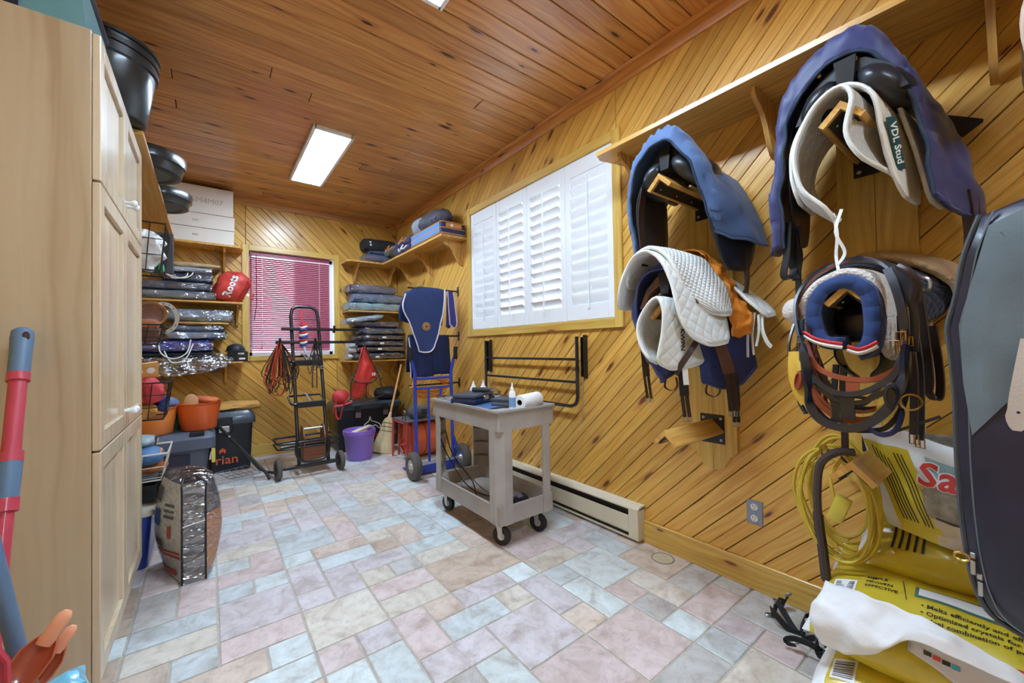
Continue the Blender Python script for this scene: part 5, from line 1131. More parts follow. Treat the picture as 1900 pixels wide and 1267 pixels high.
# middle sack, torn open
t,o,M = sack('yellow salt sack with printed text, torn white along its near edge',(1.82,.10,.325),(.285,.375,.115),rot=.04,roll=-.16,seed=2,bands=((.93,9,1),(-9,-.93,1))); tr = bvh_of(o)
barcode(M,-.15,.33,.075,.06,t,tr); maple_leaf(M,-.165,.225,.019,t,tr)
for k,w_ in enumerate(('SIMPLE','PROVEN','EFFECTIVE')): words(w_,M,-.045-.023*k,.25,.017,t,tr,bold=.0002)
plate('rule_line',M,((-.03,.166),(-.03,.164),(-.11,.150),(-.11,.152)),M_TXT,t,tr,.002,n=4)
plate('logo_panel',M,((-.04,.135),(-.04,-.22),(-.088,-.22),(-.088,.135)),P('logo_green',(70,120,112),.5),t,tr,.002,n=10); plate('logo_band',M,((-.046,.127),(-.046,-.22),(-.081,-.22),(-.081,.127)),M_SKW,t,tr,.003,n=10)
for k,w_ in enumerate(('\u2022 Melts efficiently and effec','\u2022 Optimized crystals for long','\u2022 Ideal combination of performance')): words(w_,M,-.115-.023*k,.12,.019,t,tr,bold=.0003)
for k,m_ in enumerate((M_TXB,M_TXT,M_TXR,M_TXT)): plate('colour_mark',M,((-.212,.03-.04*k),(-.212,-.008-.04*k),(-.220,-.008-.04*k),(-.220,.03-.04*k)),m_,t,tr,.002,n=3)
# torn flap of white plastic hanging over the near side of the stack
sts = [[(1.585,.425,.43),(1.565,.33,.445),(1.545,.25,.447),(1.53,.175,.452),(1.52,.08,.425),(1.51,-.02,.395),(1.50,-.14,.36)],
       [(1.53,.435,.385),(1.51,.34,.385),(1.50,.26,.39),(1.51,.178,.44),(1.508,.08,.415),(1.50,-.02,.385),(1.49,-.14,.35)],
       [(1.515,.44,.325),(1.49,.35,.335),(1.475,.27,.355),(1.495,.18,.43),(1.498,.08,.405),(1.49,-.02,.375),(1.48,-.14,.34)],
       [(1.54,.42,.245),(1.51,.345,.28),(1.485,.28,.33),(1.485,.20,.40),(1.488,.08,.395),(1.48,-.02,.365),(1.47,-.14,.33)]]
TF = thing('torn_plastic','crumpled white torn plastic between the two lower salt sacks','plastic sheet',(1.5,.2,.24))
drape('sheet',sts,M_SKW,TF,nu=64,nv=26,wr=.013,wf=11,seed=30,th=.002)
sts = [[(1.53,.215,.405),(1.52,.16,.425),(1.515,.08,.405),(1.51,-.06,.36)],[(1.515,.222,.38),(1.51,.16,.385),(1.51,.09,.365),(1.505,-.06,.32)],[(1.51,.224,.36),(1.505,.17,.342),(1.50,.10,.315),(1.495,-.06,.27)]]
o,_,_ = drape('sheet_fold',sts,P('plastic_grey_inside',(206,204,212),.5),TF,nu=24,nv=12,wr=.004,wf=9,seed=31,th=.002)
tr2 = bvh_of(o)
for k,m_ in enumerate((M_TXT,M_TXR,M_TXT,M_TXB)):
    ya,yb_ = .190-.0168*k,.190-.0168*(k+1)+.002; g = G(); g.grid(lambda u,v: V(1.4,ya+(yb_-ya)*u,.3795-.0022*k+.0 -.011*v),3,3); o2 = obj('colour_mark', g, m_, TF, smooth=0); press(o2,tr2,(1,0,0),.003)
# third sack lying tilted
t,o,M = sack('yellow and grey printed sack lying tilted on the salt sacks',(1.93,.045,.535),(.165,.34,.08),rot=.0,tilt=-.03,roll=-.5,seed=3,bands=((.90,9,1),)); tr = bvh_of(o)
plate('dark_print',M,((.19,.12),(.19,-.25),(-.19,-.3),(-.17,.0)),M_SKD,t,tr,.0014,n=10); plate('grey_print',M,((.19,.18),(.19,.0),(.02,-.1),(.06,.12)),M_SKG,t,tr,.002,n=8)
for k in range(5): plate('text_line',M,((.16,.235-.018*k),(.16,.228-.018*k),(-.12,.245-.018*k),(-.12,.252-.018*k)),M_TXT,t,tr,.003,n=12)
words('D',M,-.13,.03,.05,t,tr,M_SKW,bold=.001)
# top bag standing against the wall
t = thing('printed_bag','upright white and yellow bag with red Saf lettering leaning on the rack arm','sack',(1.9,.2,.56))
def topbag(u,v):
    y = .395-u*.50; z = .575+v*.315-(.03*u)+(.02*math.sin(u*9)*v)-(max(0,.12-u)*-.25*v); x = 1.86+.05*v*1.0-.05*math.sin(PI*min(max(u,0),1))*(1-.7*v)*1.4
    if v > .8: x -= .02*(v-.8)*5*math.sin(u*7)
    x += mnoise.noise(V(u*5,v*5,2))*.016; y += -.085*(1-v)*(1-u)+.0
    return V(x,y,z)
g = G(); g.grid(topbag,34,24); bag = obj('front_sheet', g, M_SKW, t, smooth=60)
g = G(); g.grid(lambda u,v: topbag(u,v*.97)+V(.05+.07*math.sin(PI*u)*(1-v)*1.2,0,0),20,14); obj('back_sheet', g, M_SKW, t, smooth=60)
def skin(name,u0,u1,v0,v1,mat,off=.003,n=12,sl=0):
    g = G(); g.grid(lambda a,b: topbag(u0+(u1-u0)*a+sl*(b-.5),v0+(v1-v0)*b)+V(-off,0,off*.2),n,n); return obj(name, g, mat, t, smooth=60)
skin('yellow_panel',.05,.30,-.0,.80,M_SKY,.003,sl=-.10); skin('sky_print',.33,1,.55,.80,M_SKB,.003); skin('photo_print',.27,1,.22,.56,M_SKG,.0036); skin('sand_print',.30,1,0,.24,P('sack_sand',(206,190,166),.5,var=.1),.0034)
skin('fence_print',.32,1,.225,.245,M_SKD,.005,n=10)
for k in range(9): 
    if k == 5: continue
    skin('text_line',.085+.020*k,.092+.020*k,.12,.76-.02*k if k < 5 else .74,M_TXT,.0052,n=9,sl=-.08)
bt = bvh_of(bag)
for nm,mt,bo,of in (('lettering_edge',M_SKW,.006,.0075),('lettering',M_TXR,.0025,.0095)):
    o = lettering(nm,'Saf',mt,t,(1.6,.232,.765),(0,-1,-.10),(0,-.02,1),.098,0,align='LEFT',bold=bo,sp=1.05); press(o,bt,(1,0,0),of)
# ================================================================= straps on the floor
M_NYL = P('nylon_black',(30,30,34),.7,bump=.3,bscale=300)
rs = random.Random(9)
for k,lab in enumerate(('black nylon halter straps with steel snaps heaped on the floor beside the sacks','loose black nylon strap with steel snap lying nearest the sacks on the floor')):
    t = thing('halter_straps',lab,'straps',(1.9-.05*k,.60-.06*k,0))
    for i in range(5 if k == 0 else 3):
        x,y = 1.93-.05*k+rs.uniform(-.06,.06), .60-.05*k+rs.uniform(-.06,.05); pts = [V(x,y,.012)]; a = rs.uniform(0,6.28)
        for j in range(5):
            a += rs.uniform(-1.3,1.3); x = min(max(x+.055*math.cos(a),1.80),2.06); y = min(max(y+.055*math.sin(a),.49),.71); pts.append(V(x,y,.012+rs.uniform(0,.06)))
        g = G(); g.strap(spline(pts,5),.024,.004,V(rs.uniform(-.4,.4),rs.uniform(-.4,.4),1)); obj('strap', g, M_NYL, t)
        p = pts[-1]; ring(t,(p.x,p.y,max(p.z,.02)+.004),.014,(rs.random(),rs.random(),1),M_STEEL,'snap_ring',.003)
        g = G(); g.cyl(p,p+V(rs.uniform(-.04,.04),rs.uniform(-.04,.04),0),.005,.003,8); obj('snap_hook', g, M_STEEL, t)
g = G(); t = thing('snap_hook','single steel snap hook lying on the tile at the edge of the strap heap','snap hook',(1.975,.70,0))
g.tube(spline([(1.98,.70,.007),(1.955,.715,.008),(1.945,.73,.008),(1.96,.735,.008),(1.97,.72,.008)],5),.004,6); obj('hook', g, M_STEEL, t)
# ================================================================= third rack and hanging bag at the right edge
rack_board(-.425,-.19,'tall pine saddle rack board with three arms beside the black hanging bag',ZA)
t = thing('saddle','black saddle with pale piping at the top right edge of the view','saddle',(1.85,-.3,2.0))
o,e,_ = drape('flap',[[(1.72,-.02,1.93),(1.70,-.012,2.03),(1.70,-.03,2.12),(1.69,-.10,2.2),(1.69,-.2,2.24),(1.69,-.3,2.25),(1.69,-.42,2.2),(1.69,-.52,2.1),(1.70,-.56,1.9)],[(2.0,-.02,1.93),(2.0,-.012,2.03),(2.0,-.03,2.12),(2.0,-.10,2.18),(2.0,-.2,2.2),(2.0,-.3,2.2),(2.0,-.42,2.17),(2.0,-.52,2.1),(2.0,-.56,1.9)]],M_LEA,t,nu=30,nv=10,wr=.003,th=.012)
rim('piping',e['front'],P('piping_cream',(222,196,180),.6),t,.007); rim('piping',[p+V(.03,-.012,.0) for p in e['front']],P('piping_pale',(230,220,214),.6),t,.004)
M_CANV = P('bag_lit_stitch_grey',(98,112,120),.55,var=.18,vscale=6,bump=.2,bscale=120,dist=.002)  # light on the upper bag put into the colour; also the stitching
M_CANB = P('bag_navy_black',(34,34,54),.38,var=.35,vscale=7,bump=.3,bscale=30,coat=.15,dist=.004)
HB = thing('hanging_bag','large black zipped saddle bag, its lit upper part painted grey, hanging at the right edge of the view','bag',(1.45,-.12,.53))
out = [(.062,1.488),(.088,1.40),(.104,1.30),(.118,1.232),(.114,1.16),(.110,1.06),(.110,.92),(.107,.80),(.100,.70),(.090,.63),(.072,.58),(.04,.555),(-.02,.535),(-.12,.52),(-.30,.52),(-.40,.56),(-.42,.75),(-.42,1.25),(-.36,1.45),(-.2,1.53),(-.05,1.53)]
def bagface(x, sc, sy): return [V(x,-.15+(y+.15)*sc,1.03+(z-1.03)*sc) for y,z in out]
g = G(); g.rings([bagface(1.53,.9,1),bagface(1.515,.985,1),bagface(1.50,1,1),bagface(1.43,1,1),bagface(1.415,.985,1)],cap1=False)
ctr = g.bm.verts.new(V(1.385,-.12,1.0)); ring_ = [g.bm.verts.new(V(1.395,-.15+(y+.15)*.8,1.03+(z-1.03)*.85)) for y,z in out]; n_ = len(out)
rr2 = [g.bm.verts.new(p) for p in bagface(1.415,.985,1)]
for i in range(n_): g.face([rr2[i],rr2[(i+1)%n_],ring_[(i+1)%n_],ring_[i]]); g.face([ring_[i],ring_[(i+1)%n_],ctr])
bmesh.ops.remove_doubles(g.bm,verts=g.bm.verts,dist=.0005)
body = obj('body', g, M_CANB, HB, smooth=50)
tb = bvh_of(body)
# lighter grey on the upper part, tapering down: light painted into the colour
q = [(.050,1.46),(.100,1.235),(.096,1.10),(.085,.98),(.04,1.05),(-.02,1.14),(-.08,1.18),(-.30,1.2),(-.34,1.42),(-.18,1.5),(-.05,1.51)]
g = G(); vs = [g.bm.verts.new(V(1.3,y,z)) for y,z in q]; f = g.face(vs); bmesh.ops.triangulate(g.bm,faces=[f]); bmesh.ops.subdivide_edges(g.bm,edges=g.bm.edges,cuts=4,use_grid_fill=True); o = obj('lit_upper', g, M_CANV, HB, smooth=60); press(o,tb,(1,0,0),.003)
zl = [V(1.424,-.15+(y+.15)*1.004,1.03+(z-1.03)*1.004) for y,z in out[:13]]
g = G(); g.tube(spline(zl,4),.0055,6); obj('zipper', g, P('zip_grey',(70,78,86),.5), HB)
g = G(); g.tube(spline([p+V(.05,.004,0) for p in zl],4),.004,6); obj('piping', g, P('piping_silver',(210,216,220),.4), HB)
g = G(); g.tube(spline([p+V(-.016,-.022,.004) for p in zl],4),.0016,5); obj('stitching', g, M_CANV, HB)
for zz_,yy in ((.70,.088),(.655,.078)):
    g = G(); g.box((1.408,yy-.002,zz_-.008),(1.416,yy+.008,zz_+.006),.002); sl = obj('zip_slider', g, M_STEEL, HB)
    g = G(); g.box((1.402,yy-.001,zz_-.042),(1.405,yy+.007,zz_-.010),.001); obj('zip_pull', g, M_STEEL, sl)
g = G(); g.tube([(1.405,.108+.012*math.cos(a),.692+.009*math.sin(a)) for a in [2*PI*i/12 for i in range(12)]],.003,6,closed=True); obj('zip_ring', g, M_BRASS, HB)
M_TAB = P('strap_pale_leather',(196,186,178),.6,bump=.2,bscale=150)
g = G(); g.strap(spline([(1.376,-.004,1.20),(1.372,.008,1.12),(1.372,.016,1.06),(1.374,.020,1.005)],5),[.03]*12+[.034,.03,.022,.012][:4],.006,V(0,1,0)); stp = obj('pale_strap', g, M_TAB, HB)
g = G(); g.lathe([(.003,0),(.002,.001)],(1.366,.017,1.045),(-1,0,0),n=8,cap1=True); obj('strap_hole', g, M_INK, stp)
g = G(); g.strap([(1.40,-.13,1.52),(1.50,-.2,1.75),(1.62,-.29,1.98),(1.69,-.31,2.01),(1.72,-.34,1.96)],.03,.005,V(0,1,0)); obj('hanging_strap', g, M_NYL, HB)
# ================================================================= folded rugs, many of them in clear bags
def film_material():
    k = NT('clear_plastic'); o = k.t.nodes['Material Output']; tr = k.n('ShaderNodeBsdfTransparent'); tr.inputs[0].default_value = (.93,.96,1,1); gl = k.n('ShaderNodeBsdfGlossy'); gl.inputs['Roughness'].default_value = .16; gl.inputs[0].default_value = (.95,.97,1,1)
    tc = k.n('ShaderNodeTexCoord'); mp = k.n('ShaderNodeMapping'); mp.inputs['Scale'].default_value = (9,16,30); k.l(tc.outputs['Object'],mp.inputs[0]); nz = k.n('ShaderNodeTexNoise', _Scale=1.0, _Detail=2.0, _Distortion=1.2); k.l(mp.outputs[0],nz.inputs['Vector'])
    bp = k.n('ShaderNodeBump'); bp.inputs['Strength'].default_value = 1.0; bp.inputs['Distance'].default_value = .03; k.l(nz.outputs['Fac'],bp.inputs['Height']); k.l(bp.outputs[0],gl.inputs['Normal'])
    mx = k.n('ShaderNodeMixShader'); k.l(k.ramp(nz.outputs['Fac'],[(.35,(.16,)*3+(1,)),(.62,(.42,)*3+(1,))]),mx.inputs[0]); k.l(tr.outputs[0],mx.inputs[1]); k.l(gl.outputs[0],mx.inputs[2]); k.l(mx.outputs[0],o.inputs[0]); return k.m
M_FILM = film_material()
FAB = {}
def fab(c, rough=.85):
    if c not in FAB: FAB[c] = P('rug_%d_%d_%d' % c, c, rough, var=.18, vscale=12, bump=.35, bscale=40, dist=.006)
    return FAB[c]
def bale(c, half, seed=0, nx=18, nr=22, folds=3, lump=.010, e=3.2, M=None):
    """lumpy folded block with fold grooves along its long (x) axis"""
    hx,hy,hz = half; c = Vector(c); R = []
    for i in range(nx):
        u = -1+2*i/(nx-1); s = (1-abs(u)**9)**.35 if abs(u) < 1 else 0; s = max(s,.8)
        r = []
        for j in range(nr):
            a = 2*PI*j/nr; ca,sa = math.cos(a),math.sin(a)
            q = (abs(ca)**e+abs(sa)**e)**(-1/e); y,z = ca*q,sa*q
            gr = 1-.06*abs(math.sin(z*folds*PI/2+.7))*(1 if abs(y) > .6 else 0)
            p = V(u*hx,y*hy*gr*(.9+.1*s),z*hz*1.1*s)
            p += mnoise.noise_vector(V(u*hx*9+seed*5,y*1.6,z*1.6+seed))*lump
            r.append((M @ p) if M is not None else c+p)
        R.append(r)
    return R
def rug(lab, x0,x1,y0,y1,z0,z1, col, seed, film=True, group=None, rope=None, folds=3, rotz=0, name='folded_rug', cat='folded rug', lump=.010, tilt=0):
    c = ((x0+x1)/2,(y0+y1)/2,(z0+z1)/2); t = thing(name,lab,cat,(c[0],c[1],z0),group=group); h = ((x1-x0)/2,(y1-y0)/2,(z1-z0)/2)
    M = Matrix.Translation(c) @ Matrix.Rotation(rotz,4,'Z') @ Matrix.Rotation(tilt,4,'Y')
    k = .95 if film else 1
    g = G(); g.rings(bale(c,(h[0]*k,h[1]*k,h[2]*k),seed,folds=folds,M=M,lump=lump)); obj('cloth', g, fab(col), t, smooth=60)
    if film:
        g = G(); g.rings(bale(c,(h[0],h[1],h[2]),seed+.13,folds=0,lump=lump*1.3,e=3.6,M=M)); obj('plastic_bag', g, M_FILM, t, smooth=40)
    if rope:
        for pts in rope:
            g = G(); g.tube(spline(pts,6),.0055,6); obj('rope_handle', g, M_BIND, t, smooth=60)
    return t
gl_ = 'bagged rugs on the left back shelves'
y0,y1 = YB-.335,YB-.02; yf = y0-.012; zb = ZM[1]
rug('grey rug in a clear bag, lowest on the middle left shelf',-.58,.065,y0,y1,zb,zb+.095,(112,120,130),1,group=gl_)
rug('slate rug in a clear bag, second from below on the middle left shelf',-.58,.03,y0,y1,zb+.095,zb+.185,(74,82,96),2,group=gl_)
rug('navy rug with white rope handles on the middle left shelf',-.36,.045,y0+.01,y1,zb+.185,zb+.275,(36,44,74),3,group=gl_,rope=[[(-.33,yf,zb+.265),(-.30,yf-.012,zb+.225),(-.2,yf-.014,zb+.205),(-.14,yf-.012,zb+.235),(-.12,yf,zb+.27)],[(-.34,yf,zb+.25),(-.27,yf-.01,zb+.20),(-.18,yf-.014,zb+.22),(-.16,yf,zb+.262)]])
rug('light grey rug in a clear bag near the top of the middle left shelf pile',-.33,.035,y0,y1,zb+.275,zb+.335,(176,182,190),4,group=gl_)
rug('tan cloth folded on top of the middle left shelf pile',-.32,.10,y0+.03,y1,zb+.335,zb+.385,(188,160,122),5,film=False,group=gl_)
M_REDB = P('red_nylon',(196,60,52),.5,var=.12,vscale=9,bump=.4,bscale=22,dist=.012)
t = thing('red_bag','stuffed red drawstring bag with white Roots lettering on the middle left shelf','bag',(.2,YB-.2,zb))
g = G(); cc = V(.20,YB-.215,zb+.165); R_ = []
for i in range(15):
    th = PI*i/14; k_ = max(math.sin(th),.02)**.62; r = []
    for j in range(26):
        a = 2*PI*j/26; p = V(.165*k_*math.cos(a),.125*k_*math.sin(a),-.165*math.cos(th)); p += mnoise.noise_vector(p*13+V(3,1,0))*.034+mnoise.noise_vector(p*30)*.008; p.x += .05*(p.z/.165); r.append(cc+p)
    R_.append(r)
g.rings(R_); rb = obj('sack', g, M_REDB, t, smooth=60); tb = bvh_of(rb)
o = lettering('bag_lettering','Roots',M_BIND,t,(.19,YB-.5,zb+.165),(.34,0,1),(-1,0,.34),.10,0,bold=.003); press(o,tb,(0,1,0),.004)
o = lettering('bag_lettering','a',M_BIND,t,(.325,YB-.5,zb+.06),(.5,0,1),(-1,0,.5),.05,0,bold=.003); press(o,tb,(0,1,0),.004)
g = G(); g.tube(spline([(.31,YB-.28,zb+.24),(.365,YB-.34,zb+.2),(.37,YB-.35,zb+.12),(.36,YB-.345,zb+.06),(.385,YB-.34,zb+.03),(.39,YB-.335,zb+.1)],5),.006,6); obj('drawstring', g, M_REDB, t)
zb = ZL[1]
rug('brown rug in a loose clear bag at the bottom of the lowest left shelf',-.58,.20,y0,y1,zb,zb+.065,(92,70,64),6,group=gl_)
t = thing('plastic_sheet','loose clear plastic drooping over the front of the lowest left shelf','plastic sheet',(-.15,y0,1.0))
drape('sheet',[[(-.58,y0+.03,zb+.075),(-.3,y0+.02,zb+.075),(0,y0+.02,zb+.08),(.12,y0+.03,zb+.09),(.22,y0+.06,zb+.04)],[(-.58,y0-.03,zb+.02),(-.3,y0-.045,zb+.02),(0,y0-.04,zb+.03),(.12,y0-.03,zb+.05),(.21,y0+.02,zb+.02)],[(-.56,y0-.05,zb-.09),(-.3,y0-.06,zb-.125),(-.05,y0-.055,zb-.10),(.10,y0-.045,zb-.06),(.19,y0-.01,zb-.01)]],M_FILM,t,nu=40,nv=14,wr=.016,wf=13,seed=40,th=.001)
g = G(); g.rings(bale((-.2,y0-.012,zb-.045),(.30,.03,.05),9,lump=.012)); obj('brown_lining', g, fab((104,76,68)), t, smooth=60)
rug('thin black rug under the royal blue one on the lowest left shelf',-.55,.03,y0,y1,zb+.065,zb+.10,(24,24,30),7,film=False,group=gl_)
zr = zb+.1
rug('royal blue bagged rug with long white rope handles on the lowest left shelf',-.56,.04,y0,y1,zr,zr+.135,(28,44,140),8,group=gl_,rope=[[(-.38,yf,zr+.10),(-.36,yf-.02,zr+.0),(-.27,yf-.035,zr-.055),(-.17,yf-.03,zr+.0),(-.14,yf,zr+.13)],[(-.34,yf,zr+.02),(-.28,yf-.045,zr-.09),(-.18,yf-.045,zr-.06),(-.12,yf-.01,zr+.09)]])
rug('pale blue rug in a crumpled clear bag on the lowest left shelf',-.33,.15,y0,y1,zr+.135,zr+.215,(128,140,156),9,group=gl_,lump=.016)
rug('steel blue rug in a clear bag on the lowest left shelf',-.30,.13,y0+.01,y1,zr+.215,zr+.285,(78,94,118),10,group=gl_)
rug('tan folded cloth between bagged rugs on the lowest left shelf',-.25,.17,y0+.01,y1,zr+.285,zr+.315,(188,146,84),11,film=False,group=gl_)
rug('grey-blue rug in a clear bag on top of the lowest left shelf pile',-.34,.205,y0,y1,zr+.315,zr+.445,(122,134,148),12,group=gl_)
t = thing('cash_box','small black box with white labels at the end of the lowest left shelf','box',(.245,YB-.2,zb))
g = G(); g.box((.165,YB-.29,zb),(.34,YB-.1,zb+.105),.004); obj('body', g, P('box_black',(28,28,32),.4), t)
for q in ((.25,.075),(.26,.02)):
    g = G(); g.box((q[0],YB-.2915,zb+q[1]),(q[0]+.055,YB-.290,zb+q[1]+.018)); obj('sticker', g, M_BIND, t, smooth=0)
t = thing('riding_helmet','black riding helmet on the small black box','helmet',(.235,YB-.2,zb+.105))
g = G(); g.lathe([(.085,.001),(.088,.02),(.075,.055),(.045,.078),(.012,.086),(.001,.087)],(.235,YB-.2,zb+.105),n=24,cap0=True,sx=1.0,sy=1.15); obj('shell', g, P('helmet_black',(30,36,44),.5), t, smooth=60)
g = G(); g.lathe([(.088,.004),(.11,.002),(.11,.008),(.088,.014)],(.235,YB-.215,zb+.105),n=24,sx=.9,sy=1.1); obj('brim', g, P('helmet_brim',(26,28,34),.5), t, smooth=60)
# ================================================================= right back corner shelves
gr_ = 'bagged rugs in the right back corner'; zb = ZM[1]-.03; y0,y1 = YB-.33,YB-.02
rug('pale aqua rug in a clear bag, lowest on the corner middle shelf',1.375,2.09,y0,y1,zb,zb+.105,(150,178,184),13,group=gr_,lump=.016)
rug('blue-grey rug in a clear bag on the corner middle shelf',1.43,2.10,y0,y1,zb+.105,zb+.225,(104,126,156),14,group=gr_)
rug('grey plaid rug in a clear bag, topmost on the corner middle shelf',1.40,2.0,y0+.01,y1,zb+.225,zb+.335,(116,112,130),15,group=gr_)
zb = ZL[1]-.03
for k,(a,b,h0,h1,cl,lab) in enumerate(((1.40,2.10,0,.10,(26,32,62),'navy rug in a clear bag, lowest on the corner bottom shelf'),(1.46,2.10,.10,.175,(24,28,50),'black-blue rug with a white tag, second on the corner bottom shelf'),(1.48,2.10,.175,.25,(30,40,78),'navy rug with a white tag, third on the corner bottom shelf'),(1.46,2.09,.25,.33,(22,26,48),'dark navy rug, fourth on the corner bottom shelf'),(1.50,2.10,.33,.42,(52,62,90),'slate rug in a shiny bag, fifth on the corner bottom shelf'),(1.46,2.02,.42,.50,(28,40,84),'royal navy rug in a clear bag, sixth on the corner bottom shelf'))):
    t = rug(lab,a,b,y0,y1,zb+h0,zb+h1,cl,16+k,group=gr_)
    if k in (0,1,2,3): 
        g = G(); g.box((1.70+.03*k,y0-.012,zb+h0+.03),(1.75+.03*k,y0-.009,zb+h0+.052)); obj('white_tag', g, M_BIND, t, smooth=0)
rug('flat pale bagged rug sliding off the top of the corner bottom shelf pile',1.34,1.80,y0-.05,y1-.08,zb+.49,zb+.555,(170,182,196),24,group=gr_,tilt=-.16)
t = thing('plastic_wrap','crumpled clear plastic packs at the left end of the corner bottom shelf','plastic bag',(1.42,YB-.2,zb))
for k in range(3):
    g = G(); g.rings(bale((1.425+.008*k,YB-.2,zb+.045+.075*k),(.045,.11,.035),30+k,nx=10,lump=.012)); obj('pack', g, [fab((190,180,176)),fab((170,160,150)),fab((186,190,196))][k], t)
# ---- top corner shelf
zt = ZS[1]; xa,xb = XR-.30,XR-.02
t = thing('rug_case','navy rug case with orange piping on the near end of the right corner shelf','case',(XR-.15,3.85,zt)); M_NC = P('case_navy_cloth',(36,46,92),.6,bump=.2,bscale=80); M_OP = P('piping_orange',(214,140,62),.5); M_CS = P('case_side',(92,128,176),.7,bump=.25,bscale=60)
g = G(); g.rings([rrect(xa,xb,3.50,4.25,z,.03) for z in (zt,zt+.05,zt+.13)]); obj('body', g, M_NC, t, smooth=40)
for z in (zt+.012,zt+.065,zt+.125):
    g = G(); g.tube(rrect(xa-.002,xb+.002,3.498,4.252,z,.03),.005,6,closed=True); obj('piping', g, M_OP, t)
g = G(); g.box((xa+.05,3.496,zt+.075),(xb-.05,3.499,zt+.115)); obj('trim_band', g, M_OP, t, smooth=0)
g = G(); g.box((xa-.004,3.53,zt+.02),(xa-.001,4.22,zt+.12)); obj('side_panel', g, M_CS, t, smooth=0)
g = G(); g.box((xa+.10,3.493,zt+.08),(xa+.13,3.4955,zt+.11)); obj('maker_mark', g, M_BIND, t, smooth=0)
t = thing('net_bag','bulging dark grey net bag on top of the navy rug case','bag',(XR-.15,3.95,zt+.14)); M_NET = P('net_dark',(74,72,84),.6,var=.35,vscale=26,bump=.6,bscale=60,dist=.012)
def lumpy(c, r, seed, amp=.02, n=26, m=14, pw=.7, f=11):
    c = Vector(c); rings = []
    for i in range(m+1):
        th = PI*i/m; k = max(math.sin(th),.02)**pw
        ring_ = []
        for j in range(n):
            a = 2*PI*j/n; p = V(r[0]*k*math.cos(a),r[1]*k*math.sin(a),-r[2]*math.cos(th)); p += mnoise.noise_vector(p*f+V(seed*4.1,seed,0))*amp; ring_.append(c+p)
        rings.append(ring_)
    return rings
g = G(); g.rings(lumpy((XR-.155,3.95,zt+.235),(.13,.36,.105),1)); obj('net', g, M_NET, t, smooth=60)
g = G(); g.rings(lumpy((XR-.20,4.16,zt+.235),(.10,.16,.10),2,.012)); obj('grey_lining', g, fab((140,148,156)), t, smooth=60)
g = G()
for k in range(5): g.tube(spline([(XR-.27,3.7+.08*k,zt+.2),(XR-.16,3.72+.08*k,zt+.335),(XR-.06,3.7+.09*k,zt+.24)],5),.004,5)
obj('drawcords', g, M_CORD, t, kind='stuff')
for k,(yy0,yy1,z0,z1,cl,lab) in enumerate(((4.28,4.75,0,.085,(40,56,110),'navy rug in a bag with pale rope on the right corner shelf'),(4.28,4.70,.09,.18,(70,66,130),'purple-blue rug with orange cord on the right corner shelf'),(4.72,5.10,.085,.16,(140,160,172),'pale grey rug with cord, farther along the right corner shelf'))):
    t = thing('folded_rug',lab,'folded rug',(XR-.15,(yy0+yy1)/2,zt+z0),group='rugs on the high corner shelf'); c = V(XR-.165,(yy0+yy1)/2,zt+(z0+z1)/2); M = Matrix.Translation(c) @ Matrix.Rotation(PI/2,4,'Z')
    g = G(); g.rings(bale(c,((yy1-yy0)/2,.145,(z1-z0)/2),50+k,M=M,lump=.014)); obj('cloth', g, fab(cl), t, smooth=60)
    g = G(); g.rings(bale(c,((yy1-yy0)/2+.008,.153,(z1-z0)/2+.006),51+k,M=M,lump=.012)); obj('plastic_bag', g, M_FILM, t, smooth=40)
    g = G(); g.tube(spline([(xa-.012,yy0+.05,zt+z0+.06),(xa-.03,yy0+.1,zt+z0+.03),(xa-.03,yy0+.18,zt+z0+.05),(xa-.02,yy0+.14,zt+z0+.08),(xa-.03,yy0+.24,zt+z0+.02),(xa-.01,yy0+.3,zt+z0+.07)],5),.006,6); obj('cord', g, (M_BIND,M_OP,M_OP)[k], t)
t = rug('pale and navy bagged rug in the far end of the high corner shelf',1.60,2.08,YB-.31,YB-.02,zt,zt+.11,(96,110,140),57,group='rugs on the high corner shelf')
t = rug('blue rug peeking from a bag at the far end of the high corner shelf',1.66,2.10,YB-.30,YB-.02,zt+.11,zt+.16,(60,96,150),58,group='rugs on the high corner shelf')
t = thing('duffel_bag','black duffel bag with badges at the far end of the high corner shelf','bag',(1.82,YB-.16,zt+.16))
g = G(); g.rings(bale((1.82,YB-.17,zt+.235),(.22,.13,.075),59,lump=.010)); obj('body', g, P('duffel_black',(40,40,42),.7,bump=.3,bscale=90,var=.2), t, smooth=60)
for a,b in ((1.66,.25),(1.665,.215)):
    g = G(); g.lathe([(.014,0),(.013,.003)],(a,YB-.305,zt+b),(0,-1,0),n=12,cap1=True); obj('badge', g, M_BIND, t)
# ================================================================= blanket arms with horse sheets
t = thing('swing_arm_rack','three black swing arms for horse sheets on the right wall near the corner','wall rack',(XR,3.71,.8))
ARM = (1.815,1.339,.845)
for z in ARM:
    g = G(); g.box((XR-.008,3.695,z-.05),(XR,3.725,z+.05),.002); wp = obj('wall_plate', g, M_BLACKM, t)
    g = G(); g.cyl((XR-.008,3.71,z),(1.56,3.71,z),.009,n=10); obj('arm', g, M_BLACKM if z > 1 else M_BLACKM, t)
    g = G()
    for s in (-.035,.035): g.cyl((XR-.008,3.71,z+s),(XR-.012,3.71,z+s),.005,n=8)
    obj('screws', g, M_STEEL, wp, kind='stuff')
M_SHEET = P('sheet_blue',(44,62,112),.85,var=.08,vscale=5,bump=.3,bscale=160,stretch=(1,1,.1),dist=.003)
M_PIPEW = P('piping_lilac',(220,214,232),.6); M_EMB = P('embroidery_tan',(206,150,92),.7)
t = thing('horse_sheet','blue horse sheet with white edging and tan emblem on the top swing arm','horse sheet',(1.75,3.68,1.18))
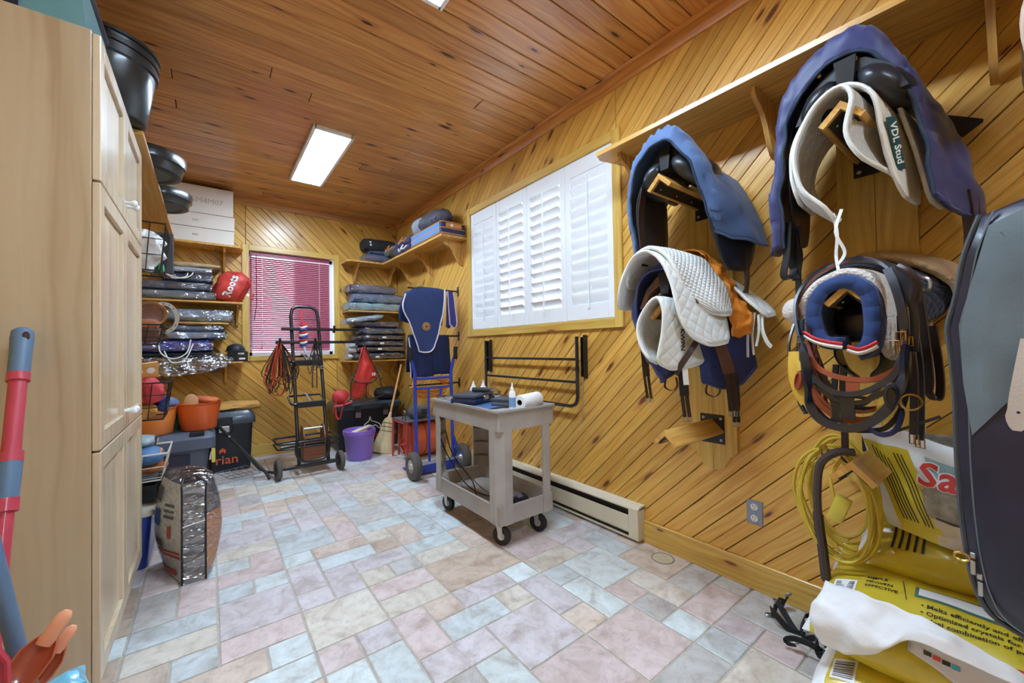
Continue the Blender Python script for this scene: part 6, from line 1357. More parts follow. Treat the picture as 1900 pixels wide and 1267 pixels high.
_,e,_p = drape('cloth',[
 [(1.50,3.80,1.50),(1.49,3.76,1.60),(1.52,3.735,1.72),(1.55,3.715,1.785),(1.51,3.68,1.70),(1.49,3.665,1.60),(1.56,3.66,1.45),(1.61,3.655,1.30),(1.645,3.65,1.185)],
 [(1.66,3.80,1.45),(1.66,3.765,1.6),(1.66,3.74,1.74),(1.66,3.715,1.825),(1.66,3.69,1.76),(1.66,3.67,1.62),(1.67,3.66,1.46),(1.68,3.655,1.31),(1.70,3.65,1.175)],
 [(1.82,3.80,1.45),(1.82,3.765,1.6),(1.82,3.74,1.74),(1.82,3.715,1.828),(1.82,3.69,1.76),(1.82,3.67,1.62),(1.81,3.66,1.46),(1.79,3.655,1.31),(1.77,3.65,1.18)],
 [(1.98,3.80,1.45),(1.98,3.765,1.6),(1.98,3.74,1.74),(1.97,3.715,1.828),(1.95,3.69,1.76),(1.93,3.67,1.63),(1.89,3.66,1.47),(1.85,3.655,1.33),(1.81,3.65,1.22)]],M_SHEET,t,nu=44,nv=26,wr=.006,wf=7,seed=41,th=.006)
nn_ = len(e['back']); rim('edging',[p+V(0,-.006,0) for p in e['back'][nn_//3:]]+[p+V(0,-.006,0) for p in e['right'][::-1]],M_PIPEW,t,.008); rim('edging',[p+V(-.002,-.006,0) for p in e['front'][nn_//2-6:]],M_PIPEW,t,.007)
em = V(1.725,3.647,1.43)
g = G()
for k in range(9):
    a = 2*PI*k/9; g.tube([em+V(.028*math.cos(a)+.014*math.cos(b),0,.028*math.sin(a)+.014*math.sin(b)) for b in [2*PI*i/8 for i in range(8)]],.0035,5,closed=True)
obj('emblem', g, M_EMB, t, kind='stuff')
t = thing('horse_sheet','loop of blue sheet with white edging hanging nearest the window casing','horse sheet',(2.03,3.69,1.4))
_,e,_p = drape('cloth',[[(2.0,3.76,1.44),(2.0,3.74,1.62),(2.0,3.715,1.832),(2.0,3.69,1.64),(2.0,3.67,1.46)],[(2.045,3.76,1.42),(2.045,3.74,1.6),(2.04,3.715,1.833),(2.05,3.69,1.60),(2.055,3.67,1.42)],[(2.075,3.76,1.5),(2.075,3.74,1.62),(2.06,3.715,1.83),(2.08,3.69,1.62),(2.085,3.67,1.46)]],P('sheet_violet',(64,66,150),.8,bump=.2),t,nu=24,nv=8,wr=.004,seed=42)
rim('edging',e['front'][len(e['front'])//2:]+e['right'][1:]+e['back'][::-1][1:len(e['back'])//2],M_PIPEW,t,.007)
M_NVB = P('blanket_navy',(26,36,78),.9,var=.15,vscale=6,bump=.3,bscale=90)
for k,(xa_,xb_,zb_,lab) in enumerate(((1.56,1.80,.93,'dark navy blanket over the middle swing arm, left of two'),(1.79,2.0,.95,'dark navy blanket over the middle swing arm, right of two'))):
    t = thing('horse_blanket',lab,'blanket',((xa_+xb_)/2,3.7,zb_),group='navy blankets on the middle arm')
    sts = []
    for i in range(4):
        x = xa_+(xb_-xa_)*i/3; b = .012*math.sin(i*2.2+k)
        sts.append([(x,3.775,zb_+.05),(x,3.76,1.1),(x,3.735,1.27),(x,3.71,1.352),(x,3.685+b,1.27),(x,3.665+b,1.1),(x,3.66+b,zb_)])
    _,e,_p = drape('cloth',sts,M_NVB,t,nu=30,nv=14,wr=.008,wf=6,seed=43+k,th=.012)
    rim('edging',e['front'][len(e['front'])//2:],M_PIPEW if k == 0 else M_NVB,t,.006)
M_OCORD = P('cord_orange',(226,132,48),.5)
t = thing('extension_cord','coil of orange extension cord hung on the lowest swing arm','extension cord',(1.75,3.70,.72))
rr_ = random.Random(8)
for k in range(7):
    a0,b0 = .17+rr_.uniform(-.02,.03),.055+rr_.uniform(-.01,.03); cx_,cz_ = 1.78+rr_.uniform(-.02,.02),.85-b0+.03
    g = G(); g.tube([V(cx_+a0*math.cos(a),3.695-.012*k*.4+.01*math.sin(3*a+k),cz_+b0*math.sin(a)+(.03 if math.sin(a) > 0 else 0)) for a in [2*PI*i/26 for i in range(26)]],.007,6,closed=True); obj('cord_loop', g, M_OCORD, t, smooth=60)
g = G(); g.box((1.545,3.655,.828),(2.03,3.675,.842),.003); obj('wooden_bar', g, M_SHELF, t, grain=(1,0,0))
# ================================================================= blue hand truck
M_HTB = P('handtruck_blue',(34,66,176),.35,coat=.4); M_TYRE = P('tyre_grey',(92,86,82),.75,bump=.3,bscale=60)
HT2 = thing('hand_truck','bright blue hand truck with pneumatic wheels in front of the hanging blankets','hand truck',(1.76,3.55,0))
def up(z): return 3.585-.03*(1-z/1.2)      # leaning line of the frame
for s,xb_,xt in ((-1,1.565,1.515),(1,1.955,2.0)):
    g = G(); g.tube([V(xb_,up(.06),.06),V(xb_,up(.4),.4),V(xb_-.0,up(.82),.82),V(xb_,up(.92),.93)]+spline([V(xb_,up(.95),.97),V(xb_+(xt-xb_)*.5,3.58,1.07),V(xt,3.57,1.14)],5)+[V(xt,3.56,1.215)],.0165,10); obj('side_rail', g, M_HTB, HT2, smooth=60)
    g = G(); g.cyl((xt,3.565,1.10),(xt,3.555,1.225),.021,n=12); obj('grip', g, M_CORD, HT2)
for z,r in ((.92,.014),(.825,.011)):
    g = G(); g.cyl((1.565,up(z),z),(1.955,up(z),z),r,n=8); obj('cross_bar', g, M_HTB, HT2)
for x in (1.70,1.83):
    g = G(); g.box((x-.012,up(.4)-.006,.07),(x+.012,up(.4)+.006,.825),.003); obj('slat', g, M_HTB, HT2)
g = G(); g.box((1.545,3.55,.012),(1.975,3.86,.02),.002); g.box((1.545,3.545,.012),(1.975,3.56,.12),.003); obj('toe_plate', g, M_HTB, HT2)
g = G(); g.cyl((1.49,3.475,.127),(2.03,3.475,.127),.011,n=10); obj('axle', g, M_ZINC, HT2)
for s,x in ((-1,1.50),(1,2.015)):
    g = G(); c = V(x,3.475,.128); R0 = .127
    g.lathe([(.062,-.030),(.085,-.040),(.112,-.036),(.123,-.024),(.127,-.008),(.127,.008),(.123,.024),(.112,.036),(.085,.040),(.062,.030)],c,(1,0,0),n=36); w = obj('tyre', g, M_TYRE, HT2, smooth=50)
    g = G(); g.lathe([(.012,-.05),(.020,-.045),(.03,-.02),(.058,-.024),(.064,-.03),(.064,.03),(.058,.024),(.03,.02),(.020,.045),(.012,.05)],c,(1,0,0),n=28,cap0=True,cap1=True); obj('rim', g, M_ZINC, w, smooth=40)
    g = G()
    for k in (-.018,-.006,.006,.018): g.lathe([(.1255-abs(k)*.12,k-.002),(.1285-abs(k)*.12,k),(.1255-abs(k)*.12,k+.002)],c,(1,0,0),n=36)
    obj('tread', g, P('tread_dark',(60,56,54),.8), w, kind='stuff')
    g = G(); xi = 1.565 if s < 0 else 1.955; g.strap([(xi,up(.3),.34),(xi+(x-xi)*.4,3.52,.22),(xi+(x-xi)*.5,3.48,.13)],.03,.005,V(1,0,0)); obj('wheel_bracket', g, M_HTB, HT2)
# ================================================================= red drum blower with motor
M_RDR = P('blower_red',(224,104,58),.45,var=.12,vscale=5); M_MOT = P('motor_grey',(96,96,98),.5,var=.1); M_PUL = P('pulley_red',(196,70,62),.45)
BW = thing('drum_blower','orange-red drum blower with grey motor and belt on the floor by the corner','blower',(1.87,4.2,0))
g = G(); cxx = V(1.74,4.22,.215); g.lathe([(.001,.0),(.185,.0),(.195,.01),(.195,.31),(.185,.32),(.001,.32)],cxx,(1,0,0),n=40); obj('drum', g, M_RDR, BW, smooth=40)
for k in (.03,.155,.29):
    g = G(); g.lathe([(.194,k-.006),(.200,k-.004),(.200,k+.004),(.194,k+.006)],cxx,(1,0,0),n=40); obj('band', g, P('band_dark',(150,58,34),.5), BW)
for x in (1.655,1.725):
    g = G(); g.prism([(x,4.0,.0),(x,4.03,.0),(x,4.06,.425),(x,4.03,.425)],(.012,0,0)); g.prism([(x,4.41,.0),(x,4.44,.0),(x,4.41,.425),(x,4.38,.425)],(.012,0,0)); g.box((x,4.02,.40),(x+.012,4.42,.43)); obj('stand', g, M_PUL, BW)
g = G(); g.box((1.655,4.02,.425),(2.07,4.42,.437),.002); obj('motor_plate', g, M_MOT, BW)
g = G(); g.lathe([(.02,-.02),(.045,0),(.068,.01),(.07,.03),(.07,.16),(.066,.185),(.03,.19)],(1.75,4.15,.515),(1,0,0),n=28,cap0=True,cap1=True); mo = obj('motor', g, M_MOT, BW, smooth=40)
g = G()
for k in range(4): g.box((1.86+.017*k,4.075,.49),(1.867+.017*k,4.083,.545))
obj('vents', g, M_SL, mo, kind='stuff')
g = G(); g.lathe([(.03,-.012),(.03,-.006),(.025,0),(.03,.006),(.03,.012)],(1.685,4.15,.515),(1,0,0),n=20,cap0=True,cap1=True); obj('motor_pulley', g, M_STEEL, BW)
pc = V(1.68,4.13,.165)
g = G(); g.lathe([(.078,-.012),(.088,-.012),(.084,0),(.088,.012),(.078,.012)],pc,(1,0,0),n=32); g.lathe([(.018,-.014),(.018,.014)],pc,(1,0,0),n=12,cap0=True,cap1=True)
for k in range(5):
    a = 2*PI*k/5; g.cyl(pc+V(0,.016*math.cos(a),.016*math.sin(a)),pc+V(0,.08*math.cos(a),.08*math.sin(a)),.008,n=6)
obj('pulley', g, M_PUL, BW)
g = G(); g.tube([(1.683,4.15-.03,.515),(1.68,4.13-.087,.165),(1.68,4.13,.078),(1.68,4.13+.087,.165),(1.683,4.15+.03,.515),(1.683,4.15,.546)],.004,6,closed=True); obj('belt', g, M_CORD, BW)
# ================================================================= broom, bucket, trunk in the corner
M_STRAW = P('broom_straw',(206,186,142),.85,var=.22,vscale=30,bump=.6,bscale=120,stretch=(1,1,.08),dist=.006); M_HAND = P('broom_handle',(226,170,112),.5); M_STW = P('broom_wrap',(236,216,186),.7)
BR = thing('corn_broom','corn broom with wooden handle leaning between the trunk and the blower','broom',(1.60,4.62,0))
b0,b1 = V(1.60,4.62,.005),V(1.905,4.76,1.02); ax = (b1-b0).normalized()
kx = b0+ax*.42; g = G(); g.cyl(kx,b1,.0125,.0115,10); obj('handle', g, M_HAND, BR)
g = G(); g.cyl(kx-ax*.03,kx+ax*.055,.024,.015,12); obj('ferrule', g, M_STW, BR)
sd = V(.80,-.42,-.16); sd = (sd-ax*sd.dot(ax)).normalized(); nd = ax.cross(sd)
g = G(); R_ = []
for f_,w,d in ((.42,.022,.022),(.39,.05,.035),(.35,.068,.04),(.27,.076,.038),(.15,.10,.036),(.04,.125,.034),(0,.128,.030)):
    R_.append([b0+ax*f_*1.0+sd*w*math.cos(a)*(1+.02*math.sin(a*9))+nd*d*math.sin(a) for a in [2*PI*i/28 for i in range(28)]])
for p in R_[-1]: p.z = max(p.z,.002)
g.rings(R_); obj('bristles', g, M_STRAW, BR, smooth=50)
for f_,w,d in ((.345,.070,.042),(.30,.0755,.0415),(.25,.081,.0405)):
    g = G(); g.tube([b0+ax*f_+sd*w*math.cos(a)+nd*d*math.sin(a) for a in [2*PI*i/24 for i in range(24)]],.003,5,closed=True); obj('stitch', g, M_LEAD, BR)
M_PURP = P('bucket_purple',(140,104,196),.4,coat=.3)
t = thing('purple_bucket','purple plastic bucket on the floor in front of the black trunk','bucket',(1.335,4.56,0)); c = (1.335,4.57,0)
g = G(); g.lathe([(.001,.004),(.128,.004),(.133,.012),(.158,.25),(.163,.255),(.163,.275),(.172,.28),(.173,.322),(.168,.326),(.16,.318),(.129,.016),(.001,.016)],c,n=36); obj('body', g, M_PURP, t, smooth=50)
g = G(); g.tube([V(c[0]+.172*math.cos(a),c[1]-.05*math.sin(a)-.02,.30-.0*math.sin(a)) for a in [PI*i/12 for i in range(13)]],.0035,5); obj('bail', g, M_STEEL, t)
t = thing('scrub_brush','pale wooden brush lying across the purple bucket','brush',(1.36,4.57,.30)); Mx = Matrix.Translation((1.36,4.56,.315)) @ Matrix.Rotation(.5,4,'Z') @ Matrix.Rotation(-.12,4,'Y')
g = G(); g.box((-.13,-.03,0),(.13,.03,.022),.01,M=Mx,seg=2); obj('back', g, P('brush_wood',(222,206,184),.6), t)
g = G(); g.box((-.11,-.026,-.03),(.06,.026,0),.004,M=Mx); obj('bristles', g, M_STW, t)
M_TRK = P('trunk_black',(24,28,36),.42,coat=.2); M_TRL = P('trunk_lid',(48,62,72),.4,coat=.2)
TK = thing('tack_box','long black plastic tack trunk with a horse logo in the right back corner','trunk',(1.55,5.15,0))
g = G(); g.rings([rrect(1.215,1.93,4.95,5.36,0,.03),rrect(1.195,1.95,4.93,5.38,.50,.03)]); obj('body', g, M_TRK, TK, smooth=40)
g = G(); g.rings([rrect(1.17,1.97,4.905,5.40,z,.035) for z in (.495,.50,.545)]+[rrect(1.19,1.95,4.925,5.38,.568,.03)]); obj('lid', g, M_TRL, TK, smooth=40)
for x in (1.42,1.75):
    g = G(); g.box((x-.035,4.895,.40),(x+.035,4.925,.545),.006); la = obj('latch', g, M_TRK, TK)
    g = G(); g.box((x-.03,4.888,.40),(x+.03,4.896,.46),.003); obj('hasp', g, M_STEEL, la)
g = G(); g.tube(spline([V(a+.085,4.932,b+.01) for a,b in ((1.38,.22),(1.42,.29),(1.47,.33),(1.485,.38),(1.50,.33),(1.54,.315),(1.60,.28),(1.615,.24),(1.59,.235),(1.55,.27),(1.50,.25))],5),.006,5); obj('horse_logo', g, M_BIND, TK)
lettering('trunk_lettering','in',M_BIND,TK,(1.72,4.931,.245),(1,0,0),(0,0,1),.10,.001,bold=.002); lettering('trunk_lettering','qu',M_TXR,TK,(1.665,4.933,.165),(1,0,0),(0,0,1),.10,.001); lettering('trunk_lettering','a',M_TXR,TK,(1.88,4.933,.175),(1,0,0),(0,0,1),.10,.001)
t = thing('black_holdall','black holdall slumped on the trunk behind the blower','bag',(1.95,5.0,.57))
g = G(); g.rings(lumpy((1.86,5.14,.64),(.16,.2,.085),7,.015)); obj('body', g, P('holdall_black',(28,28,32),.6,bump=.3,bscale=60), t, smooth=60)
# ================================================================= tack trolley
TR = thing('tack_trolley','black steel tack trolley with hooks and wire trays in front of the back window','trolley',(.79,4.4,0))
def lean(z): return 4.36+(z-.1)*.29
LX,RX = .70,.965
g = G(); g.tube([V(LX,lean(.08),.08),V(LX,lean(.8),.8),V(LX,lean(1.58),1.58)]+spline([V(LX,lean(1.58),1.58),V(LX+.02,lean(1.66),1.66),V(LX+.07,lean(1.69),1.69)],5)[1:]+[V(RX-.07,lean(1.69),1.69)]+spline([V(RX-.07,lean(1.69),1.69),V(RX-.02,lean(1.66),1.66),V(RX,lean(1.58),1.58)],5)[1:]+[V(RX,lean(.8),.8),V(RX,lean(.08),.08)],.017,10); obj('main_frame', g, M_BLACKM, TR, smooth=60)
g = G(); g.cyl((LX,lean(1.55),1.55),(RX,lean(1.55),1.55),.005,n=6); obj('cross_wire', g, M_BLACKM, TR)
for z,x0,x1 in ((1.44,.60,1.39),(1.30,.545,1.41)):
    y = lean(z)-.03; g = G(); g.box((x0,y-.014,z-.014),(x1,y+.014,z+.014),.003); br = obj('hook_bar', g, M_BLACKM, TR)
    for x in ((x0+.03,LX+.2,x1-.08) if z < 1.4 else (1.10,)):
        g = G(); g.tube(spline([(x,y-.012,z-.01),(x,y-.06,z-.03),(x,y-.075,z-.005),(x,y-.075,z+.04)],4),.012,8); obj('hook', g, M_BLACKM, br)
def tray_frame(z,x0,x1,d,mat=M_BLACKM):
    y = lean(z)-.02; g = G(); q = rrect(x0,x1,y-.03,y+d,z,.03); g.tube([Vector((p.x,p.y,z+(p.y-y)*.25)) for p in q],.011,8,closed=True); f_ = obj('tray_frame', g, mat, TR, smooth=60)
    g = G(); g.box((LX,y-.045,z-.045),(RX,y-.025,z+.015),.003); obj('face_bar', g, M_BLACKM, f_)
    g = G(); g.tube(spline([((x0+x1)/2,y+d,z+d*.25+.02),((x0+x1)/2+.01,y+d*.6,z+.06),((x0+x1)/2+.02,y,z+.0)],5),.009,8); obj('saddle_bar', g, P('tube_grey',(150,154,162),.35,metal=.3), f_)
tray_frame(1.10,.66,.95,.20); tray_frame(.68,.655,.97,.22)
g = G(); y = lean(.33); q = rrect(.51,1.055,y-.14,y+.20,.33,.04); g.tube([Vector(p) for p in q],.011,8,closed=True); g.tube([Vector((p.x,p.y,.28)) for p in q],.008,8,closed=True); obj('base_tray', g, M_BLACKM, TR, smooth=60)
g = G(); g.tube(spline([(.67,y-.16,.36),(.66,y-.17,.24),(.70,y-.175,.165),(.76,y-.178,.145),(.86,y-.178,.145),(.92,y-.175,.165),(.95,y-.17,.24),(.945,y-.16,.36)],5),.014,8); obj('front_hoop', g, M_BLACKM, TR, smooth=60)
g = G(); g.cyl((.50,4.30,.09),(1.07,4.28,.09),.012,n=8); obj('axle', g, M_BLACKM, TR)
g = G(); g.box((.56,4.26,.085),(1.02,4.30,.115),.003); g.box((.55,4.42,.24),(1.03,4.44,.28),.003); obj('base_bar', g, M_BLACKM, TR)
for x,yy in ((.515,4.305),(1.06,4.28)):
    g = G(); g.lathe([(.05,-.016),(.084,-.022),(.094,-.014),(.096,0),(.094,.014),(.084,.022),(.05,.016)],(x,yy,.097),(1,.08,0),n=30); w = obj('tyre', g, M_TYRE, TR, smooth=50)
    g = G(); g.lathe([(.01,-.02),(.05,-.014),(.053,0),(.05,.014),(.01,.02)],(x,yy,.097),(1,.08,0),n=24,cap0=True,cap1=True); obj('hub', g, M_CORD, w)
t = thing('wooden_carrier','brown wooden carry box standing in the base of the tack trolley','carrier',(.84,4.42,.0)); M_BRW = wood('carrier_wood',(150,92,58),(124,70,44),(96,52,32),rough=.5,pvar=.05)
for x in (.74,.93):
    g = G(); g.prism([(x,4.36,.125),(x,4.56,.125),(x,4.56,.36),(x,4.50,.45),(x,4.42,.45),(x,4.36,.36)],(.014,0,0)); obj('end_board', g, M_BRW, t, smooth=0, grain=(0,0,1))
g = G(); g.box((.74,4.36,.12),(.944,4.56,.135)); g.box((.754,4.36,.135),(.93,4.372,.27)); g.box((.754,4.548,.135),(.93,4.56,.27)); obj('box', g, M_BRW, t, smooth=0, grain=(1,0,0))
g = G(); g.cyl((.74,4.46,.42),(.944,4.46,.42),.012,n=10); obj('handle', g, M_ZINC, t)
def bundle(lab, top, n, L, w, mats, seed, name='bridle', cat='bridle', spread=.09, grp='bridles on the trolley', ringm=M_BRASS, down=0):
    r = random.Random(seed); t = thing(name,lab,cat,(top[0],top[1],top[2]-L),group=grp); T = Vector(top)
    for k in range(n):
        a,b = r.uniform(-1,1)*spread,r.uniform(-1,1)*spread; l = L*r.uniform(.6,1.0); dy = r.uniform(-.03,.03)
        pts = [T+V(-.012,dy*.3,.005),T+V(min(a,b)*.6-.01,dy,-l*.4),T+V(min(a,b)*1.0-.01,dy-.01,-l*.8),T+V((a+b)/2,dy-.015,-l*r.uniform(.95,1.05)),T+V(max(a,b)*1.0+.01,dy-.01,-l*.8),T+V(max(a,b)*.6+.01,dy,-l*.4),T+V(.012,dy*.3,.005)]
        g = G(); g.strap(spline(pts,5),w*r.uniform(.7,1.2),.005,V(.5,1,0)); obj('strap', g, mats[k%len(mats)], t, smooth=50)
        if k % 2 == 0: ring(t,T+V((a+b)/2+r.uniform(-.03,.03),dy-.03,-l*r.uniform(.6,.98)),r.uniform(.012,.02),(r.uniform(-.3,.3),1,r.uniform(-.2,.2)),ringm,'ring',.003)
    for k in range(down):
        a = r.uniform(-1,1)*spread*.6; g = G(); g.strap(spline([T+V(a*.3,-.02,-L*.3),T+V(a,-.03,-L*.9),T+V(a,-.03,-L*1.3)],5),w*.8,.004,V(1,0,0)); obj('rein', g, mats[k%len(mats)], t)
    return t
M_RLE = P('strap_orange_red',(186,70,42),.5,var=.15); M_GRN = P('strap_olive',(70,70,52),.6)
yb_ = lean(1.3)-.10
bundle('tangled red and olive bridles hanging from the left end of the trolley bar',(.575,yb_,1.285),18,.52,.02,[M_RLE,M_LEAD,M_GRN,M_RLE,M_LEA],5,spread=.155)
bundle('dark brown bridle hanging in the middle of the trolley bar',(.905,yb_,1.285),6,.36,.013,[M_LEAD,M_LEA],6,spread=.085,ringm=M_STEEL,down=2)
t = thing('lead_rope','red white and blue braided lead rope knotted on the trolley frame','rope',(.80,lean(1.4)-.06,1.15)); c = V(.80,lean(1.38)-.06,1.38)
mr = [M_RED,M_BIND,P('rope_blue',(52,78,150),.8)]
for k in range(9):
    g = G(); z = c.z+.11-.027*k; g.tube([V(c.x+.035*math.cos(a)*(1-.25*abs(k-4)/4),c.y+.03*math.sin(a),z+.012*math.sin(a+1)) for a in [2*PI*i/12 for i in range(12)]],.0125,6,closed=True); obj('coil', g, mr[k%3], t, smooth=60)
g = G(); g.tube(spline([c+V(-.01,0,.12),c+V(-.015,.02,.19),c+V(0,.04,.24)],4),.009,6); obj('loop', g, mr[0], t)
g = G(); g.tube(spline([c+V(0,-.02,-.12),c+V(.02,-.03,-.2),c+V(.07,-.02,-.26)],4),.011,6); obj('tail', g, P('rope_pale',(196,202,214),.8), t)
# red halter and bag hanging from the bar's right end
M_HRED = P('cloth_red',(206,52,44),.65,var=.12,vscale=8,bump=.3,bscale=24,dist=.01)
hy = lean(1.3)-.08
t = thing('leather_halter','large dark leather halter with steel rings hanging from the right end of the trolley bar','halter',(1.42,hy,.62)); hp = V(1.42,hy,1.265)
for pts in ([hp,hp+V(-.10,-.01,-.3),hp+V(-.15,-.02,-.40),hp+V(-.17,-.02,-.60)],[hp,hp+V(.12,-.01,-.28),hp+V(.16,-.02,-.38),hp+V(.20,-.02,-.57)],[hp+V(-.15,-.02,-.38),hp+V(-.08,-.04,-.425),hp+V(.06,-.04,-.43),hp+V(.16,-.02,-.36)],[hp+V(-.17,-.02,-.60),hp+V(-.06,-.045,-.625),hp+V(.08,-.045,-.61),hp+V(.21,-.02,-.585)],[hp+V(.0,-.04,-.43),hp+V(.0,-.045,-.52),hp+V(.0,-.045,-.61)]): bstrap(t,pts,.03,M_LEAD,V(.6,1,.3),name='strap')
for q in ((-.15,-.03,-.38),(.155,-.03,-.36),(-.17,-.03,-.60),(.15,-.03,-.28)): ring(t,hp+V(*q),.022,(0,1,0),M_STEEL,'ring',.004)
t = thing('red_cloth_bag','red cloth bag with white print hanging behind the leather halter','bag',(1.43,hy+.05,.72))
drape('cloth',[[(1.40,hy+.05,1.23),(1.36,hy+.04,1.05),(1.32,hy+.04,.88),(1.27,hy+.04,.68)],[(1.42,hy+.03,1.24),(1.40,hy+.0,1.05),(1.38,hy-.005,.88),(1.36,hy-.005,.66)],[(1.44,hy+.03,1.24),(1.46,hy+.0,1.05),(1.48,hy-.005,.9),(1.47,hy-.005,.85)],[(1.46,hy+.05,1.22),(1.52,hy+.04,1.05),(1.56,hy+.04,.93),(1.565,hy+.04,.88)]],M_HRED,t,nu=24,nv=20,wr=.012,wf=10,seed=60)
lettering('bag_print','10',M_BIND,t,(1.515,hy-.012,.925),(1,.15,0),(0,0,1),.05,.001,bold=.002)
for dx in (0,.09):
    g = G(); g.tube(spline([(1.37+dx,hy,.80),(1.365+dx,hy-.01,.74),(1.36+dx,hy-.01,.70)],4),.008,6); obj('tassel', g, M_HRED, t)
t = thing('pink_red_bag','pinkish red nylon bag with long strap on the corner of the black trunk','bag',(1.22,4.98,.57)); M_PINK = P('nylon_pink_red',(224,72,76),.5,bump=.3,bscale=30,dist=.008)
g = G(); g.rings(lumpy((1.25,5.0,.655),(.09,.08,.085),9,.016)); obj('body', g, M_PINK, t, smooth=60)
g = G(); g.strap(spline([(1.30,4.92,.62),(1.26,4.88,.59),(1.23,4.885,.50),(1.21,4.885,.42),(1.175,4.885,.44),(1.165,4.89,.56),(1.19,4.92,.66)],5),.028,.004,V(.7,.7,.2)); obj('strap', g, M_PINK, t)
g = G(); g.strap(spline([(1.36,4.92,.60),(1.28,4.89,.575),(1.15,4.88,.56),(1.14,4.885,.48)],5),.02,.004,V(.2,.7,.6)); obj('strap', g, M_PINK, t)
# ================================================================= wire baskets on the left wall
def basket(lab, x1,y0,y1,z0,z1, mat=None, n=(5,5,3), x0=None, r=.003):
    mat = mat or M_BLACKM; x0 = XL+.006 if x0 is None else x0; t = thing('wire_basket',lab,'wire basket',((x0+x1)/2,(y0+y1)/2,z0),group='wire baskets'); d = .03
    def rc(z,k): return [V(x0,y0+k,z),V(x1-k,y0+k,z),V(x1-k,y1-k,z),V(x0,y1-k,z)]
    g = G(); g.tube(rc(z1,0),.0055,6,closed=True); obj('rim', g, mat, t)
    g = G(); g.tube(rc(z0,d),.004,6,closed=True); obj('base_ring', g, mat, t)
    for i in range(1,n[2]):
        f = i/n[2]; g = G(); g.tube(rc(z0+(z1-z0)*f,d*(1-f)),r,5,closed=True); obj('wire', g, mat, t)
    for i in range(n[0]+1):
        x = x0+(x1-x0)*i/n[0]; xb = x0+(x1-d-x0)*i/n[0]
        for a,b in ((y0,y0+d),(y1,y1-d)):
            g = G(); g.tube([(x,a,z1),(xb,b,z0)],r,5); obj('wire', g, mat, t)
    for j in range(1,n[1]):
        y = y0+(y1-y0)*j/n[1]; g = G(); g.tube([(x1,y,z1),(x1-d,y,z0),(x0,y,z0)],r,5); obj('wire', g, mat, t)
    return t
basket('black wire basket of white cloths high on the left wall',-.225,3.50,3.86,1.76,2.07)
for k,(cx_,cy_,cz_,r_,cl,lab) in enumerate(((-.33,3.62,1.90,(.085,.10,.12),(214,212,208),'white cloth bundle in the upper wire basket'),(-.46,3.70,1.88,(.09,.10,.11),(150,152,156),'grey cloth bundle in the upper wire basket'))):
    g = G(); g.rings(lumpy((cx_,cy_,cz_),r_,20+k,.045,f=16,n=36,m=22)); obj('cloth_bundle', g, fab(cl), None, base=(cx_,cy_,cz_-r_[2]), label=lab, cat='cloth', group='cloths in the upper basket')
t = thing('gauze_roll','green and white rolled bandage at the front corner of the upper wire basket','bandage',(-.235,3.66,1.765))
g = G(); g.rings(lumpy((-.262,3.68,1.80),(.022,.04,.035),30,.006)); obj('roll', g, P('green_cloth',(60,140,96),.8), t)
t = thing('flat_panel','dark grey flat case leaning on the back of the upper wire basket','case',(-.4,3.90,1.78))
g = G(); g.box((-.6,3.885,1.80),(-.205,3.90,2.10),.004); obj('board', g, P('panel_grey',(70,72,78),.6), t)
# horseshoe and round plaque
t = thing('round_plaque','round brown wooden plaque with brass rim hanging by the left shelves','plaque',(-.335,3.75,1.38))
g = G(); c = V(-.325,3.78,1.485); ax = V(.25,-1,-.02); g.lathe([(.001,.012),(.06,.012),(.072,.016)],c,ax,n=28); obj('disc', g, P('plaque_brown',(110,66,44),.4,var=.25,vscale=16), t)
g = G(); g.lathe([(.070,0),(.086,.004),(.092,.014),(.086,.022),(.072,.018)],c,ax,n=32); obj('rim', g, P('rim_bronze',(150,104,62),.35,metal=.5), t)
t = thing('horseshoe','large pale steel horseshoe hung beside the round plaque','horseshoe',(-.25,3.85,1.36)); c = V(-.262,3.86,1.465)
pts = [c+V(.092*math.cos(a)*.85,-.0,.105*math.sin(a)) for a in [math.radians(d) for d in range(-115,131,12)]]
g = G(); g.strap(pts,[.026]*len(pts),.009,[(p-c).normalized() for p in pts]); hs = obj('shoe', g, P('shoe_steel',(186,180,170),.4,metal=.4), t)
g = G()
for i in (3,5,7,13,15,17): g.box(pts[i]-V(.003,.006,.004),pts[i]+V(.003,-.0035,.004))
obj('nail_holes', g, M_INK, t, kind='stuff')
basket('black wire basket with brown leather goods beside the round plaque',-.245,3.60,3.92,1.27,1.40)
t = thing('leather_case','brown leather case standing in the wire basket below the plaque','case',(-.34,3.72,1.28))
g = G(); g.box((-.42,3.66,1.285),(-.28,3.80,1.43),.012,seg=2); obj('body', g, M_LEAB, t)
g = G(); g.box((-.422,3.655,1.385),(-.278,3.805,1.44),.012,seg=2); obj('flap', g, P('case_tan',(170,106,62),.5), t)
t = thing('picture_board','small framed board with round photos leaning under the lowest left shelf','board',(-.33,3.5,1.03))
Mx = Matrix.Translation((-.335,3.55,1.09)) @ Matrix.Rotation(.5,4,'X') @ Matrix.Rotation(.3,4,'Z')
g = G(); g.box((-.07,-.006,-.06),(.07,.006,.06),.002,M=Mx); obj('frame', g, M_SHELF, t, grain=(1,0,0))
for k in (-.03,.03):
    g = G(); g.lathe([(.022,0),(.021,.002)],Mx @ V(k,-.006,0),Mx.to_3x3() @ V(0,-1,0),n=16,cap1=True); obj('round_photo', g, M_BIND, t)
basket('black wire basket stuffed with red cloth above the orange tub',-.205,3.42,3.78,.775,1.015)
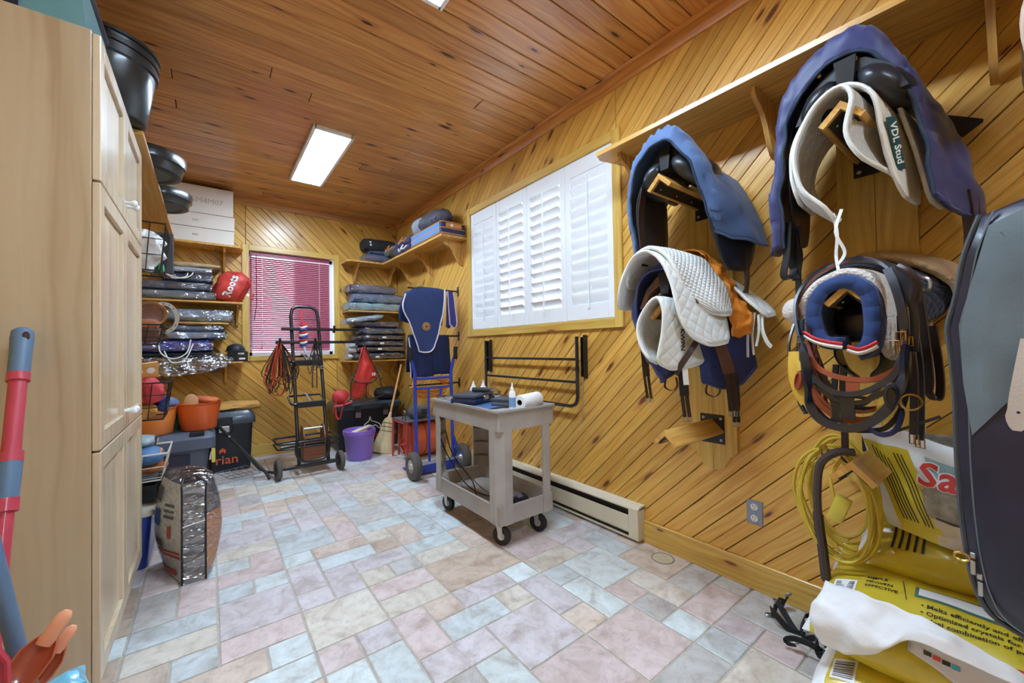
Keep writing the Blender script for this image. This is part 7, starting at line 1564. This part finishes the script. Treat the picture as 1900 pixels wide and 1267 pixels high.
for k,(cx_,cy_,cz_,r_,m_,lab,nm,ct) in enumerate(((-.32,3.55,.955,(.085,.10,.085),P('cloth_crimson',(196,62,70),.75,var=.15,bump=.3,bscale=40),'crimson cloth in the lower wire basket','red_cloth','cloth'),(-.255,3.66,.86,(.035,.06,.05),fab((52,70,130)),'small blue and yellow pouch in the lower wire basket','blue_pouch','pouch'),(-.36,3.58,.825,(.08,.09,.045),fab((190,132,66)),'tan cloth at the bottom of the lower wire basket','tan_cloth','cloth'))):
    g = G(); g.rings(lumpy((cx_,cy_,cz_),r_,40+k,.03,f=17,n=34,m=20)); obj(nm, g, m_, None, base=(cx_,cy_,cz_-r_[2]), label=lab, cat=ct)
basket('pale wire basket with blue and orange boots beside the cabinet',-.19,3.06,3.42,.47,.625,mat=P('wire_pale',(214,208,196),.4),n=(4,4,2))
for k,(cx_,cy_,cz_,r_,m_,lab,nm,ct) in enumerate(((-.285,3.18,.60,(.075,.11,.05),P('boot_blue',(70,112,158),.55,var=.1),'blue horse boot with orange trim in the pale wire basket','horse_boot','horse boot'),(-.27,3.24,.525,(.07,.10,.04),P('boot_orange',(176,106,56),.55,var=.2),'brown-orange horse boot in the pale wire basket','horse_boot','horse boot'),(-.30,3.26,.675,(.06,.10,.035),P('boot_grey',(140,158,166),.45),'pale grey horse boot on top of the pale wire basket','horse_boot','horse boot'))):
    g = G(); g.rings(lumpy((cx_,cy_,cz_),r_,50+k,.010)); t = thing(nm,lab,ct,(cx_,cy_,cz_-r_[2]),group='horse boots'); obj('shell', g, m_, t, smooth=60)
    g = G(); g.tube([V(cx_+r_[0]*.72+.004*math.sin(a),cy_+r_[1]*.5*math.cos(a),cz_+r_[2]*.62*math.sin(a)) for a in [2*PI*i/14 for i in range(14)]],.008,6,closed=True); obj('trim', g, M_OP if k == 0 else M_LEAD, t)
t = thing('rubber_boots','black rubber overreach boots in a heap under the pale wire basket','horse boots',(-.3,3.2,.34))
for k in range(3):
    g = G(); g.lathe([(.05,0),(.062,.02),(.045,.09),(.04,.10)],(-.36+.07*k,3.16+.03*k,.345),(.1*k,-.2,1),n=18); obj('bell', g, M_CORD, t, smooth=60)
M_RBLUE = P('bin_royal_blue',(30,58,150),.35,coat=.3)
t = thing('blue_bin','royal blue plastic bin on the floor behind the tall cabinet','bin',(-.4,3.22,0))
g = G(); g.rings([rrect(-.53,-.275,3.04,3.42,.001,.03),rrect(-.55,-.255,3.02,3.44,.30,.03)],cap1=True); obj('body', g, M_RBLUE, t, smooth=40)
g = G(); g.rings([rrect(-.56,-.245,3.01,3.45,z,.035) for z in (.295,.32)]); obj('rim', g, P('bin_rim_pale',(206,196,180),.5), t, smooth=40)
# ================================================================= zipped clear bag with bedding on the floor
BG = thing('bedding_bag','upright clear zipped bag of printed bedding on the floor past the cabinet','bag',(-.1,2.88,0))
def foot(z,k=1.0,dx=0):
    b = math.sin(PI*min(max(z/.54,0),1))
    return [V(-.112+dx,2.69,z),V(-.014+dx,2.69,z),V(.015+.045*b,2.79,z),V(.01+.05*b,2.90,z),V(-.03+.035*b,3.04,z),V(-.10,3.11,z),V(-.20-.03*b,3.09,z),V(-.20-.045*b,2.98,z),V(-.165-.04*b,2.84,z)]
zs = [.004,.03,.10,.18,.26,.34,.42,.48,.515]
Q = [foot(z) for z in zs]; topc = [V(-.10+(p.x+.10)*.55,2.9+(p.y-2.9)*.7,.54) for p in foot(.515)]
def side(name,i0,i1,za,zb_,mat,inset=.006):
    g = G(); cen = V(-.085,2.9,0)
    pts = []
    for q in Q:
        if za-.001 <= q[0].z <= zb_+.001:
            row = []
            for i in range(i0,i1+1):
                p = q[i%9].copy(); d = (cen-V(p.x,p.y,0)).normalized(); row.append(p+d*inset+wob(p,.006,14))
            pts.append(row)
    g.rings(pts,closed=False); return obj(name, g, mat, BG, smooth=50)
M_BCR = P('bedding_cream',(224,212,192),.85,var=.08); M_BGR = P('bedding_dark_grey',(84,80,80),.8,var=.2,vscale=10,bump=.3); M_BOR = P('bedding_orange',(206,128,58),.8,var=.08); M_BBL = P('bedding_blue',(44,82,140),.8,var=.25,vscale=14); M_BRS = P('bedding_rust',(168,66,42),.8)
side('cream_cloth',7,9,.004,.515,M_BCR); side('blue_print',6,7,.10,.515,M_BBL); side('gusset',0,1,.004,.515,M_BGR); side('orange_cloth',1,4,.03,.34,M_BOR); side('grey_cloth',1,4,.34,.515,M_BGR,.007)
side('back_cloth',4,6,.004,.515,M_BGR)
def print_(name,u0,u1,v0,v1,mat):
    g = G(); A_,B_ = 7,9
    def pt(u,v):
        z = v*.5; q = foot(z); s = u*2; i = min(int(s),1); p = q[7+i].lerp(q[(8+i)%9],s-i); return p+V(-.001,-.001,0)*1+V(-.004,-.002,0)*0
    g.grid(lambda a,b: pt(u0+(u1-u0)*a,v0+(v1-v0)*b),5,5); return obj(name, g, mat, BG, smooth=50)
for a in ((.05,.95,.26,.285,M_BRS),(.1,.95,.305,.325,M_BRS),(.2,.8,.06,.12,M_BRS),(.55,.8,.66,.69,M_BGR),(.55,.8,.72,.75,M_BGR),(.55,.8,.78,.81,M_BGR),(.1,.4,.55,.72,M_BBL),(.05,.35,.80,.95,M_BGR),(.65,.72,.45,.58,M_BRS),(.1,.5,.34,.42,M_BGR)): print_('print_patch',*a)
g = G(); g.rings([[p for p in q] for q in Q]+[topc],cap0=True,cap1=True); obj('plastic_shell', g, M_FILM, BG, smooth=40)
M_PIPB = P('piping_black',(30,30,32),.5)
for i in (0,1):
    g = G(); g.tube(spline([q[i]+V(0,-.003,0) for q in Q]+[topc[i]],3),.0045,6); obj('piping', g, M_PIPB, BG, smooth=60)
g = G(); g.tube([foot(.30)[0]+V(0,-.004,0),foot(.315)[1]+V(0,-.004,0)],.003,6); obj('zip', g, M_BIND, BG)
# ================================================================= grey tote with tubs
M_TOTE = P('tote_slate',(84,94,112),.45,var=.06,coat=.15); M_OTUB = P('tub_orange',(226,100,38),.4,coat=.25); M_OTUB2 = P('tub_light_orange',(224,132,60),.42,coat=.2)
t = thing('grey_tote','large slate grey storage tote with lid under the orange tub','tote',(-.22,4.66,0))
g = G(); g.rings([rrect(-.44,-.03,4.49,4.83,.001,.04),rrect(-.47,.005,4.46,4.86,.37,.04)]); obj('body', g, M_TOTE, t, smooth=40)
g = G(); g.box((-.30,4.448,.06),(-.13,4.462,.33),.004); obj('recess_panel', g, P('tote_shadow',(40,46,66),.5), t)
g = G(); g.rings([rrect(-.50,.05,4.42,4.90,z,.05) for z in (.365,.37,.44,.455)]+[rrect(-.47,.02,4.46,4.86,.495,.05)]+[rrect(-.44,-.01,4.49,4.83,.508,.04)]); obj('lid', g, M_TOTE, t, smooth=35)
g = G(); g.box((-.13,4.435,.478),(-.03,4.50,.512),.004); obj('lid_notch', g, M_INK, t)
def tub(lab,c,r0,r1,h,mat,name='feed_tub',cat='tub'):
    t = thing(name,lab,cat,c,group='feed tubs'); g = G(); g.lathe([(.001,.003),(r0*.95,.003),(r0,.01),(r0+(r1-r0)*.8,h*.78),(r1*.97,h*.82),(r1*.985,h*.93),(r1*1.05,h*.96),(r1*1.06,h),(r1,h),(r0*.96,.012),(.001,.012)],c,n=36); obj('body', g, mat, t, smooth=50); return t
zt_ = .509
tub('bright orange feed tub on the grey tote holding a brush',(-.07,4.64,zt_),.130,.165,.245,M_OTUB)
tub('lighter orange feed tub half hidden behind the cabinet edge',(-.37,4.60,zt_),.125,.15,.235,M_OTUB2); tub('small green feed tub between the two orange tubs',(-.225,4.80,zt_),.06,.075,.20,P('tub_green',(62,160,104),.4,coat=.2))
t = thing('dandy_brush','tan horse brush standing upright in the bright orange tub','brush',(-.12,4.62,.70)); Mx = Matrix.Translation((-.125,4.60,.76)) @ Matrix.Rotation(-.15,4,'X')
g = G(); g.lathe([(.001,-.012),(.055,-.012),(.062,-.004),(.062,.008),(.052,.014),(.001,.014)],Mx @ V(0,0,0),Mx.to_3x3() @ V(0,-1,.1),n=28,sx=.82,sy=1.25); obj('back', g, P('brush_tan',(190,140,92),.6,var=.1), t, smooth=50)
g = G(); g.lathe([(.001,.03),(.058,.034),(.064,.012),(.001,.012)],Mx @ V(0,.045,0),Mx.to_3x3() @ V(0,-1,.1),n=28,sx=.82,sy=1.25); obj('bristles', g, P('brush_bristle',(214,190,150),.9,bump=.8,bscale=140), t)
for k,(cx_,cy_,cz_,r_,cl,lab) in enumerate(((.0,4.66,.765,(.075,.07,.035),(212,112,66),'orange rag in the bright orange tub'),(-.05,4.70,.775,(.09,.06,.03),(190,92,70),'rust coloured cloth in the bright orange tub'),(-.30,4.66,.765,(.09,.09,.045),(96,110,150),'blue-grey rag heaped in the lighter orange tub'))):
    g = G(); g.rings(lumpy((cx_,cy_,cz_),r_,70+k,.012)); obj('rag', g, fab(cl), None, base=(cx_,cy_,cz_-r_[2]), label=lab, cat='cloth', group='rags in tubs')
t = thing('sponge_tag','yellow and white tag hanging from the handle of the grey tote','tag',(.03,4.44,.23))
g = G(); g.strap(spline([(.032,4.425,.36),(.034,4.42,.31),(.033,4.422,.235)],5),.026,.008,V(1,0,0)); obj('tag', g, P('tag_yellow',(226,206,96),.6), t)
g = G(); g.strap([(.02,4.43,.33),(.012,4.43,.29),(.01,4.43,.26)],.014,.004,V(1,0,0)); obj('string', g, M_BIND, t)
# ================================================================= black tote with lettering
t = thing('black_tote','black storage tote with orange lettering against the back wall','tote',(.17,5.14,0))
g = G(); g.rings([rrect(.0,.345,4.95,5.33,.001,.03),rrect(-.02,.365,4.93,5.35,.50,.03)]); obj('body', g, P('tote_black',(22,26,36),.4,coat=.2), t, smooth=40)
g = G(); g.rings([rrect(-.04,.39,4.905,5.37,z,.04) for z in (.48,.49,.545)]+[rrect(.0,.35,4.95,5.33,.605,.03)]); obj('lid', g, P('tote_lid_blue_black',(52,64,78),.4,coat=.2), t, smooth=40)
g = G(); g.box((.07,4.885,.40),(.19,4.93,.56),.006); la = obj('latch', g, M_TRK, t)
g = G(); g.box((.08,4.878,.41),(.165,4.888,.47),.003); obj('hasp', g, M_ZINC, la)
lettering('tote_lettering','rian',P('letter_orange',(232,104,66),.5),t,(.145,4.936,.125),(1,0,0),(0,0,1),.125,.001,bold=.001)
g = G()
for a in ((-.018,.0),(0,.012),(.018,.0)): g.blob((.108+a[0],4.935,.215+a[1]),(.010,.003,.022),10,6)
obj('tulip_mark', g, P('mark_orange',(232,92,56),.5), t)
t = thing('tan_canvas','folded tan canvas cloth lying on the black tote','cloth',(.23,5.12,.605))
g = G(); g.rings(bale((.235,5.13,.642),(.20,.17,.036),77,lump=.014)); obj('cloth', g, P('canvas_tan',(196,148,78),.85,var=.12,bump=.4,bscale=30), t, smooth=60)
# ================================================================= folding wire stand on the floor
t = thing('wire_stand','black tubular stand with folded wire grid leaning in front of the black tote','stand',(.3,4.5,0))
g = G(); g.tube([(.075,4.50,.53),(.15,4.49,.43),(.40,4.43,.10)]+spline([(.40,4.43,.10),(.43,4.40,.06),(.45,4.36,.012)],4)[1:],.013,8); obj('leg', g, M_BLACKM, t, smooth=60)
g = G(); g.tube([(.17,4.58,.40),(.39,4.52,.075),(.47,4.47,.045),(.52,4.44,.03)],.013,8); obj('leg', g, M_BLACKM, t, smooth=60)
g = G(); g.lathe([(.009,0),(.008,.004),(.001,.006)],(.15,4.476,.435),(0,-1,.2),n=10); obj('bolt', g, M_ZINC, t)
M_WIRE = P('wire_grey',(140,142,146),.35,metal=.6)
a,b,c,d = V(.05,4.86,.03),V(.30,4.84,.06),V(.40,4.50,.05),V(.16,4.58,.02)
g = G(); g.tube([a,b,c,d],.004,6,closed=True); gf = obj('grid_frame', g, M_WIRE, t)
for i in range(1,5):
    f_ = i/5; g = G(); g.tube([a.lerp(b,f_),d.lerp(c,f_)],.003,5); obj('grid_wire', g, M_WIRE, t)
for i in range(1,3):
    f_ = i/3; g = G(); g.tube([a.lerp(d,f_),b.lerp(c,f_)],.003,5); obj('grid_wire', g, M_WIRE, t)
t = thing('folding_frame','black metal folding frame leaning behind the bedding bag','frame',(-.2,3.6,0))
for k in range(2):
    o_ = V(.02*k,-.03*k,-.03*k); g = G(); g.tube([V(-.30,3.62,.02)+o_,V(-.26,3.60,.42)+o_,V(-.095,3.58,.41)+o_,V(-.24,3.50,.31)+o_],.010,8); obj('tube_frame', g, P('frame_dark',(70,70,76),.4,metal=.4), t)
# ================================================================= left foreground
M_MRED = P('mop_red',(190,62,80),.4,coat=.2); M_MBL = P('mop_blue_grey',(92,118,146),.45)
MP = thing('mop_handle','red and blue-grey telescopic mop handle leaning on the cabinet side','mop',(-.39,1.30,0))
T0,T1 = V(-.39,1.30,0),V(-.447,1.862,1.293); ax = (T1-T0).normalized(); L_ = (T1-T0).length
def mp(f): return T0+ax*L_*f
for nm,f0,f1,r0,r1,m_ in (('lower_tube',0,.64,.0165,.0165,M_MRED),('collar',.632,.715,.0225,.0235,M_MBL),('collar_ring',.612,.636,.024,.024,M_MRED),('collar_ring',.705,.725,.024,.024,M_MRED),('upper_tube',.70,.89,.0185,.0185,M_MRED),('grip_ring',.872,.89,.0235,.0235,M_MRED)):
    g = G(); g.cyl(mp(f0),mp(f1),r0,r1,20); obj(nm, g, m_, MP, smooth=50)
g = G(); g.lathe([(.021,0),(.0225,.02),(.0225,.07),(.024,.12),(.023,.143),(.016,.152),(.001,.153)],mp(.884),ax,n=24); obj('grip', g, M_MBL, MP, smooth=60)
g = G(); hc = mp(.975)+V(.012,-.021,.0); g.lathe([(.010,0),(.009,.003),(.001,.0032)],hc,V(.35,-1,.1),n=14,sx=.8,sy=1.5); obj('hang_hole', g, P('hole_dark',(60,24,28),.6), MP)
g = G(); g.box((-.52,1.22,0),(-.36,1.34,.05),.02,seg=2); obj('mop_head', g, M_MBL, MP)
# supply bin below the frame that carries the small things
t = thing('supply_bin','grey plastic bin of cleaning things below the left edge of the view','bin',(-.36,1.3,0))
g = G(); g.rings([rrect(-.47,-.23,1.10,1.32,.001,.03),rrect(-.49,-.215,1.08,1.335,.41,.03)],cap1=False); g.rings([rrect(-.48,-.225,1.09,1.325,.41,.03),rrect(-.465,-.235,1.11,1.31,.01,.03)],cap0=False); obj('body', g, M_TOTE, t, smooth=40)
g = G(); g.rings(lumpy((-.335,1.205,.435),(.085,.09,.075),95,.02)); obj('cleaning_cloth', g, fab((226,226,230)), None, base=(-.335,1.205,.36), label='white cleaning cloth bunched under the scoops in the left corner', cat='cloth')
t = thing('brush_pole','blue-grey tool handle crossing the mop in the left foreground','handle',(-.30,1.25,.41))
g = G(); g.cyl((-.262,1.292,.24),(-.362,1.302,.86),.0145,n=18); obj('tube', g, M_MBL, t, smooth=50)
M_SCO = P('scoop_orange_brown',(196,104,72),.4,coat=.15)
def scoop(lab,o,k,hd=True):
    t = thing('plastic_scoop',lab,'scoop',o,group='plastic scoops'); O = Vector(o); u = V(.52,.12,.80).normalized(); s = V(-.80,.25,.48); s = (s-u*s.dot(u)).normalized(); n = u.cross(s)
    if n.y > 0: n = -n
    g = G(); R_ = []
    for f_,w,d in ((0,.012,.010),(.012,.026,.022),(.04,.034,.032),(.08,.034,.032),(.105,.024,.022),(.12,.016,.014)):
        R_.append([O+u*f_*k+s*w*k*math.cos(a)-n*d*k*math.sin(a)*-1 for a in [PI+PI*i/12 for i in range(13)]])
    g.rings(R_,closed=False); obj('bowl', g, M_SCO, t, smooth=60, mods=[('SOLIDIFY',dict(thickness=.003,offset=0))])
    g = G(); R_ = []
    for f_,w,d in ((.10,.016,.008),(.115,.018,.012),(.13,.016,.013),(.15,.017,.013),(.165,.015,.012),(.175,.008,.007)):
        R_.append([O+u*f_*k+s*w*k*math.cos(a)+n*d*k*math.sin(a) for a in [2*PI*i/16 for i in range(16)]])
    g.rings(R_); obj('handle', g, P('scoop_handle',(230,160,124),.45), t, smooth=60)
    g = G(); g.lathe([(.010,0),(.008,.003),(.004,.001)],O+u*.016*k+n*.0,n,n=14); obj('rivet', g, M_ZINC, t)
    return t
scoop('orange-brown plastic scoop with ribbed handle, front of the two in the left corner',(-.318,1.24,.535),.84); scoop('orange-brown plastic scoop tucked behind the other scoop',(-.297,1.268,.515),.66)
t = thing('blue_pack','crinkled light blue plastic pack with red print below the scoops','pack',(-.25,1.27,.40))
g = G(); Mx = Matrix.Translation((-.262,1.285,.448)) @ Matrix.Rotation(-.35,4,'Y') @ Matrix.Rotation(.2,4,'Z'); g.rings(bale((0,0,0),(.052,.03,.05),90,M=Mx,lump=.008,e=4)); pk = obj('wrapper', g, P('pack_blue',(120,196,224),.25,coat=.5,var=.2,vscale=20,bump=.4,bscale=30,dist=.006), t, smooth=50)
o = lettering('pack_lettering','re',M_TXR,t,(-.238,1.0,.452),(1,0,.25),(-.25,0,1),.03,0,bold=.001); press(o,bvh_of(pk),(0,1,0),.002)
t = thing('dustpan','dark red ribbed dustpan at the lower left edge of the view','dustpan',(-.36,1.2,.41))
g = G(); g.prism([(-.38,1.19,.42),(-.304,1.20,.56),(-.306,1.20,.62),(-.324,1.2,.66),(-.38,1.19,.69),(-.44,1.18,.60)],(0,.012,0)); obj('pan', g, P('dustpan_red',(170,34,62),.35,coat=.2), t)
for k in range(4):
    g = G(); g.box((-.42,1.182,.50+.04*k),(-.318,1.192,.504+.04*k)); obj('ridge', g, M_MRED, t)
g = G(); g.tube([(-.38,1.187,.42),(-.304,1.197,.56),(-.306,1.197,.62),(-.324,1.197,.66),(-.38,1.187,.69)],.005,6); obj('edge', g, M_MRED, t)
